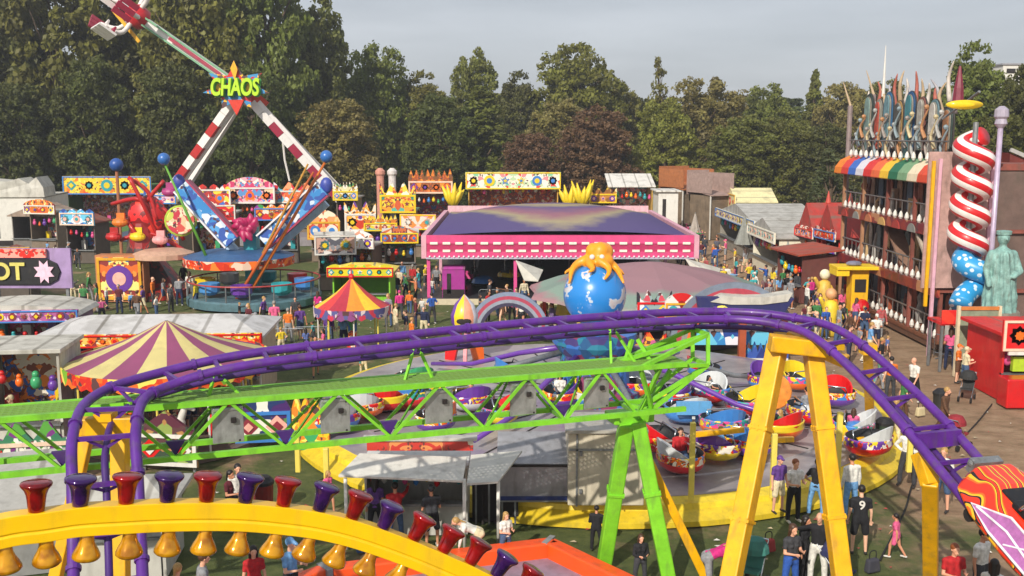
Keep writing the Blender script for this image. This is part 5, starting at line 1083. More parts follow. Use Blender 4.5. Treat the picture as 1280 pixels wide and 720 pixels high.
for k in range(9):
    x = -6.5 + (k * 1.7) % 13; y = 1.5 + (k * 2.9) % 9; q = MB(); a = k * 1.3; q.X = Matrix.Translation((x, y, .35)) @ Matrix.Rotation(a, 4, 'Z')
    q.lathe([(.75, .05), (.82, .15), (.75, .25)], (0, 0, 0), 14, 1); q.lathe([(.7, .25), (.6, .5), (.4, .62), (0, .5)], (0, 0, 0), 14, 0, rip=lambda j_, z_: 1 + .2 * abs(math.cos(j_ / 14 * 2 * PI))); q.box((0, .5, .7), (.6, .12, .5), 2); q.tube([(0, .55, .7), (0, .6, 3.2)], .025, 6, 3)
    c = thing('dodgem_car', '%s dodgem car under the pink fascia, %s' % (['red', 'blue', 'yellow', 'green', 'purple', 'orange', 'silver', 'turquoise', 'pink'][k], ['far left corner', 'left of centre row', 'near centre front', 'right middle', 'rear left', 'rear centre', 'rear right side', 'front left', 'back right'][k]), 'dodgem car', (2.9 + x, 60 + y, .3), a, 'dodgem cars in the hall')
    q.v = [tuple(Matrix.Rotation(-a, 3, 'Z') @ (Vector(v) - Vector((x, y, .3)))) for v in q.v]; q.build('body', [[CR_, CB, CY, CG, CP, COt, CHROME, TEAL, PINK][k], RUB, BLACK, CHROME], c, smooth=False)
vb = stall('pay_booth', 'magenta pay booth at the left front corner of the dodgem hall', 'booth', (-3.55, 60.6, .25), 0, 1.35, 1.3, 1.75, mat('#a02a8a', .5, 0, .15), mat('#b03a98', .5), None, .3, 'flat', opening=False, oh=.04)
# ================================================================ low pink canopy ride in front of the dodgems
cy_ = thing('canopy_ride', 'ride under a sagging pinkish grey canvas canopy with a green band', 'fairground ride', (7.2, 51.5, 0))
m, n, b = nt('canvas_tilt'); L = n.links.new; tc = n.nodes.new('ShaderNodeTexCoord'); ln = n.nodes.new('ShaderNodeVectorMath'); ln.operation = 'LENGTH'; L(tc.outputs['Object'], ln.inputs[0])
L(ramp(mth('DIVIDE', mth('ADD', ln.outputs['Value'], mth('MULTIPLY', ns(.9, 4), 1.0)), 10.0), [(.30, (.26, .22, .24)), (.38, (.30, .16, .18)), (.55, (.28, .155, .18)), (.6, (.19, .26, .22)), (.66, (.20, .28, .23)), (.70, (.32, .17, .19)), (.97, (.34, .20, .20))]), b.inputs['Base Color']); b.inputs['Roughness'].default_value = .8
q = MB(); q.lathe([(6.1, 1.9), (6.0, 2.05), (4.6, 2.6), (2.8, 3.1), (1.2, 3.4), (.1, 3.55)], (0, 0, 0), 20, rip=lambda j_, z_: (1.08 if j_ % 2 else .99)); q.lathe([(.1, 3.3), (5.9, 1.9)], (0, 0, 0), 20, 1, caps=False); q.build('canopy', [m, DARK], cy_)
q = MB(); q.lathe([(5.8, 0), (5.8, .4), (.3, .45)], (0, 0, 0), 30); q.build('platform', mat('#5a4a58', .6), cy_)
for k in range(10): a = k / 10 * 2 * PI + .15; MB().box((5.6 * math.cos(a), 5.6 * math.sin(a), 1.1), (.16, .16, 2.1)).build('post', [CY, CR_][k % 2], cy_)
for k in range(6): a = k / 6 * 2 * PI; q = MB(); q.X = Matrix.Translation((3.9 * math.cos(a), 3.9 * math.sin(a), .5)); q.lathe([(.7, 0), (.9, .3), (.8, .9), (.7, .4), (0, .3)], (0, 0, 0), 12, rip=lambda j_, z_: 1 + .15 * math.cos(j_)); q.build('tub', horse_cols[k], cy_)
for (px, py, d_, rz_, w_, lb) in ((662, 338, 54, .5, 1.5, 'left'), (880, 336, 53, -.4, 2.0, 'right')):
    p = D(px, py, d_); q = MB(); q.slab([(p.x - w_ / 2, p.y, p.z + .5), (p.x + w_ / 2, p.y + .6, p.z - .1), (p.x + w_ * .3, p.y - .8, p.z - .5), (p.x - w_ * .2, p.y - .5, p.z - .5)], (0, 0, .06)); q.build('white_gusset', CANW, cy_, world=True)
bo = thing('boat_front', 'dark blue boat shaped front with white scalloped top beside the pink canopy', 'ride front', D(930, 392, 43.5).to_tuple()[:2] + (0,))
p = D(925, 380, 43.5); q = MB(); q.slab([(-2.1, 0, p.z + .3), (-1.9, 0, p.z - .7), (1.6, 0, p.z - .7), (2.2, 0, p.z + .25)], (0, .4, 0)); q.build('hull_board', mat('#24285e', .5, 0, .15), bo); q = MB(); q.slab([(-1.5, -.06, p.z + .1), (-.9, -.06, p.z + .38), (0, -.06, p.z + .3), (1.0, -.06, p.z + .32), (2.1, -.06, p.z + .5), (1.9, -.06, p.z + .12), (.8, -.06, p.z - .02), (-.6, -.06, p.z - .02)], (0, .9, 0)); q.build('white_top', CANW, bo); q = MB(); q.ball((-1.0, -.06, p.z - .25), .25, 10, sq=(1.2, .3, .8)); q.tube([(-1.3, -.1, p.z - .4), (-.9, -.1, p.z - .1), (-.7, -.1, p.z - .45)], .06, 6); q.build('yellow_emblem', mat('#e0d048', .5), bo); q = MB(); q.box((0, .2, (p.z - .7) / 2), (.3, .3, p.z - .7)); q.build('base', mat('#a04a2a', .6), bo)
# painted figures on the rear edge of the platform ride
def arch(name, label, px, py, d_, rad, bands, loc_z, panel):
    p = D(px, py, d_); r = thing(name, label, 'arch', (p.x, d_, .6)); w_ = rad * .34 / len(bands)
    for i, cm in enumerate(bands):
        r1 = rad - i * w_; q = MB(); N = 24; zz = p.z - rad - .6
        pts = [(r1 * math.cos(PI * k / N), 0, max(0, zz) + r1 * math.sin(PI * k / N)) for k in range(N + 1)] + [((r1 - w_) * math.cos(PI * k / N), 0, max(0, zz) + (r1 - w_) * math.sin(PI * k / N)) for k in range(N, -1, -1)]
        V0 = [q.pt(v) for v in pts]; V1 = [q.pt(Vector(v) + Vector((0, .25, 0))) for v in pts]; M_ = len(pts)
        for k in range(N): q.face((V0[k], V0[k + 1], V0[M_ - 2 - k], V0[M_ - 1 - k])); q.face((V1[k + 1], V1[k], V1[M_ - 1 - k], V1[M_ - 2 - k]))
        for k in range(M_): q.face((V0[k], V1[k], V1[(k + 1) % M_], V0[(k + 1) % M_]))
        q.build('band', cm, r)
    if zz > 0:
        for s in (-1, 1): MB().box((s * (rad - rad * .17), .12, zz / 2), (rad * .34, .22, zz)).build('leg', bands[-1], r)
    if panel: q = MB(); q.slab([(rad * .6 * math.cos(PI * k / 16), .3, max(0, zz) + rad * .6 * math.sin(PI * k / 16)) for k in range(17)] + [(-rad * .6, .3, 0), (rad * .6, .3, 0)], (0, .1, 0)); q.build('painted_panel', panel, r)
    return r
arch('rainbow_arch', 'large grey, red and orange rainbow arch behind the yellow portal frame', 918, 410, 44.3, 2.9, [mat('#727c8c', .6), mat('#a83a4a', .5), mat('#8a887e', .6), mat('#e06a2a', .5)], 0, art(PAL5, 1.1, 31))
arch('rainbow_arch', 'smaller grey and pink rainbow arch left of the blue globe', 636, 392, 47.5, 1.95, [mat('#7f8ca6', .5), mat('#b0405a', .5), mat('#8f96a6', .5), mat('#3a3550', .5)], 0, None)
for (px, yt, yb, d_, w_, pal, lb, sty) in ((818, 362, 398, 45.2, 1.6, ['#e8e4e0', '#2a2a34', '#8aa0a0', '#c84a5a'], 'painted board with black and white ball shapes right of the globe', 'crown'), (852, 366, 398, 45.0, 1.5, ['#c81c1c', '#d8d4d0', '#7aa890', '#8a1a1c'], 'painted board with red face shape right of the globe', 'dome'), (700, 432, 470, 44.6, 4.2, ['#2fa0a8', '#7a3a98', '#28a0a0', '#c84aa0', '#2a88b0'], 'teal and purple striped scenery board behind the green truss', 'scallop'), (800, 415, 450, 45, 2.4, ['#e05a20', '#c8281c', '#b85a90', '#f0a030'], 'orange and pink scenery board behind the truss end', 'crown'), (955, 425, 470, 44, 2.2, ['#2a78b8', '#3a58a8', '#78b8d8', '#2a3a80'], 'blue splash shaped scenery board inside the large rainbow arch', 'spiky')):
    p = D(px, yt, d_); h_ = (yb - yt) * d_ / F; r = thing('scenery_board', lb, 'scenery', (p.x, d_, .3)); board(r, w_, h_, art(pal, 1.8, px * .1), (0, 0, p.z - .3 - h_), 0, sty, .2, 'painted_board', px); MB().box((-w_ * .35, .2, (p.z - h_ - .3) / 2 + .2), (.12, .12, p.z - h_ + .1)).build('prop', STEEL, r); MB().box((w_ * .35, .2, (p.z - h_ - .3) / 2 + .2), (.12, .12, p.z - h_ + .1)).build('prop', STEEL, r)
# tall rocket shaped painted figure left
rk = thing('rocket_figure', 'teardrop shaped striped rocket figure on orange fins behind the purple track', 'figure', G(581, 470))
p = D(581, 368, rk.location.y); zt_ = p.z
q = MB(); q.lathe([(.35, zt_ - 1.55), (.55, zt_ - 1.2), (.58, zt_ - .85), (.4, zt_ - .4), (.12, zt_ - .1), (.02, zt_)], (0, 0, 0), 16, mf=lambda i, j_: (j_ // 2) % 4); q.build('shell', [CP, CY, mat('#e8a080', .4), mat('#d8d8e0', .4)], rk, smooth=True)
q = MB(); q.ball((0, -.5, zt_ - 1.05), .26, 10, sq=(1.2, .4, .6)); q.build('window', DARK, rk)
for k in range(3): a = k / 3 * 2 * PI + .5; q = MB(); q.slab([(0, 0, zt_ - 1.3), (math.cos(a) * .9, math.sin(a) * .9, zt_ - 2.4), (math.cos(a) * .95, math.sin(a) * .95, 0), (math.cos(a) * .6, math.sin(a) * .6, 0), (math.cos(a) * .2, math.sin(a) * .2, zt_ - 1.9)], (-math.sin(a) * .14, math.cos(a) * .14, 0)); q.build('fin', [COt, CR_, mat('#e89aa0', .4)][k], rk)
# ================================================================ left middle small rides
tent('small_roundabout', 'small roundabout with a red, orange and yellow striped peaked canopy', 'roundabout', D(440, 385, 46).to_tuple()[:2] + (0,), 1.75, 2.15, 3.45, [mat('#a8283c', .6, 0, .1), mat('#f08a28', .6, 0, .1), mat('#f0c030', .6, 0, .1), mat('#c83a3a', .6, 0, .1)], 12, art(['#5a5a90', '#c83a50', '#d8c8c8', '#8a4a80'], 2.5, 33), .42, 8, fin=CR_)
hx_ = D(452, 330, 57); hb = stall('yellow_hut', 'hut with a wavy yellow roof and lime green frame behind the striped peaked canopy', 'hut', (hx_.x, 58, 0), 0, 3.3, 2.6, 2.2, mat('#7ac02a', .5, 0, .1), mat('#e8d048', .5, 0, .1), art(['#e8c820', '#f0e070', '#c8c020', '#e8a020', '#8ac830'], 1.6, 34), .75, 'hip', 'scallop', roofh=.5, prizes=False)
pbx = thing('painted_panel_box', 'orange painted panel with yellow and red cartoon like shapes beside the red ride', 'ride side', ((145 - 640) * 60 / F, 60.0, 0)); q = MB(); q.box((0, .5, 1.45), (2.9, 1.0, 2.85)); q.build('box', mat('#b8764a', .5, 0, .15), pbx); board(pbx, 2.7, 2.6, art(PAL7 + ['#3a6a9a', '#f6e080'], 2.1, 35), (0, -.05, .15), 0, 'flat', .06, 'painted_front')
# blue globe-tipped frame ride
br = thing('swinging_frame_ride', 'blue and red ride with two slanting blue arms meeting above a red trimmed platform', 'fairground ride', (-15.6, 60, 0))
bc = (-15.6, 60)
def P_(px, py, d_): v = D(px, py, d_); return v
MEDB = mat('#4a8cc8', .4, 0, .15); LTB = mat('#a8c4dc', .4, 0, .15)
for (a_, b2, w_) in (((228, 232), (292, 302), .9), ((404, 236), (330, 302), .9)):
    A_ = P_(*a_, 60); B2 = P_(*b2, 60); q = MB(); q.beam(A_, B2, .7, w_); q.build('slanting_arm', art(['#3a86c8', '#d8e0e8', '#5aa0d8', '#c8d8e8', '#3a5aa8'], 2.4, 41), br, world=True, bev=.06)
    t_ = (B2 - A_).normalized(); sd_ = Vector((-t_.z, 0, t_.x))
    for s in (-1, 1): q = MB(); q.beam(A_ + sd_ * s * (w_ / 2 + .06) + Vector((0, -.1, 0)), B2 + sd_ * s * (w_ / 2 + .06) + Vector((0, -.1, 0)), .8, .1); q.build('arm_edge', [mat('#e8e4e8', .4), mat('#a83a5a', .4)][s > 0], br, world=True)
    q = MB(); q.ball(A_ + Vector((-.2 if a_[0] < 300 else .2, 0, .2)), .38, 12, sq=(1, .7, 1.3)); q.build('arm_cap', mat('#3a4aa0', .4, 0, .3), br, world=True, smooth=True)
    q = MB(); A3 = A_ + Vector((0, .9, -.9)); B3 = B2 + Vector((0, .9, -.9)); q.beam(A3, B3, .5, .5); q.build('rear_arm', LTB, br, world=True)
hub = P_(310, 283, 60.3); q = MB()
for k in range(13): a = k / 13 * 2 * PI * 2; rr_ = .95 if k % 2 else .6; q.tube([hub, hub + Vector((math.cos(a) * rr_ * .6, -.4, math.sin(a) * rr_ * .5)), hub + Vector((math.cos(a + .3) * rr_, -.3 - .2 * (k % 3), math.sin(a + .3) * rr_ * .9))], [.3, .3, .06], 8)
q.ball(hub, .55, 10); q.build('hub_cluster', mat('#b0205a', .4, 0, .3, 3), br, world=True, smooth=True)
q = MB(); q.beam(hub + Vector((0, .6, 0)), Vector((hub.x, 61.2, 0)), .8, .8); q.build('mast', TEAL, br, world=True)
q = MB(); q.lathe([(4.0, .1), (4.0, .5), (3.9, .6), (.5, .65)], (0, 0, 0), 24); q.build('platform', mat('#50707a', .5, 0, .3), br)
for k in range(18):
    a = k / 18 * 2 * PI; MB().tube([(3.9 * math.cos(a), 3.9 * math.sin(a), .6), (3.9 * math.cos(a), 3.9 * math.sin(a), 1.5)], .04, 6).build('rail_post', STEEL, br)
q = MB(); q.tube([(3.9 * math.cos(k / 36 * 2 * PI), 3.9 * math.sin(k / 36 * 2 * PI), 1.5) for k in range(36)], .05, 6, closed=True); q.build('handrail', mat('#a83a3a', .4), br)
q = MB(); q.lathe([(3.3, 2.3), (3.3, 2.8), (2.2, 3.1), (.8, 3.15)], (-1.0, .5, 0), 20, mf=lambda i, j_: 0 if i == 0 else 1); q.build('ring_roof', [art(['#e04a18', '#f07a28', '#e8c8b0', '#c83010'], 2.2, 42), mat('#2f5a88', .5, 0, .2)], br)
for k in range(8): a = k / 8 * 2 * PI; q = MB(); q.X = Matrix.Translation((3.0 * math.cos(a), 3.0 * math.sin(a), 1.1)) @ Matrix.Rotation(a, 4, 'Z'); q.lathe([(.35, -.3), (.6, -.1), (.62, .4), (.3, .3), (0, .1)], (0, 0, 0), 10); q.build('gondola', [CB, CR_, TEAL, CW, CY, MEDB, CP, TEAL][k], br)
for (a_, b2, cm, rr_, dd_) in (((205, 203), (262, 330), LIMED, .085, 58.6), ((408, 200), (300, 388), mat('#c86a24', .5, 0, .2), .1, 58.0), ((385, 205), (322, 330), mat('#b8842c', .5, 0, .2), .08, 59.2), ((392, 215), (285, 392), mat('#b85a24', .5, 0, .2), .09, 57.6)):
    A_ = P_(*a_, dd_); B2 = P_(*b2, dd_); MB().tube([A_, A_.lerp(B2, .5), B2], [rr_ * .7, rr_, rr_ * 1.1], 8).build('crossed_pole', cm, br, smooth=True, world=True)
    if a_[0] in (205, 408): MB().ball(A_ + Vector((0, 0, .2)), .36, 16).build('blue_ball', mat('#2f68b0', .3, 0, .1, 3, 0, .4), br, smooth=True, world=True)
bl = thing('ball_mast', 'mast topped with a large dark blue ball left of the yellow striped ride', 'mast', ((149 - 640) * 72 / F, 72, 0)); p = D(149, 206, 72); MB().ball((0, 0, p.z), .48, 16).build('ball', mat('#26509a', .35, 0, .15), bl, smooth=True); MB().tube([(0, 0, 0), (0, 0, p.z - .4)], .12, 8).build('pole', mat('#a86a4a', .5), bl)
# red ride left
rr0 = thing('red_arm_ride', 'red ride with bent red arms and an oval painted sign left of the blue ride', 'fairground ride', ((178 - 640) * 63 / F, 63, 0))
REDM = mat('#b41a1c', .4, 0, .2, 2, 0, .2, .2)
for (pts) in (((162, 222), (182, 262), (205, 312)), ((205, 226), (180, 258), (160, 312)), ((140, 255), (178, 250), (196, 290)), ((150, 300), (190, 292), (238, 318)), ((160, 222), (185, 240), (196, 275)), ((182, 262), (206, 262), (230, 300)), ((150, 268), (165, 285), (180, 312))):
    P3 = [D(px, py, 62.5 + R.uniform(-1, 1)) for px, py in pts]; MB().tube(catmull(P3, 4), .13, 8).build('red_arm', REDM, rr0, smooth=True, world=True)
MB().ball(D(185, 272, 63), 1.3, 12, sq=(1, .6, 1.1)).build('centre_ball', art(PAL6, 1.6, 51), rr0, world=True, smooth=True)
MB().lathe([(0, 0), (.8, .02), (.85, .1), (.8, .18), (0, .2)], D(226, 276, 61.6), 20, axis=(.25, -1, .05)).build('oval_sign', art(['#e8c8a0', '#d85a50', '#e8e0c0', '#c8d060', '#c83a4a'], 2.6, 52), rr0, world=True)
MB().lathe([(.85, 0), (.97, .05), (.9, .12)], D(226, 276, 61.65), 20, axis=(.25, -1, .05)).build('sign_rim', mat('#a8c03a', .5), rr0, world=True)
for k in range(5): q = MB(); c_ = D([150, 172, 200, 142, 212][k], [278, 296, 300, 296, 240][k], 62); q.ball(c_, .42, 14, sq=(1.2, .8, .7)); q.box(c_ + Vector((0, .2, .3)), (.5, .2, .55)); q.box(c_ + Vector((0, -.2, .2)), (.7, .06, .06)); q.build('seat_pod', [mat('#e07a28', .4), CY, mat('#e8a0a0', .4), REDM, mat('#a83a78', .4)][k], rr0, world=True, smooth=False)
q = MB(); q.lathe([(3.0, 0), (3.0, .5), (2.4, .6), (1.2, 2.2), (.8, 4.6), (.3, 4.8)], (0, 0, 0), 14); q.build('tower_base', art(['#8a1a1a', '#5a4438', '#a83028', '#3a2a28'], 1.5, 53), rr0)
q = MB(); q.lathe([(1.8, 0), (1.8, .3), (1.2, .5)], D(205, 322, 61), 16); q.build('roof_disc', mat('#c8a088', .5), rr0, world=True)
# ================================================================ tall swinging arm ride with the letters
ch = thing('pendulum_ride', 'tall pendulum ride on two striped legs with green letter sign and raised claw gondola', 'fairground ride', (-25.5, 95, 0))
PV = D(303, 112, 95)
WHT = mat('#e4e0dc', .35, 0, .06, 2, 0, .2, .15); MAR = mat('#9a1c3c', .4, 0, .15)
for s, fx in ((-1, 158), (1, 464)):
    foot = G(fx, 303, 0); foot.y = 95 + 2.0; top = PV + Vector((s * .9, -.3, -1.2)); q = MB(); x_, y_ = ring_frame(foot - top); N = 13
    for k in range(N):
        a_ = top.lerp(foot, k / N); b2 = top.lerp(foot, (k + 1) / N - .002); q.beam(a_, b2, .74, .72, k % 2 if k > 0 else 1)
    q.build('striped_leg', [[MAR, WHT], [REDM, WHT]][s < 0], ch, world=True)
    off = Vector((.58, .25, .1)); MB().beam(top + off, foot + off, .34, .4).build('leg_rail', WHT, ch, world=True)
    f2 = foot + Vector((0, 6, 0)); MB().beam(PV + Vector((s * .9, 2.4, -1.2)), f2, .45, .45).build('rear_leg', WHT, ch, world=True)
    MB().box(foot + Vector((0, 3, .35)), (3, 9, .7)).build('foot_base', mat('#4a5a70', .5), ch, world=True)
MB().tube([PV + Vector((0, -1.0, 0)), PV + Vector((0, 3, 0))], .95, 16).build('axle', mat('#b8b4b0', .4, .3), ch, world=True)
GE = D(180, 26, 93.5); q = MB(); q.beam(PV + Vector((-.3, -.9, .4)), GE, .85, .8); q.build('swing_arm', [WHT], ch, world=True, bev=.08)
q = MB(); dv = (GE - PV).normalized(); nn_ = Vector((-dv.z, 0, dv.x)); 
for s in (-1, 1): q.beam(PV + nn_ * s * .34 + Vector((-.3, -1.38, .4)), GE + nn_ * s * .34 + Vector((0, -.58, 0)), .12, .16, 0)
q.build('arm_stripe', mat('#7ab08a', .4), ch, world=True); q = MB(); q.beam(PV + dv * 1.5 + Vector((-.3, -1.45, .4)), PV + dv * 7 + Vector((-.3, -1.2, .4)), .1, .3); q.build('arm_lettering_strip', mat('#a83a50', .4), ch, world=True)
MB().beam(PV + Vector((.3, .6, -.4)), PV - dv * 2.2 + Vector((0, .6, -.4)), 1.4, 1.4).build('counterweight', mat('#c83a20', .4, 0, .2), ch, world=True)
# gondola: hub with claw arms carrying seat rows
g_ax = (dv + Vector((0, -.5, .1))).normalized(); gx, gy = ring_frame(g_ax)
MB().lathe([(.4, -1.2), (1.0, -.8), (1.1, .2), (.6, .8), (0, 1.0)], GE + dv * .8, 16, axis=g_ax).build('gondola_hub', mat('#c01c28', .35, 0, .15), ch, smooth=True, world=True)
for k in range(6):
    a = k / 6 * 2 * PI + .3; e1 = (gx * math.cos(a) + gy * math.sin(a)); c0 = GE + dv * .9; p1 = c0 + e1 * 2.2 + g_ax * .2; p2 = c0 + e1 * 3.0 + g_ax * 1.6
    MB().tube(catmull([c0, p1, p2], 4), .22, 8).build('claw_arm', WHT, ch, smooth=True, world=True)
    tg = e1.cross(g_ax).normalized(); sb = MB()
    for i in (-1, 0, 1):
        cc_ = p2 + tg * i * .62; M_ = Matrix((tg, g_ax, e1)).transposed(); sb.box(cc_ + e1 * .25, (.54, 1.7, .2), 0, M=M_); sb.box(cc_ + g_ax * -.5 + e1 * -.05, (.5, .18, .7), 1, M=M_)
    sb.build('seat_row', [[WHT, MAR][k % 2], [MAR, WHT][k % 2]], ch, world=True)
MB().beam(GE + dv * 3.2 + Vector((0, 0, -1.0)), GE + dv * 1.2 + Vector((.5, 0, -2.6)), .3, .3).build('yellow_bar', YEL, ch, world=True)
MB().tube([D(353, 170, 96), D(356, 200, 96.3), D(362, 226, 96.5)], .1, 6).build('hanging_cable', WHT, ch, world=True)
# letter sign with star burst
sg = PV + Vector((-.1, -1.9, .1)); q = MB(); st = []
for k in range(14):
    a = k / 14 * 2 * PI + PI / 2; rr_ = 1 if k % 2 == 0 else .55; st.append(sg + Vector((math.cos(a) * 3.1 * rr_, 0, math.sin(a) * 2.1 * rr_)))
q.slab(st, (0, .15, 0)); q.build('star_backing', art(['#c81c24', '#2a4a9a', '#f0b820', '#c81c24', '#3a8ac0'], .9, 61), ch, world=True)
text_mesh('CHAOS', 2.1, .16, 'sign_lettering', mat('#b6e01c', .4, 0, .15), ch, tuple(sg + Vector((0, -.45, -.05)) - Vector((-25.5, 95, 0))), (PI / 2, 0, 0), .07, .15).scale.x = .62
text_mesh('CHAOS', 2.1, .1, 'lettering_edge', mat('#2f9a3a', .4), ch, tuple(sg + Vector((.06, -.2, -.1)) - Vector((-25.5, 95, 0))), (PI / 2, 0, 0), .13, .15).scale.x = .62
q = MB(); q.slab([sg + Vector((-.35, -.3, 1.7)), sg + Vector((0, -.3, 2.4)), sg + Vector((.3, -.3, 1.6)), sg + Vector((0, -.3, .6))], (0, .12, 0)); q.build('sign_spike', YEL, ch, world=True)
q = MB(); q.slab([sg + Vector((-.75, -.1, -1.1)), sg + Vector((.75, -.1, -1.1)), sg + Vector((0, -.1, -2.5))], (0, .3, 0)); q.build('red_pendant', mat('#d8341c', .4), ch, world=True)
# colourful clutter on the platform of the ride
q = MB(); q.box((0, -1, .4), (15, 5, .8)); q.build('deck', mat('#8a8488', .5), ch)
# ================================================================ fun house
fh = thing('fun_house', 'dark three storey fun house with balconies, coloured awning and painted skyline', 'fun house', (22.4, 52.5, 0))
FB = mat('#5a4a44', .7, 0, .35, 1.2, .1, 0, .4); FD = mat('#1d1715', .85, 0, .3); RAIL = mat('#77706c', .4, .4, .2); RB = mat('#86483c', .65, 0, .35, 1.5, 0, 0, .5)
x0, x1, y0, y1 = 19.9, 25.0, 45.8, 60.0
def fbx(nm, ax0, ax1, ay0, ay1, z0, z1, m_, **k): q = MB(); q.box(((ax0 + ax1) / 2, (ay0 + ay1) / 2, (z0 + z1) / 2), (ax1 - ax0, ay1 - ay0, z1 - z0)); return q.build(nm, m_, fh, world=True, **k)
fbx('core_wall', x0 + 1.5, x1, y0, y1, .6, 8.4, mat('#6a564e', .7, 0, .35, 1.2, .1, 0, .5))
for k in range(10):
    for z_, hh in ((3.35, 1.7), (6.1, 1.7), (.8, 1.7)): q = MB(); yy = y0 + .9 + k * 1.4; q.slab([(x0 + 1.43, yy + .34 * math.cos(PI * j_ / 8), z_ + hh * .75 + .3 * math.sin(PI * j_ / 8)) for j_ in range(9)] + [(x0 + 1.43, yy - .34, z_), (x0 + 1.43, yy + .34, z_)], (-.05, 0, 0)); q.build('wall_panel', mat(['#a8846a', '#7f8f90', '#a05a44', '#b8b0a0', '#5a6f80', '#c0a070'][(k * 2 + int(z_)) % 6], .6, 0, .35, 4, 0, 0, .4), fh, world=True); 
q = MB()
for (z0, z1) in ((.9, 2.6), (3.5, 5.3), (6.4, 8.1)):
    k = 0; y = y0 + .5
    while y < y1 - 1.2:
        w_ = [1.6, 1.0, 2.2][k % 3]; q.box((x0 + 1.47, y + w_ / 2, (z0 + z1) / 2 + .05 * k), (.06, w_, z1 - z0), k % 2 * 0); y += w_ + .55; k += 1
o = q.build('door_openings', FD, fh, world=True); o['kind'] = 'stuff'
for z_, nm in ((.55, 'ground_deck'), (3.0, 'first_floor_deck'), (5.75, 'second_floor_deck')):
    fbx(nm, x0 - .15, x1, y0 - .2, y1 + .2, z_ - .16, z_, RB if z_ > 1 else mat('#7a4a30', .7, 0, .3))
    if z_ > 1: fbx('deck_fascia', x0 - .28, x0 - .15, y0 - .2, y1 + .2, z_ - .4, z_ + .1, art(['#8f332a', '#a8503a', '#6a2a24', '#b8805a', '#7a2a30'], 1.4, 60 + z_))
fbx('skirt', x0 - .1, x1, y0, y1, .1, .38, mat('#6a4a38', .7)); fbx('roof_deck', x0 + .2, x1, y0, y1, 8.45, 8.75, RB)
def balustrade(z_, ya_, yb_, n_, x=x0, h=1.0, white=True):
    MB().tube([(x, ya_, z_ + h), (x, yb_, z_ + h)], .045, 6).build('handrail', RAIL, fh, world=True)
    for k in range(n_):
        y = ya_ + (yb_ - ya_) * (k + .5) / n_; q = MB(); q.tube([(x, y, z_), (x, y, z_ + h)], .03, 5); 
        if white: q.lathe([(.05, 0), (.12, .12), (.09, .3), (.02, .42)], (x - .04, y, z_ + .06), 8, 1)
        q.build('baluster', [RAIL, mat('#d8d4cc', .4)], fh, world=True)
balustrade(.55, y0, y1 - 2, 18); balustrade(3.0, y0 + .2, y1, 20); balustrade(5.75, y0 + .2, y1, 18); balustrade(8.75, y0 + .3, y1 - .5, 16)
for y in (y0, y0 + 3.6, y0 + 7.2, y0 + 10.8, y1): 
    for z0, z1 in ((.55, 2.84), (3.0, 5.59), (5.75, 8.4)): MB().box((x0 - .02, y, (z0 + z1) / 2), (.16, .16, z1 - z0)).build('column', [mat('#a87a5a', .6), RB][int(y) % 2], fh, world=True)
q = MB(); q.beam((x0 - .1, y0 + .3, 3.0), (x0 - .1, y0 + 3.4, 5.75), .14); q.build('stair_stringer', mat('#b8aa98', .5), fh, world=True)
q = MB(); q.beam((x0 + .6, y0 + 5, 3.0), (x0 + .6, y0 + 8.6, 5.75), .8, .12); q.build('stair', mat('#8a6a58', .6), fh, world=True)
aw = ['#e8801c', '#d83a2c', '#3a6ac0', '#dcd8e0', '#d8302c', '#e86a3a', '#f0c030', '#1f6a4a', '#7aa078', '#e8d8b8', '#d84a28', '#c8281c']
for k, cm in enumerate(aw):
    ya_ = y1 + .3 - (y1 - y0 + .6) * k / 12; yb_ = y1 + .3 - (y1 - y0 + .6) * (k + 1) / 12; q = MB(); pr = [(x0 + .9, 8.9), (x0 + .3, 8.85), (x0 - .25, 8.6), (x0 - .55, 8.2), (x0 - .6, 7.85)]
    for i in range(4): q.slab([(pr[i][0], ya_, pr[i][1]), (pr[i + 1][0], ya_, pr[i + 1][1]), (pr[i + 1][0], yb_, pr[i + 1][1]), (pr[i][0], yb_, pr[i][1])], (.05, 0, -.05))
    q.build('awning_panel', mat(cm, .6, 0, .1), fh, world=True)
def surf(y, zt, h_, w_, cm, x=x0 + .5, inner=None):
    if h_ > 2:
        for i, (rw, mm) in enumerate(((1, mat('#3a3634', .6)), (.82, cm), (.62, mat('#8a8478', .6, 0, .3)), (.44, inner or cm))):
            q = MB(); wv = w_ / 2 * rw * 1.1; zb = zt - h_; hh = (h_ - wv) * (1 if i < 2 else .96); o2 = [(x - .05 * i, y - wv, zb)] + [(x - .05 * i, y - wv * math.cos(PI * k / 14), zb + hh + wv * 1.25 * math.sin(PI * k / 14)) for k in range(15)] + [(x - .05 * i, y + wv, zb)]; q.slab(o2, (.06, 0, 0)); q.build('skyline_arch', mm, fh, world=True)
        return
    q = MB(); pts = []
    for k in range(17):
        a = -PI / 2 + PI * k / 16; u = math.sin(a); pts.append((w_ / 2 * math.cos(a) ** .7, u * h_ / 2))
    ol = [(x, y + p[0], zt - h_ / 2 + p[1]) for p in pts] + [(x, y - p[0], zt - h_ / 2 + p[1]) for p in reversed(pts[1:-1])]
    q.slab(ol, (.14, 0, 0)); o_ = q.build('skyline_board', cm, fh, world=True)
    if inner: q = MB(); q.slab([(x - .04, y + (p[1] - y) * .55, zt - h_ / 2 + (p[2] - zt + h_ / 2) * .75) for p in ol], (.04, 0, 0)); q.build('board_motif', inner, o_, world=True)
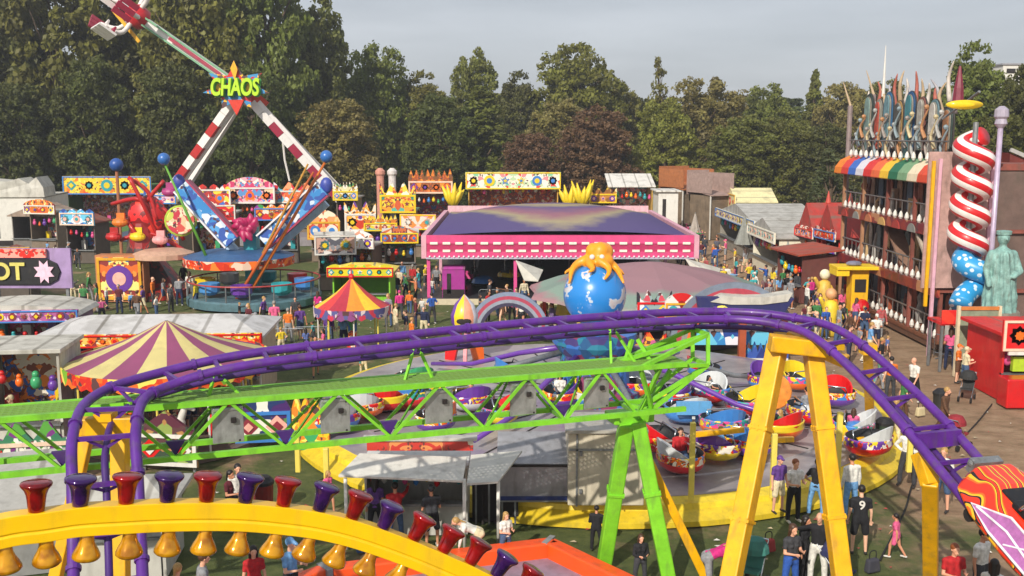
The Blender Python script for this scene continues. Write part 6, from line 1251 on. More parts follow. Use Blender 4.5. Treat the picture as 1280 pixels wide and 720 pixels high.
for k, (dy, zt_, h_, w_, c1, c2) in enumerate(((2.0, 12.2, 3.3, 1.5, '#2c3c3a', '#7f9a94'), (3.6, 11.9, 2.6, 1.1, '#8a8a80', '#b04a3a'), (5.0, 12.2, 3.2, 1.4, '#2a5f88', '#6a8f98'), (6.5, 11.7, 2.4, 1.2, '#9a7a48', '#4a4a48'), (8.0, 12.1, 3.2, 1.4, '#27527f', '#3f7f88'), (9.5, 11.8, 2.5, 1.1, '#7a4a44', '#a8a49c'), (11.0, 11.6, 2.6, 1.3, '#5f7f88', '#c8c4bc'), (12.6, 11.2, 2.1, 1.1, '#3a4a48', '#9a6a48'))): surf(y1 - dy, zt_, h_, w_, mat(c1, .5, 0, .3), inner=mat(c2, .5, 0, .35))
for k in range(22):
    y = y1 - .9 - k * .58; q = MB(); z_ = 8.9 + (k % 3) * .5; q.tube(catmull([(x0 + .2, y, z_), (x0 + .1, y + .25, z_ + .6), (x0 + .25, y - .1, z_ + 1.1 + .3 * (k % 2))], 3), [.09, .1, .08, .07, .06, .05, .03], 6); q.ball((x0 + .2, y, z_ + 1.2 + .3 * (k % 2)), .13, 7); q.build('skyline_figure', mat(['#a8a8a4', '#8a9aa0', '#b8845a', '#9a9088', '#c8b890'][k % 5], .5, .2, .3), fh, world=True)
rg = random.Random(3)
for k in range(18):
    y = y1 - .8 - k * .68; z0 = 11.2 + rg.uniform(-.2, .5); hh = rg.uniform(.9, 1.9); q = MB(); q.tube(catmull([(x0 + .9, y, z0), (x0 + .9 + rg.uniform(-.2, .2), y + rg.uniform(-.3, .3), z0 + hh * .6), (x0 + .9, y + rg.uniform(-.5, .5), z0 + hh)], 3), [.12, .12, .1, .09, .07, .05, .02][:7], 6); q.build('skyline_spike', mat(['#c8beb4', '#a8a4a8', '#a85a4a', '#b8a080'][k % 4], .6), fh, smooth=True, world=True)
MB().tube([(x0 + 1, y1 - 2.7, 12.2), (x0 + 1, y1 - 2.7, 15.0)], [.1, .02], 6).build('spire', WHITE, fh, world=True); q = MB(); q.lathe([(.26, 0), (.22, .6), (.05, 1.6)], (x0 + .8, y0 + 1.4, 11.6), 8); q.build('spire', mat('#7a2438', .5), fh, world=True)
fbx('skyline_backing', x0 + 1.1, x0 + 1.3, y0 + 3, y1 - 1, 8.75, 11.4, mat('#3c3a3a', .7, 0, .3))
for (px, yt, d_) in ((1063, 132, 61.5), (1092, 118, 60.6)): p = D(px, yt, d_); MB().tube([(p.x, p.y, 0), (p.x, p.y, p.z)], .15, 8).build('lattice_mast', mat('#8a7a78', .5), fh, world=True); MB().tube([(p.x, p.y, p.z), (p.x - .5, p.y, p.z + 1.4)], [.08, .02], 6).build('mast_tip', mat('#c8b090', .5), fh, world=True)
MB().tube([(x0 + .3, y0 - .3, 11.4), (x0 + .3, y0 - 1.8, 11.9)], .06, 6).build('board_bracket', STEEL, fh, world=True)
sb_ = thing('surfboard', 'yellow surfboard jutting out from the top corner of the fun house', 'surfboard', D(1203, 131, 44.3)); q = MB(); pts = [(.8 * math.cos(a), .0, .2 * math.sin(a)) for a in [2 * PI * k / 24 for k in range(24)]]; q.slab([(x, -.25, z) for x, _, z in pts], (.0, .12, 0)); q.ball((0, -.15, 0), 1.0, 20, sq=(.8, .12, .17)); q.build('deck', mat('#e8c414', .35, 0, .1, 2, 0, .4, .1), sb_, smooth=True); MB().tube([(0, 0, 0), (-.5, .8, -.6)], .05, 6).build('bracket', STEEL, sb_)
# spiral slide
ss = thing('spiral_slide', 'red and white striped spiral tube slide ending in a blue spotted tube', 'slide', D(1210, 300, 44.2).to_tuple()[:2] + (0,))
RW = [mat('#c8141c', .35, 0, .1, 2, 0, .3, .15), mat('#e8e4de', .35, 0, .08, 2, 0, .3, .15)]
N = 150; pts = []
for k in range(N + 1):
    f_ = k / N; a = f_ * 2 * PI * 4.0 + .4; z_ = 10.0 - f_ * 5.0; pts.append((.47 * math.cos(a), .47 * math.sin(a), z_))
MB().tube(pts, .43, 20, mf=lambda i, j_: ((j_ + (i // 6)) // 2) % 2 if False else (j_ // 2) % 2).build('striped_tube', RW, ss, smooth=True)
m, n, b = nt('blue_spots'); L = n.links.new; tc = n.nodes.new('ShaderNodeTexCoord'); vo = n.nodes.new('ShaderNodeTexVoronoi'); vo.inputs['Scale'].default_value = 3.6; L(tc.outputs['Object'], vo.inputs['Vector'])
L(ramp(vo.outputs['Distance'], [(.30, (.62, .74, .82)), (.36, (.03, .30, .62))]), b.inputs['Base Color']); b.inputs['Roughness'].default_value = .35
e_ = Vector(pts[-1]); pp = catmull([e_, e_ + Vector((-.5, -.1, -.3)), e_ + Vector((-.7, -.7, -.6)), e_ + Vector((.2, -1.1, -1.0)), e_ + Vector((.6, -.7, -1.25)), e_ + Vector((.1, -.5, -1.5)), e_ + Vector((-.7, -.9, -1.9)), e_ + Vector((-1.1, -1.3, -2.3))], 5)
MB().tube(pp, .48, 16).build('spotted_tube', m, ss, smooth=True)
MB().tube([(0, 0, 0), (0, 0, 10.6)], .12, 8).build('centre_pole', STEEL, ss)
for x, y in ((1.15, .6), (-1.1, .8)): MB().box((x, y, 4.5), (.14, .14, 9)).build('frame_post', mat('#d8a8b8', .5), ss)
q = MB(); q.box((0, 1.25, 6.2), (2.9, .1, 6.2)); q.build('back_panel', mat('#b8968e', .6, 0, .3, 2, 0, 0, .5), ss); q = MB(); q.box((-1.35, .9, 5.6), (.14, .12, 6.6)); q.build('yellow_upright', YEL, ss)
q = MB(); q.box((-1.2, -1.7, 2.1), (1.6, 1.4, .12)); q.box((-1.2, -2.42, 2.4), (1.6, .08, .6)); q.build('landing_pad', art(PAL6, 2, 71), ss)
for x in (-1.9, -.5):
    for y in (-2.3, -1.1): MB().box((x, y, 1.02), (.1, .1, 2.04)).build('pad_post', STEEL, ss)
mp_ = thing('flag_mast', 'tall slim mast with lamp head right of the striped slide', 'mast', ((1243 - 640) * 43.4 / F, 43.4, 0)); p = D(1243, 140, 43.4); MB().tube([(0, 0, 0), (0, 0, p.z - .6)], .11, 10).build('pole', mat('#b8a8c0', .4, .2), mp_, smooth=True); MB().lathe([(.1, -.7), (.26, -.5), (.22, -.3), (.3, -.2), (.28, .1), (.1, .25)], (0, 0, p.z), 12).build('lamp_head', mat('#a8a0b0', .4), mp_)
# robed statue
sx0 = (1257 - 640) * 42.5 / F; stt = thing('robed_statue', 'large pale green grey statue of a robed figure at the right edge', 'statue', (sx0, 42.5, 0))
VG = mat('#7fa8a0', .6, 0, .45, 3.5, .4, 0, .6)
q = MB(); q.lathe([(.78, 0), (.78, 2.3), (.88, 2.4), (.88, 2.55)], (0, 0, 0), 8); q.build('pedestal', mat('#8a8478', .7), stt)
q = MB(); q.lathe([(.78, 2.5), (.74, 3.2), (.66, 4.2), (.6, 4.8), (.52, 5.1), (.2, 5.3)], (0, 0, 0), 40, rip=lambda j_, z_: .86 + .12 * math.sin(j_ * 1.9 + z_ * 1.5)); capsule(q, (.45, 0, 5.0), (.62, -.35, 4.3), .2, .15, 10); capsule(q, (.62, -.35, 4.3), (.25, -.62, 4.1), .15, .1, 10); capsule(q, (-.45, 0, 5.0), (-.7, -.1, 4.4), .2, .15, 10); capsule(q, (-.7, -.1, 4.4), (-.68, -.4, 3.7), .15, .09, 10); capsule(q, (0, 0, 5.2), (0, 0, 5.5), .16, .14, 10); q.ball((0, 0, 5.72), .3, 14, sq=(.85, .95, 1.1)); capsule(q, (0, -.27, 5.74), (0, -.34, 5.66), .04, .05, 6)
me = remesh(q, .045, 1, 'figure'); me.materials.append(VG); o = bpy.data.objects.new('figure', me); COL.objects.link(o); o.parent = stt
q = MB(); q.lathe([(.3, 5.85), (.32, 6.0), (.26, 6.02)], (0, 0, 0), 14); q.build('headband', VG, stt)
# grey shed with red gable behind the slide
gs = thing('gabled_ride_building', 'pale blue grey building with a dark red sloping roof at the right edge', 'building', (27.0, 50.5, 0))
q = MB(); q.box((0, 0, 3.5), (5.4, 3.5, 7.0)); q.build('wall', mat('#8c98a8', .6, 0, .3, .8, 0, 0, .4), gs)
q = MB(); q.slab([(-3.0, -1.9, 9.2), (3.2, -1.9, 6.6), (3.2, -1.9, 5.6), (-3.0, -1.9, 7.0)], (0, 3.8, 0)); q.build('roof', mat('#6e2c24', .6, 0, .3), gs); q = MB(); q.beam((-3.05, -2.0, 9.35), (3.3, -2.0, 6.7), .14, .18); q.build('barge_board', mat('#a8a8a4', .5), gs)
q = MB(); q.box((-.9, -1.78, 5.4), (.5, .06, .6)); q.box((.2, -1.78, 5.0), (.5, .06, .6)); q.build('window_panes', mat('#4a4a78', .4), gs)
wbx = thing('far_building', 'small white flat topped building far behind the trees at the upper right', 'building', D(1262, 95, 140).to_tuple()[:2] + (0,)); z_ = D(1262, 82, 140).z; MB().box((0, 0, z_ / 2), (3.4, 3, z_)).build('wall', WHITE, wbx); MB().box((-.6, -1.55, z_ - .8), (1.2, .06, .6)).build('window', DARK, wbx); MB().box((0, 0, z_ + .1), (3.8, 3.4, .2)).build('roof', GREYR, wbx)
# yellow ticket booth by the fun house
yb_ = G(1066, 402); r = thing('ticket_booth', 'tall bright yellow ticket booth with red base near the fun house corner', 'booth', yb_)
q = MB(); q.box((.25, .3, 1.75), (.9, .9, 2.3)); q.build('body', mat('#e8b414', .5, 0, .12), r, bev=.03); q = MB(); q.box((.0, .2, 2.98), (2.3, 1.5, .18)); q.box((-.8, .2, 2.72), (.7, 1.3, .34)); q.build('roof', mat('#efc81c', .5, 0, .1), r, bev=.03); q = MB(); q.box((.25, .3, .3), (1.1, 1.1, .6)); q.ball((.3, -.35, .9), .42, 10); q.build('red_base', RED, r); q = MB(); q.box((.25, -.17, 2.0), (.6, .04, .7)); q.build('window', DARK, r); q = MB(); q.ball((-.1, 0, 3.2), .3, 8, sq=(1.5, 1, .5)); q.build('sign_lump', mat('#7a7a90', .5), r)
for (px, py, d_, h_, c1, c2, lb) in ((1032, 330, 55, 2.6, '#d8b04a', '#e8e0c0', 'pale yellow standing fairground figure left of the yellow booth'), (1040, 348, 50, 2.3, '#e8c838', '#d8a070', 'golden fairground figure just below the pale yellow one')):
    p = D(px, py, d_); r = thing('painted_figure', lb, 'figure', (p.x, d_, 0)); q = MB(); q.lathe([(.5, 0), (.45, .4), (.3, .8), (.42, 1.3), (.3, h_ - .6), (.12, h_ - .5)], (0, 0, 0), 12); capsule(q, (-.3, 0, h_ - .9), (-.6, -.2, h_ - .4), .14, .1); capsule(q, (.3, 0, h_ - .9), (.55, -.2, h_ - 1.4), .14, .1); q.build('body', mat(c1, .5), r, smooth=True); MB().ball((0, 0, h_ - .2), .3, 12).build('head', mat(c2, .5), r, smooth=True)
# red stall right edge
p = G(1248, 502); rs_ = stall('red_stall', 'bright red stall with open counter at the right edge of the photo', 'stall', (p.x + 2.9, p.y + 1.6, 0), 0, 5.6, 3.0, 2.55, mat('#c8161a', .45, 0, .1, 2, 0, .2, .2), mat('#d01c1e', .45, 0, .1), mat('#d2181c', .4, 0, .1, 2, 0, .2, .15), 1.2, 'flat')
MB().box((0, -1.86, 1.95), (5.6, .08, .16)).build('white_trim', WHITE, rs_); q = MB(); q.box((-2.1, -1.5, 1.45), (.7, .2, .55)); q.build('lime_sign', mat('#a8c82a', .5), rs_); q = MB(); q.box((-2.3, -2.2, .55), (1.6, .8, 1.1)); q.build('red_bin_front', RED, rs_, bev=.05)
frm = thing('photo_frame_board', 'tall narrow board with cream frame standing in front of the robed statue', 'board', G(1218, 470)); q = MB(); q.box((0, 0, 1.5), (1.6, .1, 2.6)); q.build('panel', mat('#8a9078', .6, 0, .3), frm)
for x in (-.85, .85): MB().box((x, -.02, 1.5), (.12, .16, 3.0)).build('frame_side', mat('#d8c8a8', .5), frm)
MB().box((0, -.02, 2.9), (1.6, .16, .14)).build('frame_top', mat('#c87a3a', .5), frm)
# benches, bins, speakers and barriers across the ground
def bin_(px, py, cm, lb): p = G(px, py); r = thing('litter_bin', lb, 'bin', p); MB().lathe([(.24, 0), (.28, .8)], (0, 0, 0), 14).build('body', mat(cm, .5), r); MB().lathe([(.3, .8), (.3, .88), (.18, 1.0), (.0, 1.02)], (0, 0, 0), 14).build('lid', BLACK, r)
bin_(1104, 560, '#2a3a2a', 'dark green litter bin beside the platform edge at right'); bin_(300, 470, '#1f3a6a', 'blue litter bin near the striped roundabout'); bin_(1175, 520, '#2a2a2a', 'black litter bin on the worn track'); bin_(330, 640, '#7a1a1a', 'red litter bin left of the white kiosk')
def barrier(px, py, rz, lb, n_=1):
    p = G(px, py); r = thing('crowd_barrier', lb, 'barrier', p, rz, 'steel crowd barriers'); q = MB(); q.tube([(-1, 0, .1), (-1, 0, 1.0), (-.9, 0, 1.1), (.9, 0, 1.1), (1, 0, 1.0), (1, 0, .1)], .02, 6); q.tube([(-1, 0, .25), (1, 0, .25)], .015, 5); q.build('frame', CHROME, r)
    q = MB()
    for k in range(13): q.tube([(-.9 + k * .15, 0, .25), (-.9 + k * .15, 0, 1.1)], .008, 4)
    o = q.build('bars', CHROME, r); o['kind'] = 'stuff'
    for s in (-.7, .7): MB().box((s, 0, .03), (.05, .5, .04)).build('foot', STEEL, r)
for i, a in enumerate(((250, 560, .1), (200, 540, .1), (30, 560, .0), (505, 352, .2), (355, 440, .1), (395, 437, .1), (620, 385, .05), (1190, 452, -1.1))): barrier(*a, ['barrier under the second green truss panel', 'barrier under the left of the green truss', 'barrier under the far left green truss', 'barrier among people near the yellow hut', 'barrier left of the peaked striped canopy', 'barrier in front of the peaked striped canopy', 'barrier in front of the dodgem floor', 'barrier below the fun house'][i])
# white picket kiosk under the arch and lower left tents
stall('white_gazebo', 'white box tent seen through the ladder drop just above the yellow arch', 'tent', G(165, 705), G(165, 705).x * 0 + .1, 2.0, 1.8, 1.7, CANV, CANV, mat('#dcd8d4', .6), .4, 'hip', roofh=.5, prizes=False)
stall('grey_roof_unit', 'low unit with a pale grey sloping roof at the left edge behind the lamp caps', 'kiosk', G(20, 700), .3, 2.4, 2.0, 1.6, mat('#8a8a88', .6), mat('#a8a6a0', .6), None, .4, 'shed', roofh=.6, prizes=False)
# kiddie ride beyond the green truss on the left
for (px, py, w_, pal, sty, lb) in ((45, 600, 2.6, ['#3c7a5a', '#e8e4d8', '#7a3a80', '#5aa040'], 'crown', 'green and purple painted board behind the far left of the truss'), (330, 560, 1.8, ['#2a3a6a', '#e8e4d8', '#4a2a6a', '#5a8a50'], 'dome', 'dark blue painted board between the first and second steel plates'), (390, 570, 1.2, ['#e8b828', '#3a9a60', '#f0d860', '#d8802a'], 'scallop', 'yellow painted board left of the second steel plate'), (210, 590, 2.0, ['#5a2a3a', '#8a9a50', '#3a4a3a', '#a87a4a'], 'gable', 'maroon and green board right of the ladder drop'), (85, 520, 1.6, ['#e8c828', '#b89a30', '#d8d090'], 'flat', 'narrow yellow board between the white booth and roundabout')):
    p = G(px, py); r = thing('painted_board', lb, 'board', p, R.uniform(-.2, .2)); board(r, w_, 1.7, art(pal, 2.4, px * .3), (0, 0, .2), 0, sty, .12, 'painted_face', px)
    for s in (-1, 1): MB().box((s * w_ * .4, .12, .7), (.07, .07, 1.4)).build('prop', STEEL, r)

text_mesh('PLAY', .42, .01, 'lettering', WHITE, [o for o in bpy.data.objects if o.get('label', '').startswith('green and purple painted board')][0], (0, -.075, 1.05), (PI / 2, 0, 0), .01)
cl_ = [
 (62, 250, 88, 2.6, PAL7, 'dome', 'game_stall', 'small orange fronted stall between the canvas shelter and yellow sign stall'),
 (108, 262, 80, 2.4, PAL5, 'scallop', 'game_stall', 'small blue fronted stall left of the red ride'),
 (212, 236, 82, 2.4, PAL2, 'crown', 'game_stall', 'small pink crested stall behind the oval painted sign'),
 (268, 250, 78, 3.2, PAL6, 'flat', 'game_stall', 'low red fronted stall behind the left blue slanting arm'),
 (348, 256, 80, 3.0, PAL1, 'scallop', 'game_stall', 'multicoloured scalloped stall behind the right blue slanting arm'),
 (418, 286, 66, 2.2, ['#8a8a90', '#d8d4d0', '#5a5a64', '#c8a090'], 'flat', 'grey_unit', 'grey and white unit above the yellow hut'),
 (452, 288, 70, 2.2, ['#e8e4e0', '#d89a80', '#f0ece8'], 'dome', 'game_stall', 'whitish dome fronted stall right of the grey unit'),
 (476, 268, 76, 2.0, ['#e8c830', '#6ab0a0', '#f0e0a0', '#c8782a'], 'spiky', 'game_stall', 'yellow and teal spiky fronted stall left of the dodgem hall'),
 (500, 282, 72, 2.2, ['#c86a3a', '#e8c8a0', '#5a7a8a', '#8a3a3a'], 'gable', 'game_stall', 'brown gabled stall close to the dodgem hall left side'),
 (528, 262, 84, 2.6, ['#f0a8b0', '#e8d0c0', '#e88a40'], 'flat', 'game_stall', 'pink and orange stall at the rear left corner of the dodgem hall'),
 (12, 300, 62, 2.6, ['#3a3a44', '#6a5a6a', '#8a8a90'], 'flat', 'dark_unit', 'dark stall behind the arrow sign at the left edge'),
]
for i, (px, yt, d_, w_, pal, sty, nm, lb_) in enumerate(cl_):
    p = D(px, yt, d_); hh = max(1.9, p.z - 1.0); stall(nm, lb_, 'stall', (p.x, d_, 0), R.uniform(-.25, .25), w_, 2.2, hh, mat(['#7a6a5a', '#5a5048', '#8a7a6a'][i % 3], .7), mat(['#a8a49c', '#8a4a3a', '#c8c4bc'][i % 3], .7), art(pal, 2.2, 80 + i), max(.9, p.z - hh + .3), ['flat', 'gable', 'shed'][i % 3], sty)

rg = random.Random(21)
for z_ in (.6, 3.05, 5.8):
    for k in range(11):
        y = y0 + .8 + k * 1.25 + rg.uniform(-.2, .2); hh = rg.uniform(.7, 1.9); q = MB(); t_ = rg.randrange(3)
        if t_ == 0: q.lathe([(.18, 0), (.26, hh * .3), (.14, hh * .6), (.2, hh * .8), (.02, hh)], (x0 + .9, y, z_), 9)
        elif t_ == 1: q.box((x0 + 1.2, y, z_ + hh / 2), (.25, rg.uniform(.3, .9), hh)); q.box((x0 + 1.05, y, z_ + hh / 2), (.06, .25, hh * .7))
        else: q.tube([(x0 + .7, y, z_), (x0 + .8, y + .3, z_ + hh * .6), (x0 + .8, y + rg.uniform(-.3, .4), z_ + hh)], [.14, .1, .05], 7)
        q.build('balcony_figure', mat(rg.choice(['#a88a70', '#7a8a80', '#b05a3a', '#9a9690', '#5a6a78', '#c8a878', '#6a3a30', '#b8b0a4', '#3a4a44']), .6, 0, .3), fh, world=True)
for k in range(7):
    y = y0 + 1.2 + k * 2; q = MB(); q.slab([(x0 - .32, y + .5 * math.cos(PI * j_ / 8), 5.35 + .42 * math.sin(PI * j_ / 8)) for j_ in range(9)], (.06, 0, 0)); q.build('painted_shell', mat(['#b8704a', '#8a8a84', '#a83a30', '#c8a060'][k % 4], .6), fh, world=True)
for (pts_, lb_) in ((((520, 705), (450, 640), (430, 600), (380, 560), (300, 540)), 'thick black cable snaking on the grass left of the kiosk'), (((1100, 700), (1130, 640), (1150, 590), (1210, 540), (1240, 505)), 'long black cable crossing the worn track to the red stall')):
    tag(MB().tube(catmull([G(x, y, .03) for x, y in pts_], 8), .025, 6).build('cable', RUB, smooth=True), lb_, 'cable')
# ================================================================ people near the camera
def K(*a): return a
STL = ('stand', 0, 'short', 'shorts', 'short')
def lb(p_): return p_
pj = person(G(1073, 692), STL, 'black', 'black', 'dark', 2, 1.74, PI - .15, label='person in a black sports shirt with number 9 and black shorts, back turned')
text_mesh('9', .30, .004, 'shirt_number', WHITE, pj, (.0, .135, 1.27), (PI / 2, 0, PI), .006)
person(G(1062, 646), ('stand', 0, 'short', 'trousers', 'long'), 'white', 'sky blue', 'dark', 1, 1.74, PI + .3, label='person in a loose white long sleeved shirt just behind the black number 9 shirt')
person(G(1119, 697), ('walk', 1, 'tail', 'skirt', 'short'), 'pink', 'pink', 'dark', 1, 1.13, -2.2, label='child in a pink dress standing alone on the worn grass')
person(G(1021, 732), ('point', 0, 'bald', 'trousers', 'long'), 'black', 'white', 'grey', 0, 1.75, -.5, label='person in a black jumper and white trousers left of the portal right leg')
person(G(987, 745), ('hold', 1, 'long', 'trousers', 'short'), 'dark grey', 'blue', 'brown', 0, 1.68, .4, label='person with brown hair, grey top and blue jeans between the two portal legs')
person(G(1003, 728), ('stand', 1, 'long', 'trousers', 'long'), 'black', 'black', 'dark', 1, 1.6, .9, label='person all in black right beside the grey top and blue jeans')
person(G(991, 652), ('hold', 0, 'short', 'trousers', 'short'), 'white', 'black', 'ginger', 0, 1.72, .3, label='person in white top and black trousers standing at the yellow platform edge')
person(G(1019, 645), ('hips', 1, 'tail', 'trousers', 'short'), 'black', 'sky blue', 'dark', 1, 1.6, 2.6, label='person in black top and pale blue trousers against the right portal leg')
person(G(972, 640, .56), ('stand', 0, 'cap', 'shorts', 'short'), 'purple', 'cream', 'dark', 0, 1.5, .4, label='person in purple top and cap on the deck beside the left portal leg')
person(G(884, 742), ('bend', 1, 'tail', 'trousers', 'short'), 'magenta', 'grey', 'fair', 0, 1.7, 1.3, label='person in a magenta top bending forward beside the yellow raking leg')
person(G(800, 733), ('hold', 1, 'long', 'trousers', 'long'), 'black', 'dark grey', 'brown', 0, 1.25, .2, label='child in dark clothes between the two green tower legs')
person(G(745, 688), ('hold', 0, 'short', 'trousers', 'long'), 'black', 'black', 'dark', 1, 1.15, 2.9, label='child in black with back turned left of the green tower leg')
person(G(1133, 607), ('hips', 0, 'short', 'trousers', 'long'), 'white', 'dark grey', 'fair', 0, 1.8, -.6, label='person in white shirt and dark grey trousers at the right tip of the platform')
person(G(1141, 503), ('stride', 0, 'bald', 'trousers', 'short'), 'white', 'black', 'dark', 0, 1.8, -1.2, label='person in white top and black trousers striding below the sloping purple track')
person(G(1178, 545), ('walk', 0, 'short', 'trousers', 'long'), 'brown', 'brown', 'fair', 0, 1.75, .8, label='person in brown jacket walking right behind the sloping purple track')
person(G(1176, 638), ('stand', 0, 'short', 'shorts', 'short'), 'white', 'denim blue', 'fair', 0, 1.78, -.8, label='person in white top and denim shorts beside the bent yellow post')
person(G(1117, 560), ('stand', 1, 'long', 'trousers', 'short'), 'grey', 'cream', 'fair', 0, 1.62, 2.2, label='person with fair hair and grey top under the sloping track near the bin')
person(G(1127, 525), ('walk', 1, 'tail', 'trousers', 'short'), 'green', 'brown', 'brown', 0, 1.6, 1.4, label='person in green top walking under the sloping track')
person(G(1187, 775), ('hold', 0, 'short', 'trousers', 'short'), 'red', 'black', 'ginger', 0, 1.7, .1, label='person with ginger hair and red top at the bottom right edge')
person(G(1222, 760), ('stand', 0, 'short', 'trousers', 'short'), 'white', 'dark grey', 'dark', 1, 1.8, .6, label='taller person in white top below the orange coaster car')
person(G(1236, 800), ('hold', 1, 'long', 'trousers', 'short'), 'white', 'black', 'dark', 1, 1.72, 2.6, label='person with long dark hair and white top at the bottom right corner')
person(G(598, 705), ('bend', 1, 'tail', 'trousers', 'long'), 'white', 'cream', 'fair', 0, 1.55, -1.4, label='person in white fleece bending beside the kiosk awning pole')
person(G(632, 702), ('hold', 1, 'long', 'trousers', 'short'), 'white', 'denim blue', 'fair', 0, 1.25, .6, label='child in white top and jeans right of the kiosk awning pole')
person(G(300, 660), ('stand', 0, 'short', 'trousers', 'long'), 'white', 'dark grey', 'dark', 0, 1.74, .5, label='person in long white sleeves behind the lamp caps left of the kiosk')
person(G(290, 662), ('hold', 1, 'tail', 'trousers', 'short'), 'maroon', 'black', 'dark', 1, 1.6, 1.2, label='person in maroon top next to the long white sleeves behind the lamp caps')
person(G(255, 790), ('walk', 0, 'short', 'shorts', 'short'), 'grey', 'navy blue', 'brown', 0, 1.75, 2.0, label='person in grey top and navy shorts below the yellow arch')
person(G(320, 775), ('stand', 1, 'long', 'skirt', 'short'), 'red', 'black', 'dark', 0, 1.65, .4, label='person in red top and black skirt seen under the yellow arch')
person(G(365, 770), ('hold', 0, 'cap', 'trousers', 'short'), 'sky blue', 'black', 'dark', 0, 1.75, 1.2, label='person in sky blue top and cap seen under the yellow arch')
person(G(225, 800), ('stride', 1, 'tail', 'trousers', 'long'), 'cream', 'denim blue', 'fair', 0, 1.65, 2.8, label='person in cream long sleeves and jeans under the left of the yellow arch')
person(G(410, 640), ('walk', 1, 'long', 'skirt', 'short'), 'pink', 'white', 'fair', 1, 1.2, 1.0, label='child in pink top and white skirt left of the kiosk wall')
for i, (px, py, t_, l_, kt) in enumerate(((470, 672, 'purple', 'black', ('stand', 1, 'long', 'trousers', 'short')), (495, 680, 'red', 'denim blue', ('point', 0, 'short', 'trousers', 'long')), (540, 684, 'dark grey', 'black', ('hold', 0, 'cap', 'shorts', 'short')))):
    person(G(px, py), kt, t_, l_, 'dark', 1, 1.6, PI + .2 * i, label='person in %s top at the counter of the white kiosk' % t_)
# ---- groups further off
used_near = 0
crowd([(1186, 462), (1196, 478), (1205, 486), (1213, 470), (1224, 482), (1234, 470), (1192, 446), (1208, 455), (1226, 452), (1218, 442), (1240, 488), (1200, 438)], 'before the red stall', 'people standing in front of the red stall')
crowd([(1100, 470), (1086, 452), (1108, 448), (1094, 436), (1074, 440), (1062, 428), (1080, 424), (1100, 422), (1052, 418), (1068, 412), (1046, 440), (1030, 424), (1020, 436), (1010, 416), (1098, 486), (1060, 456), (1112, 500), (1088, 500), (1040, 404), (1024, 404)], 'beside the fun house', 'people on the track beside the fun house')
av = []
rg = random.Random(11)
for k in range(76):
    y = 62 + 34 * rg.random() ** 1.1; x = 12.4 + rg.random() * 5.0 + (y - 62) * .03; av.append((x, y, 0))
seen_ = []
av = [p for p in av if not any((p[0] - q[0]) ** 2 + (p[1] - q[1]) ** 2 < .5 or seen_.append(0) for q in av[:av.index(p)])]
crowd(av, lambda p: '' + ('avenue beside dodgem corner' if p.y < 70 else 'avenue opposite bright stall end' if p.y < 77 else 'avenue opposite long marquee' if p.y < 87 else 'avenue near cream stall'), 'people in the crowded avenue')
crowd([(322, 432), (361, 428), (344, 420), (336, 436), (376, 424), (392, 430), (402, 416), (312, 420), (352, 444), (383, 442), (412, 432), (330, 408), (300, 402), (370, 408), (398, 402), (430, 436), (316, 448), (405, 446)], 'left of striped peaked canopy', 'people between the kiosk and small roundabout')
crowd([(500, 368), (508, 372), (516, 364), (524, 370), (532, 362), (495, 376), (540, 372), (520, 380), (503, 358), (546, 364), (512, 392), (528, 396), (500, 400), (486, 408), (520, 410), (495, 418), (508, 430), (530, 424), (540, 405), (515, 440)], 'right of the yellow hut', 'people left of the dodgem hall')
crowd([(600, 392), (612, 388), (622, 396), (634, 390), (646, 394), (655, 384), (640, 402), (660, 400), (668, 408), (680, 412), (628, 406), (652, 412), (610, 402), (690, 418)], 'before the dodgem floor', 'people in front of the dodgem hall')
crowd([(86, 330), (70, 326), (98, 336), (60, 318), (110, 322), (90, 312), (120, 306), (104, 300), (75, 306), (128, 316)], 'behind the arrow sign', 'people behind the arrow sign')
crowd([(92, 374), (102, 382), (112, 376), (106, 392), (122, 390), (134, 386), (150, 392), (165, 388), (180, 392), (192, 384), (205, 380), (214, 390), (225, 382), (238, 376), (172, 400), (128, 402), (196, 398), (246, 386), (208, 366), (230, 362)], 'beyond long white kiosk roof', 'people behind the long white kiosk roof')
crowd([(262, 310), (275, 322), (420, 330), (432, 318), (448, 326), (466, 338), (476, 322), (410, 344), (486, 334), (260, 296), (400, 318), (455, 308)], 'near painted stalls', 'people near the painted stalls')
crowd([(130, 290), (148, 284), (112, 286), (94, 282), (120, 276), (160, 280), (140, 272)], 'before yellow sign stall', 'people before the yellow sign stall')
crowd([(20, 560), (60, 556), (110, 550), (215, 556), (240, 540), (310, 530), (350, 545), (455, 470), (30, 520), (190, 530), (265, 500), (230, 500), (395, 470), (330, 480)], 'beyond the green truss', 'people beyond the green truss')
crowd([(30, 290), (44, 300), (15, 306), (55, 286)], 'beside the white lorry', 'people beside the white lorry')

av2 = []
for k in range(60):
    y = 49 + 15 * rg.random(); x = 13.6 + rg.random() * 4.4
    if all((x - q[0]) ** 2 + (y - q[1]) ** 2 > .45 for q in av2): av2.append((x, y, 0))
crowd(av2[:44], 'right of the pink canopy', 'people right of the pink canopy')

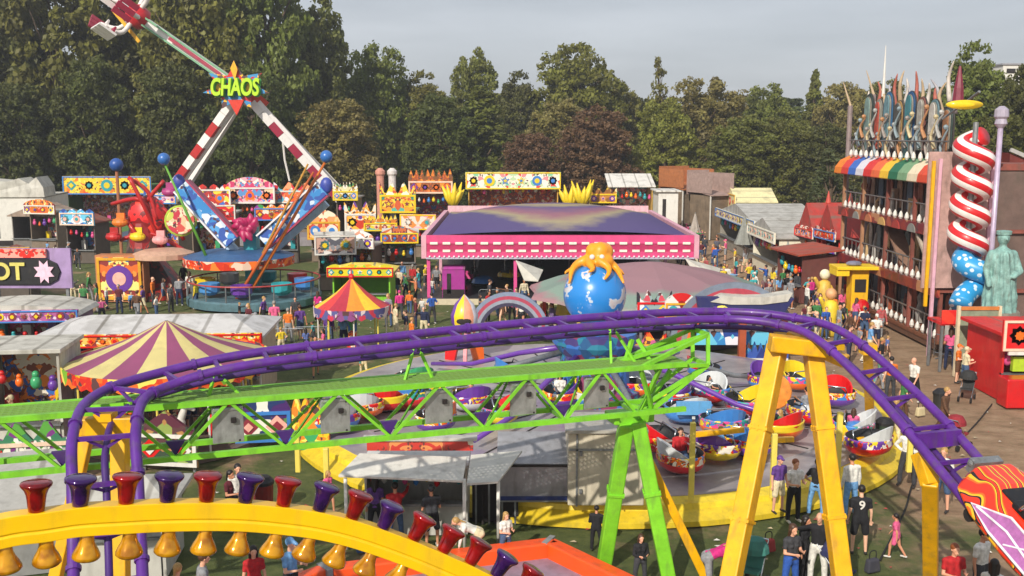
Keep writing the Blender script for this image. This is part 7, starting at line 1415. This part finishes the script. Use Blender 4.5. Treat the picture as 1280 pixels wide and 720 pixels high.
rs_k = 0
for (px, py, t_, h_) in ((850, 574, 'red', 1.6), (885, 492, 'white', 1.25), (900, 562, 'sky blue', 1.3), (1066, 538, 'pink', 1.3), (1008, 518, 'grey', 1.6), (975, 538, 'green', 1.25), (590, 503, 'yellow', 1.3), (700, 498, 'white', 1.6)):
    p = G(px, py, .9); person((p.x, p.y, .62), ('sit', 1, 'long', 'trousers', 'short') if rs_k % 2 else ('sit', 0, 'short', 'trousers', 'long'), t_, 'denim blue', ['brown', 'dark', 'fair'][rs_k % 3], rs_k % 3, h_, rs_k * .9, label='%s in %s top riding in the %s car of the platform ride' % ('child' if h_ < 1.4 else 'person', t_, ['nearest red', 'farther red', 'yellow and purple', 'rightmost yellow', 'red and blue', 'orange and red', 'truss side', 'central purple'][rs_k])); rs_k += 1

def pushchair(px, py, rz, cm, lb_):
    p = G(px, py); r = thing('pushchair', lb_, 'pushchair', p, rz); q = MB(); q.slab([(-.2, -.3, .45), (.2, -.3, .45), (.2, .05, .4), (-.2, .05, .4)], (0, 0, .06)); q.slab([(-.2, .05, .42), (.2, .05, .42), (.2, .25, .95), (-.2, .25, .95)], (0, .05, 0)); q.build('seat', mat(cm, .8), r)
    q = MB(); q.lathe([(.0, .34), (.2, .28), (.3, .12), (.32, 0)], (0, .15, .82), 12, caps=False); q.build('hood', mat(cm, .8), r); q = MB()
    for s in (-.22, .22): q.tube([(s, -.4, .1), (s, 0, .5), (s, .45, 1.02)], .015, 6); q.tube([(s, .35, .1), (s, 0, .5)], .015, 6)
    q.tube([(-.22, .45, 1.02), (.22, .45, 1.02)], .018, 6); q.build('frame', CHROME, r)
    for s in (-.22, .22):
        for y in (-.4, .35): MB().tube([(s - .03, y, .1), (s + .03, y, .1)], .1, 12).build('wheel', RUB, r)
pushchair(1048, 738, .8, '#2a2f5a', 'navy pushchair by the foot of the right portal leg'); pushchair(1196, 560, 2.2, '#8a1f2a', 'red pushchair on the worn track near the sloping purple track'); pushchair(1208, 500, -.6, '#2a2a2a', 'black pushchair before the red stall'); pushchair(940, 735, -.5, '#3a7a70', 'teal pushchair between the portal legs')
def bag(px, py, cm, lb_):
    p = G(px, py); r = thing('bag', lb_, 'bag', p, .4); MB().box((0, 0, .17), (.38, .18, .32), taper=.8).build('body', mat(cm, .8), r, bev=.04); MB().tube(catmull([(-.1, 0, .32), (-.08, 0, .5), (.08, 0, .5), (.1, 0, .32)], 4), .012, 6).build('handle', RUB, r)
bag(1090, 715, '#3a3a44', 'dark bag on the ground near the black number 9 shirt'); bag(960, 690, '#a83a3a', 'red bag on the grass left of the right portal leg'); bag(1150, 520, '#c8b890', 'cream bag on the worn track'); bag(455, 690, '#3a5a8a', 'blue bag beside the white kiosk')
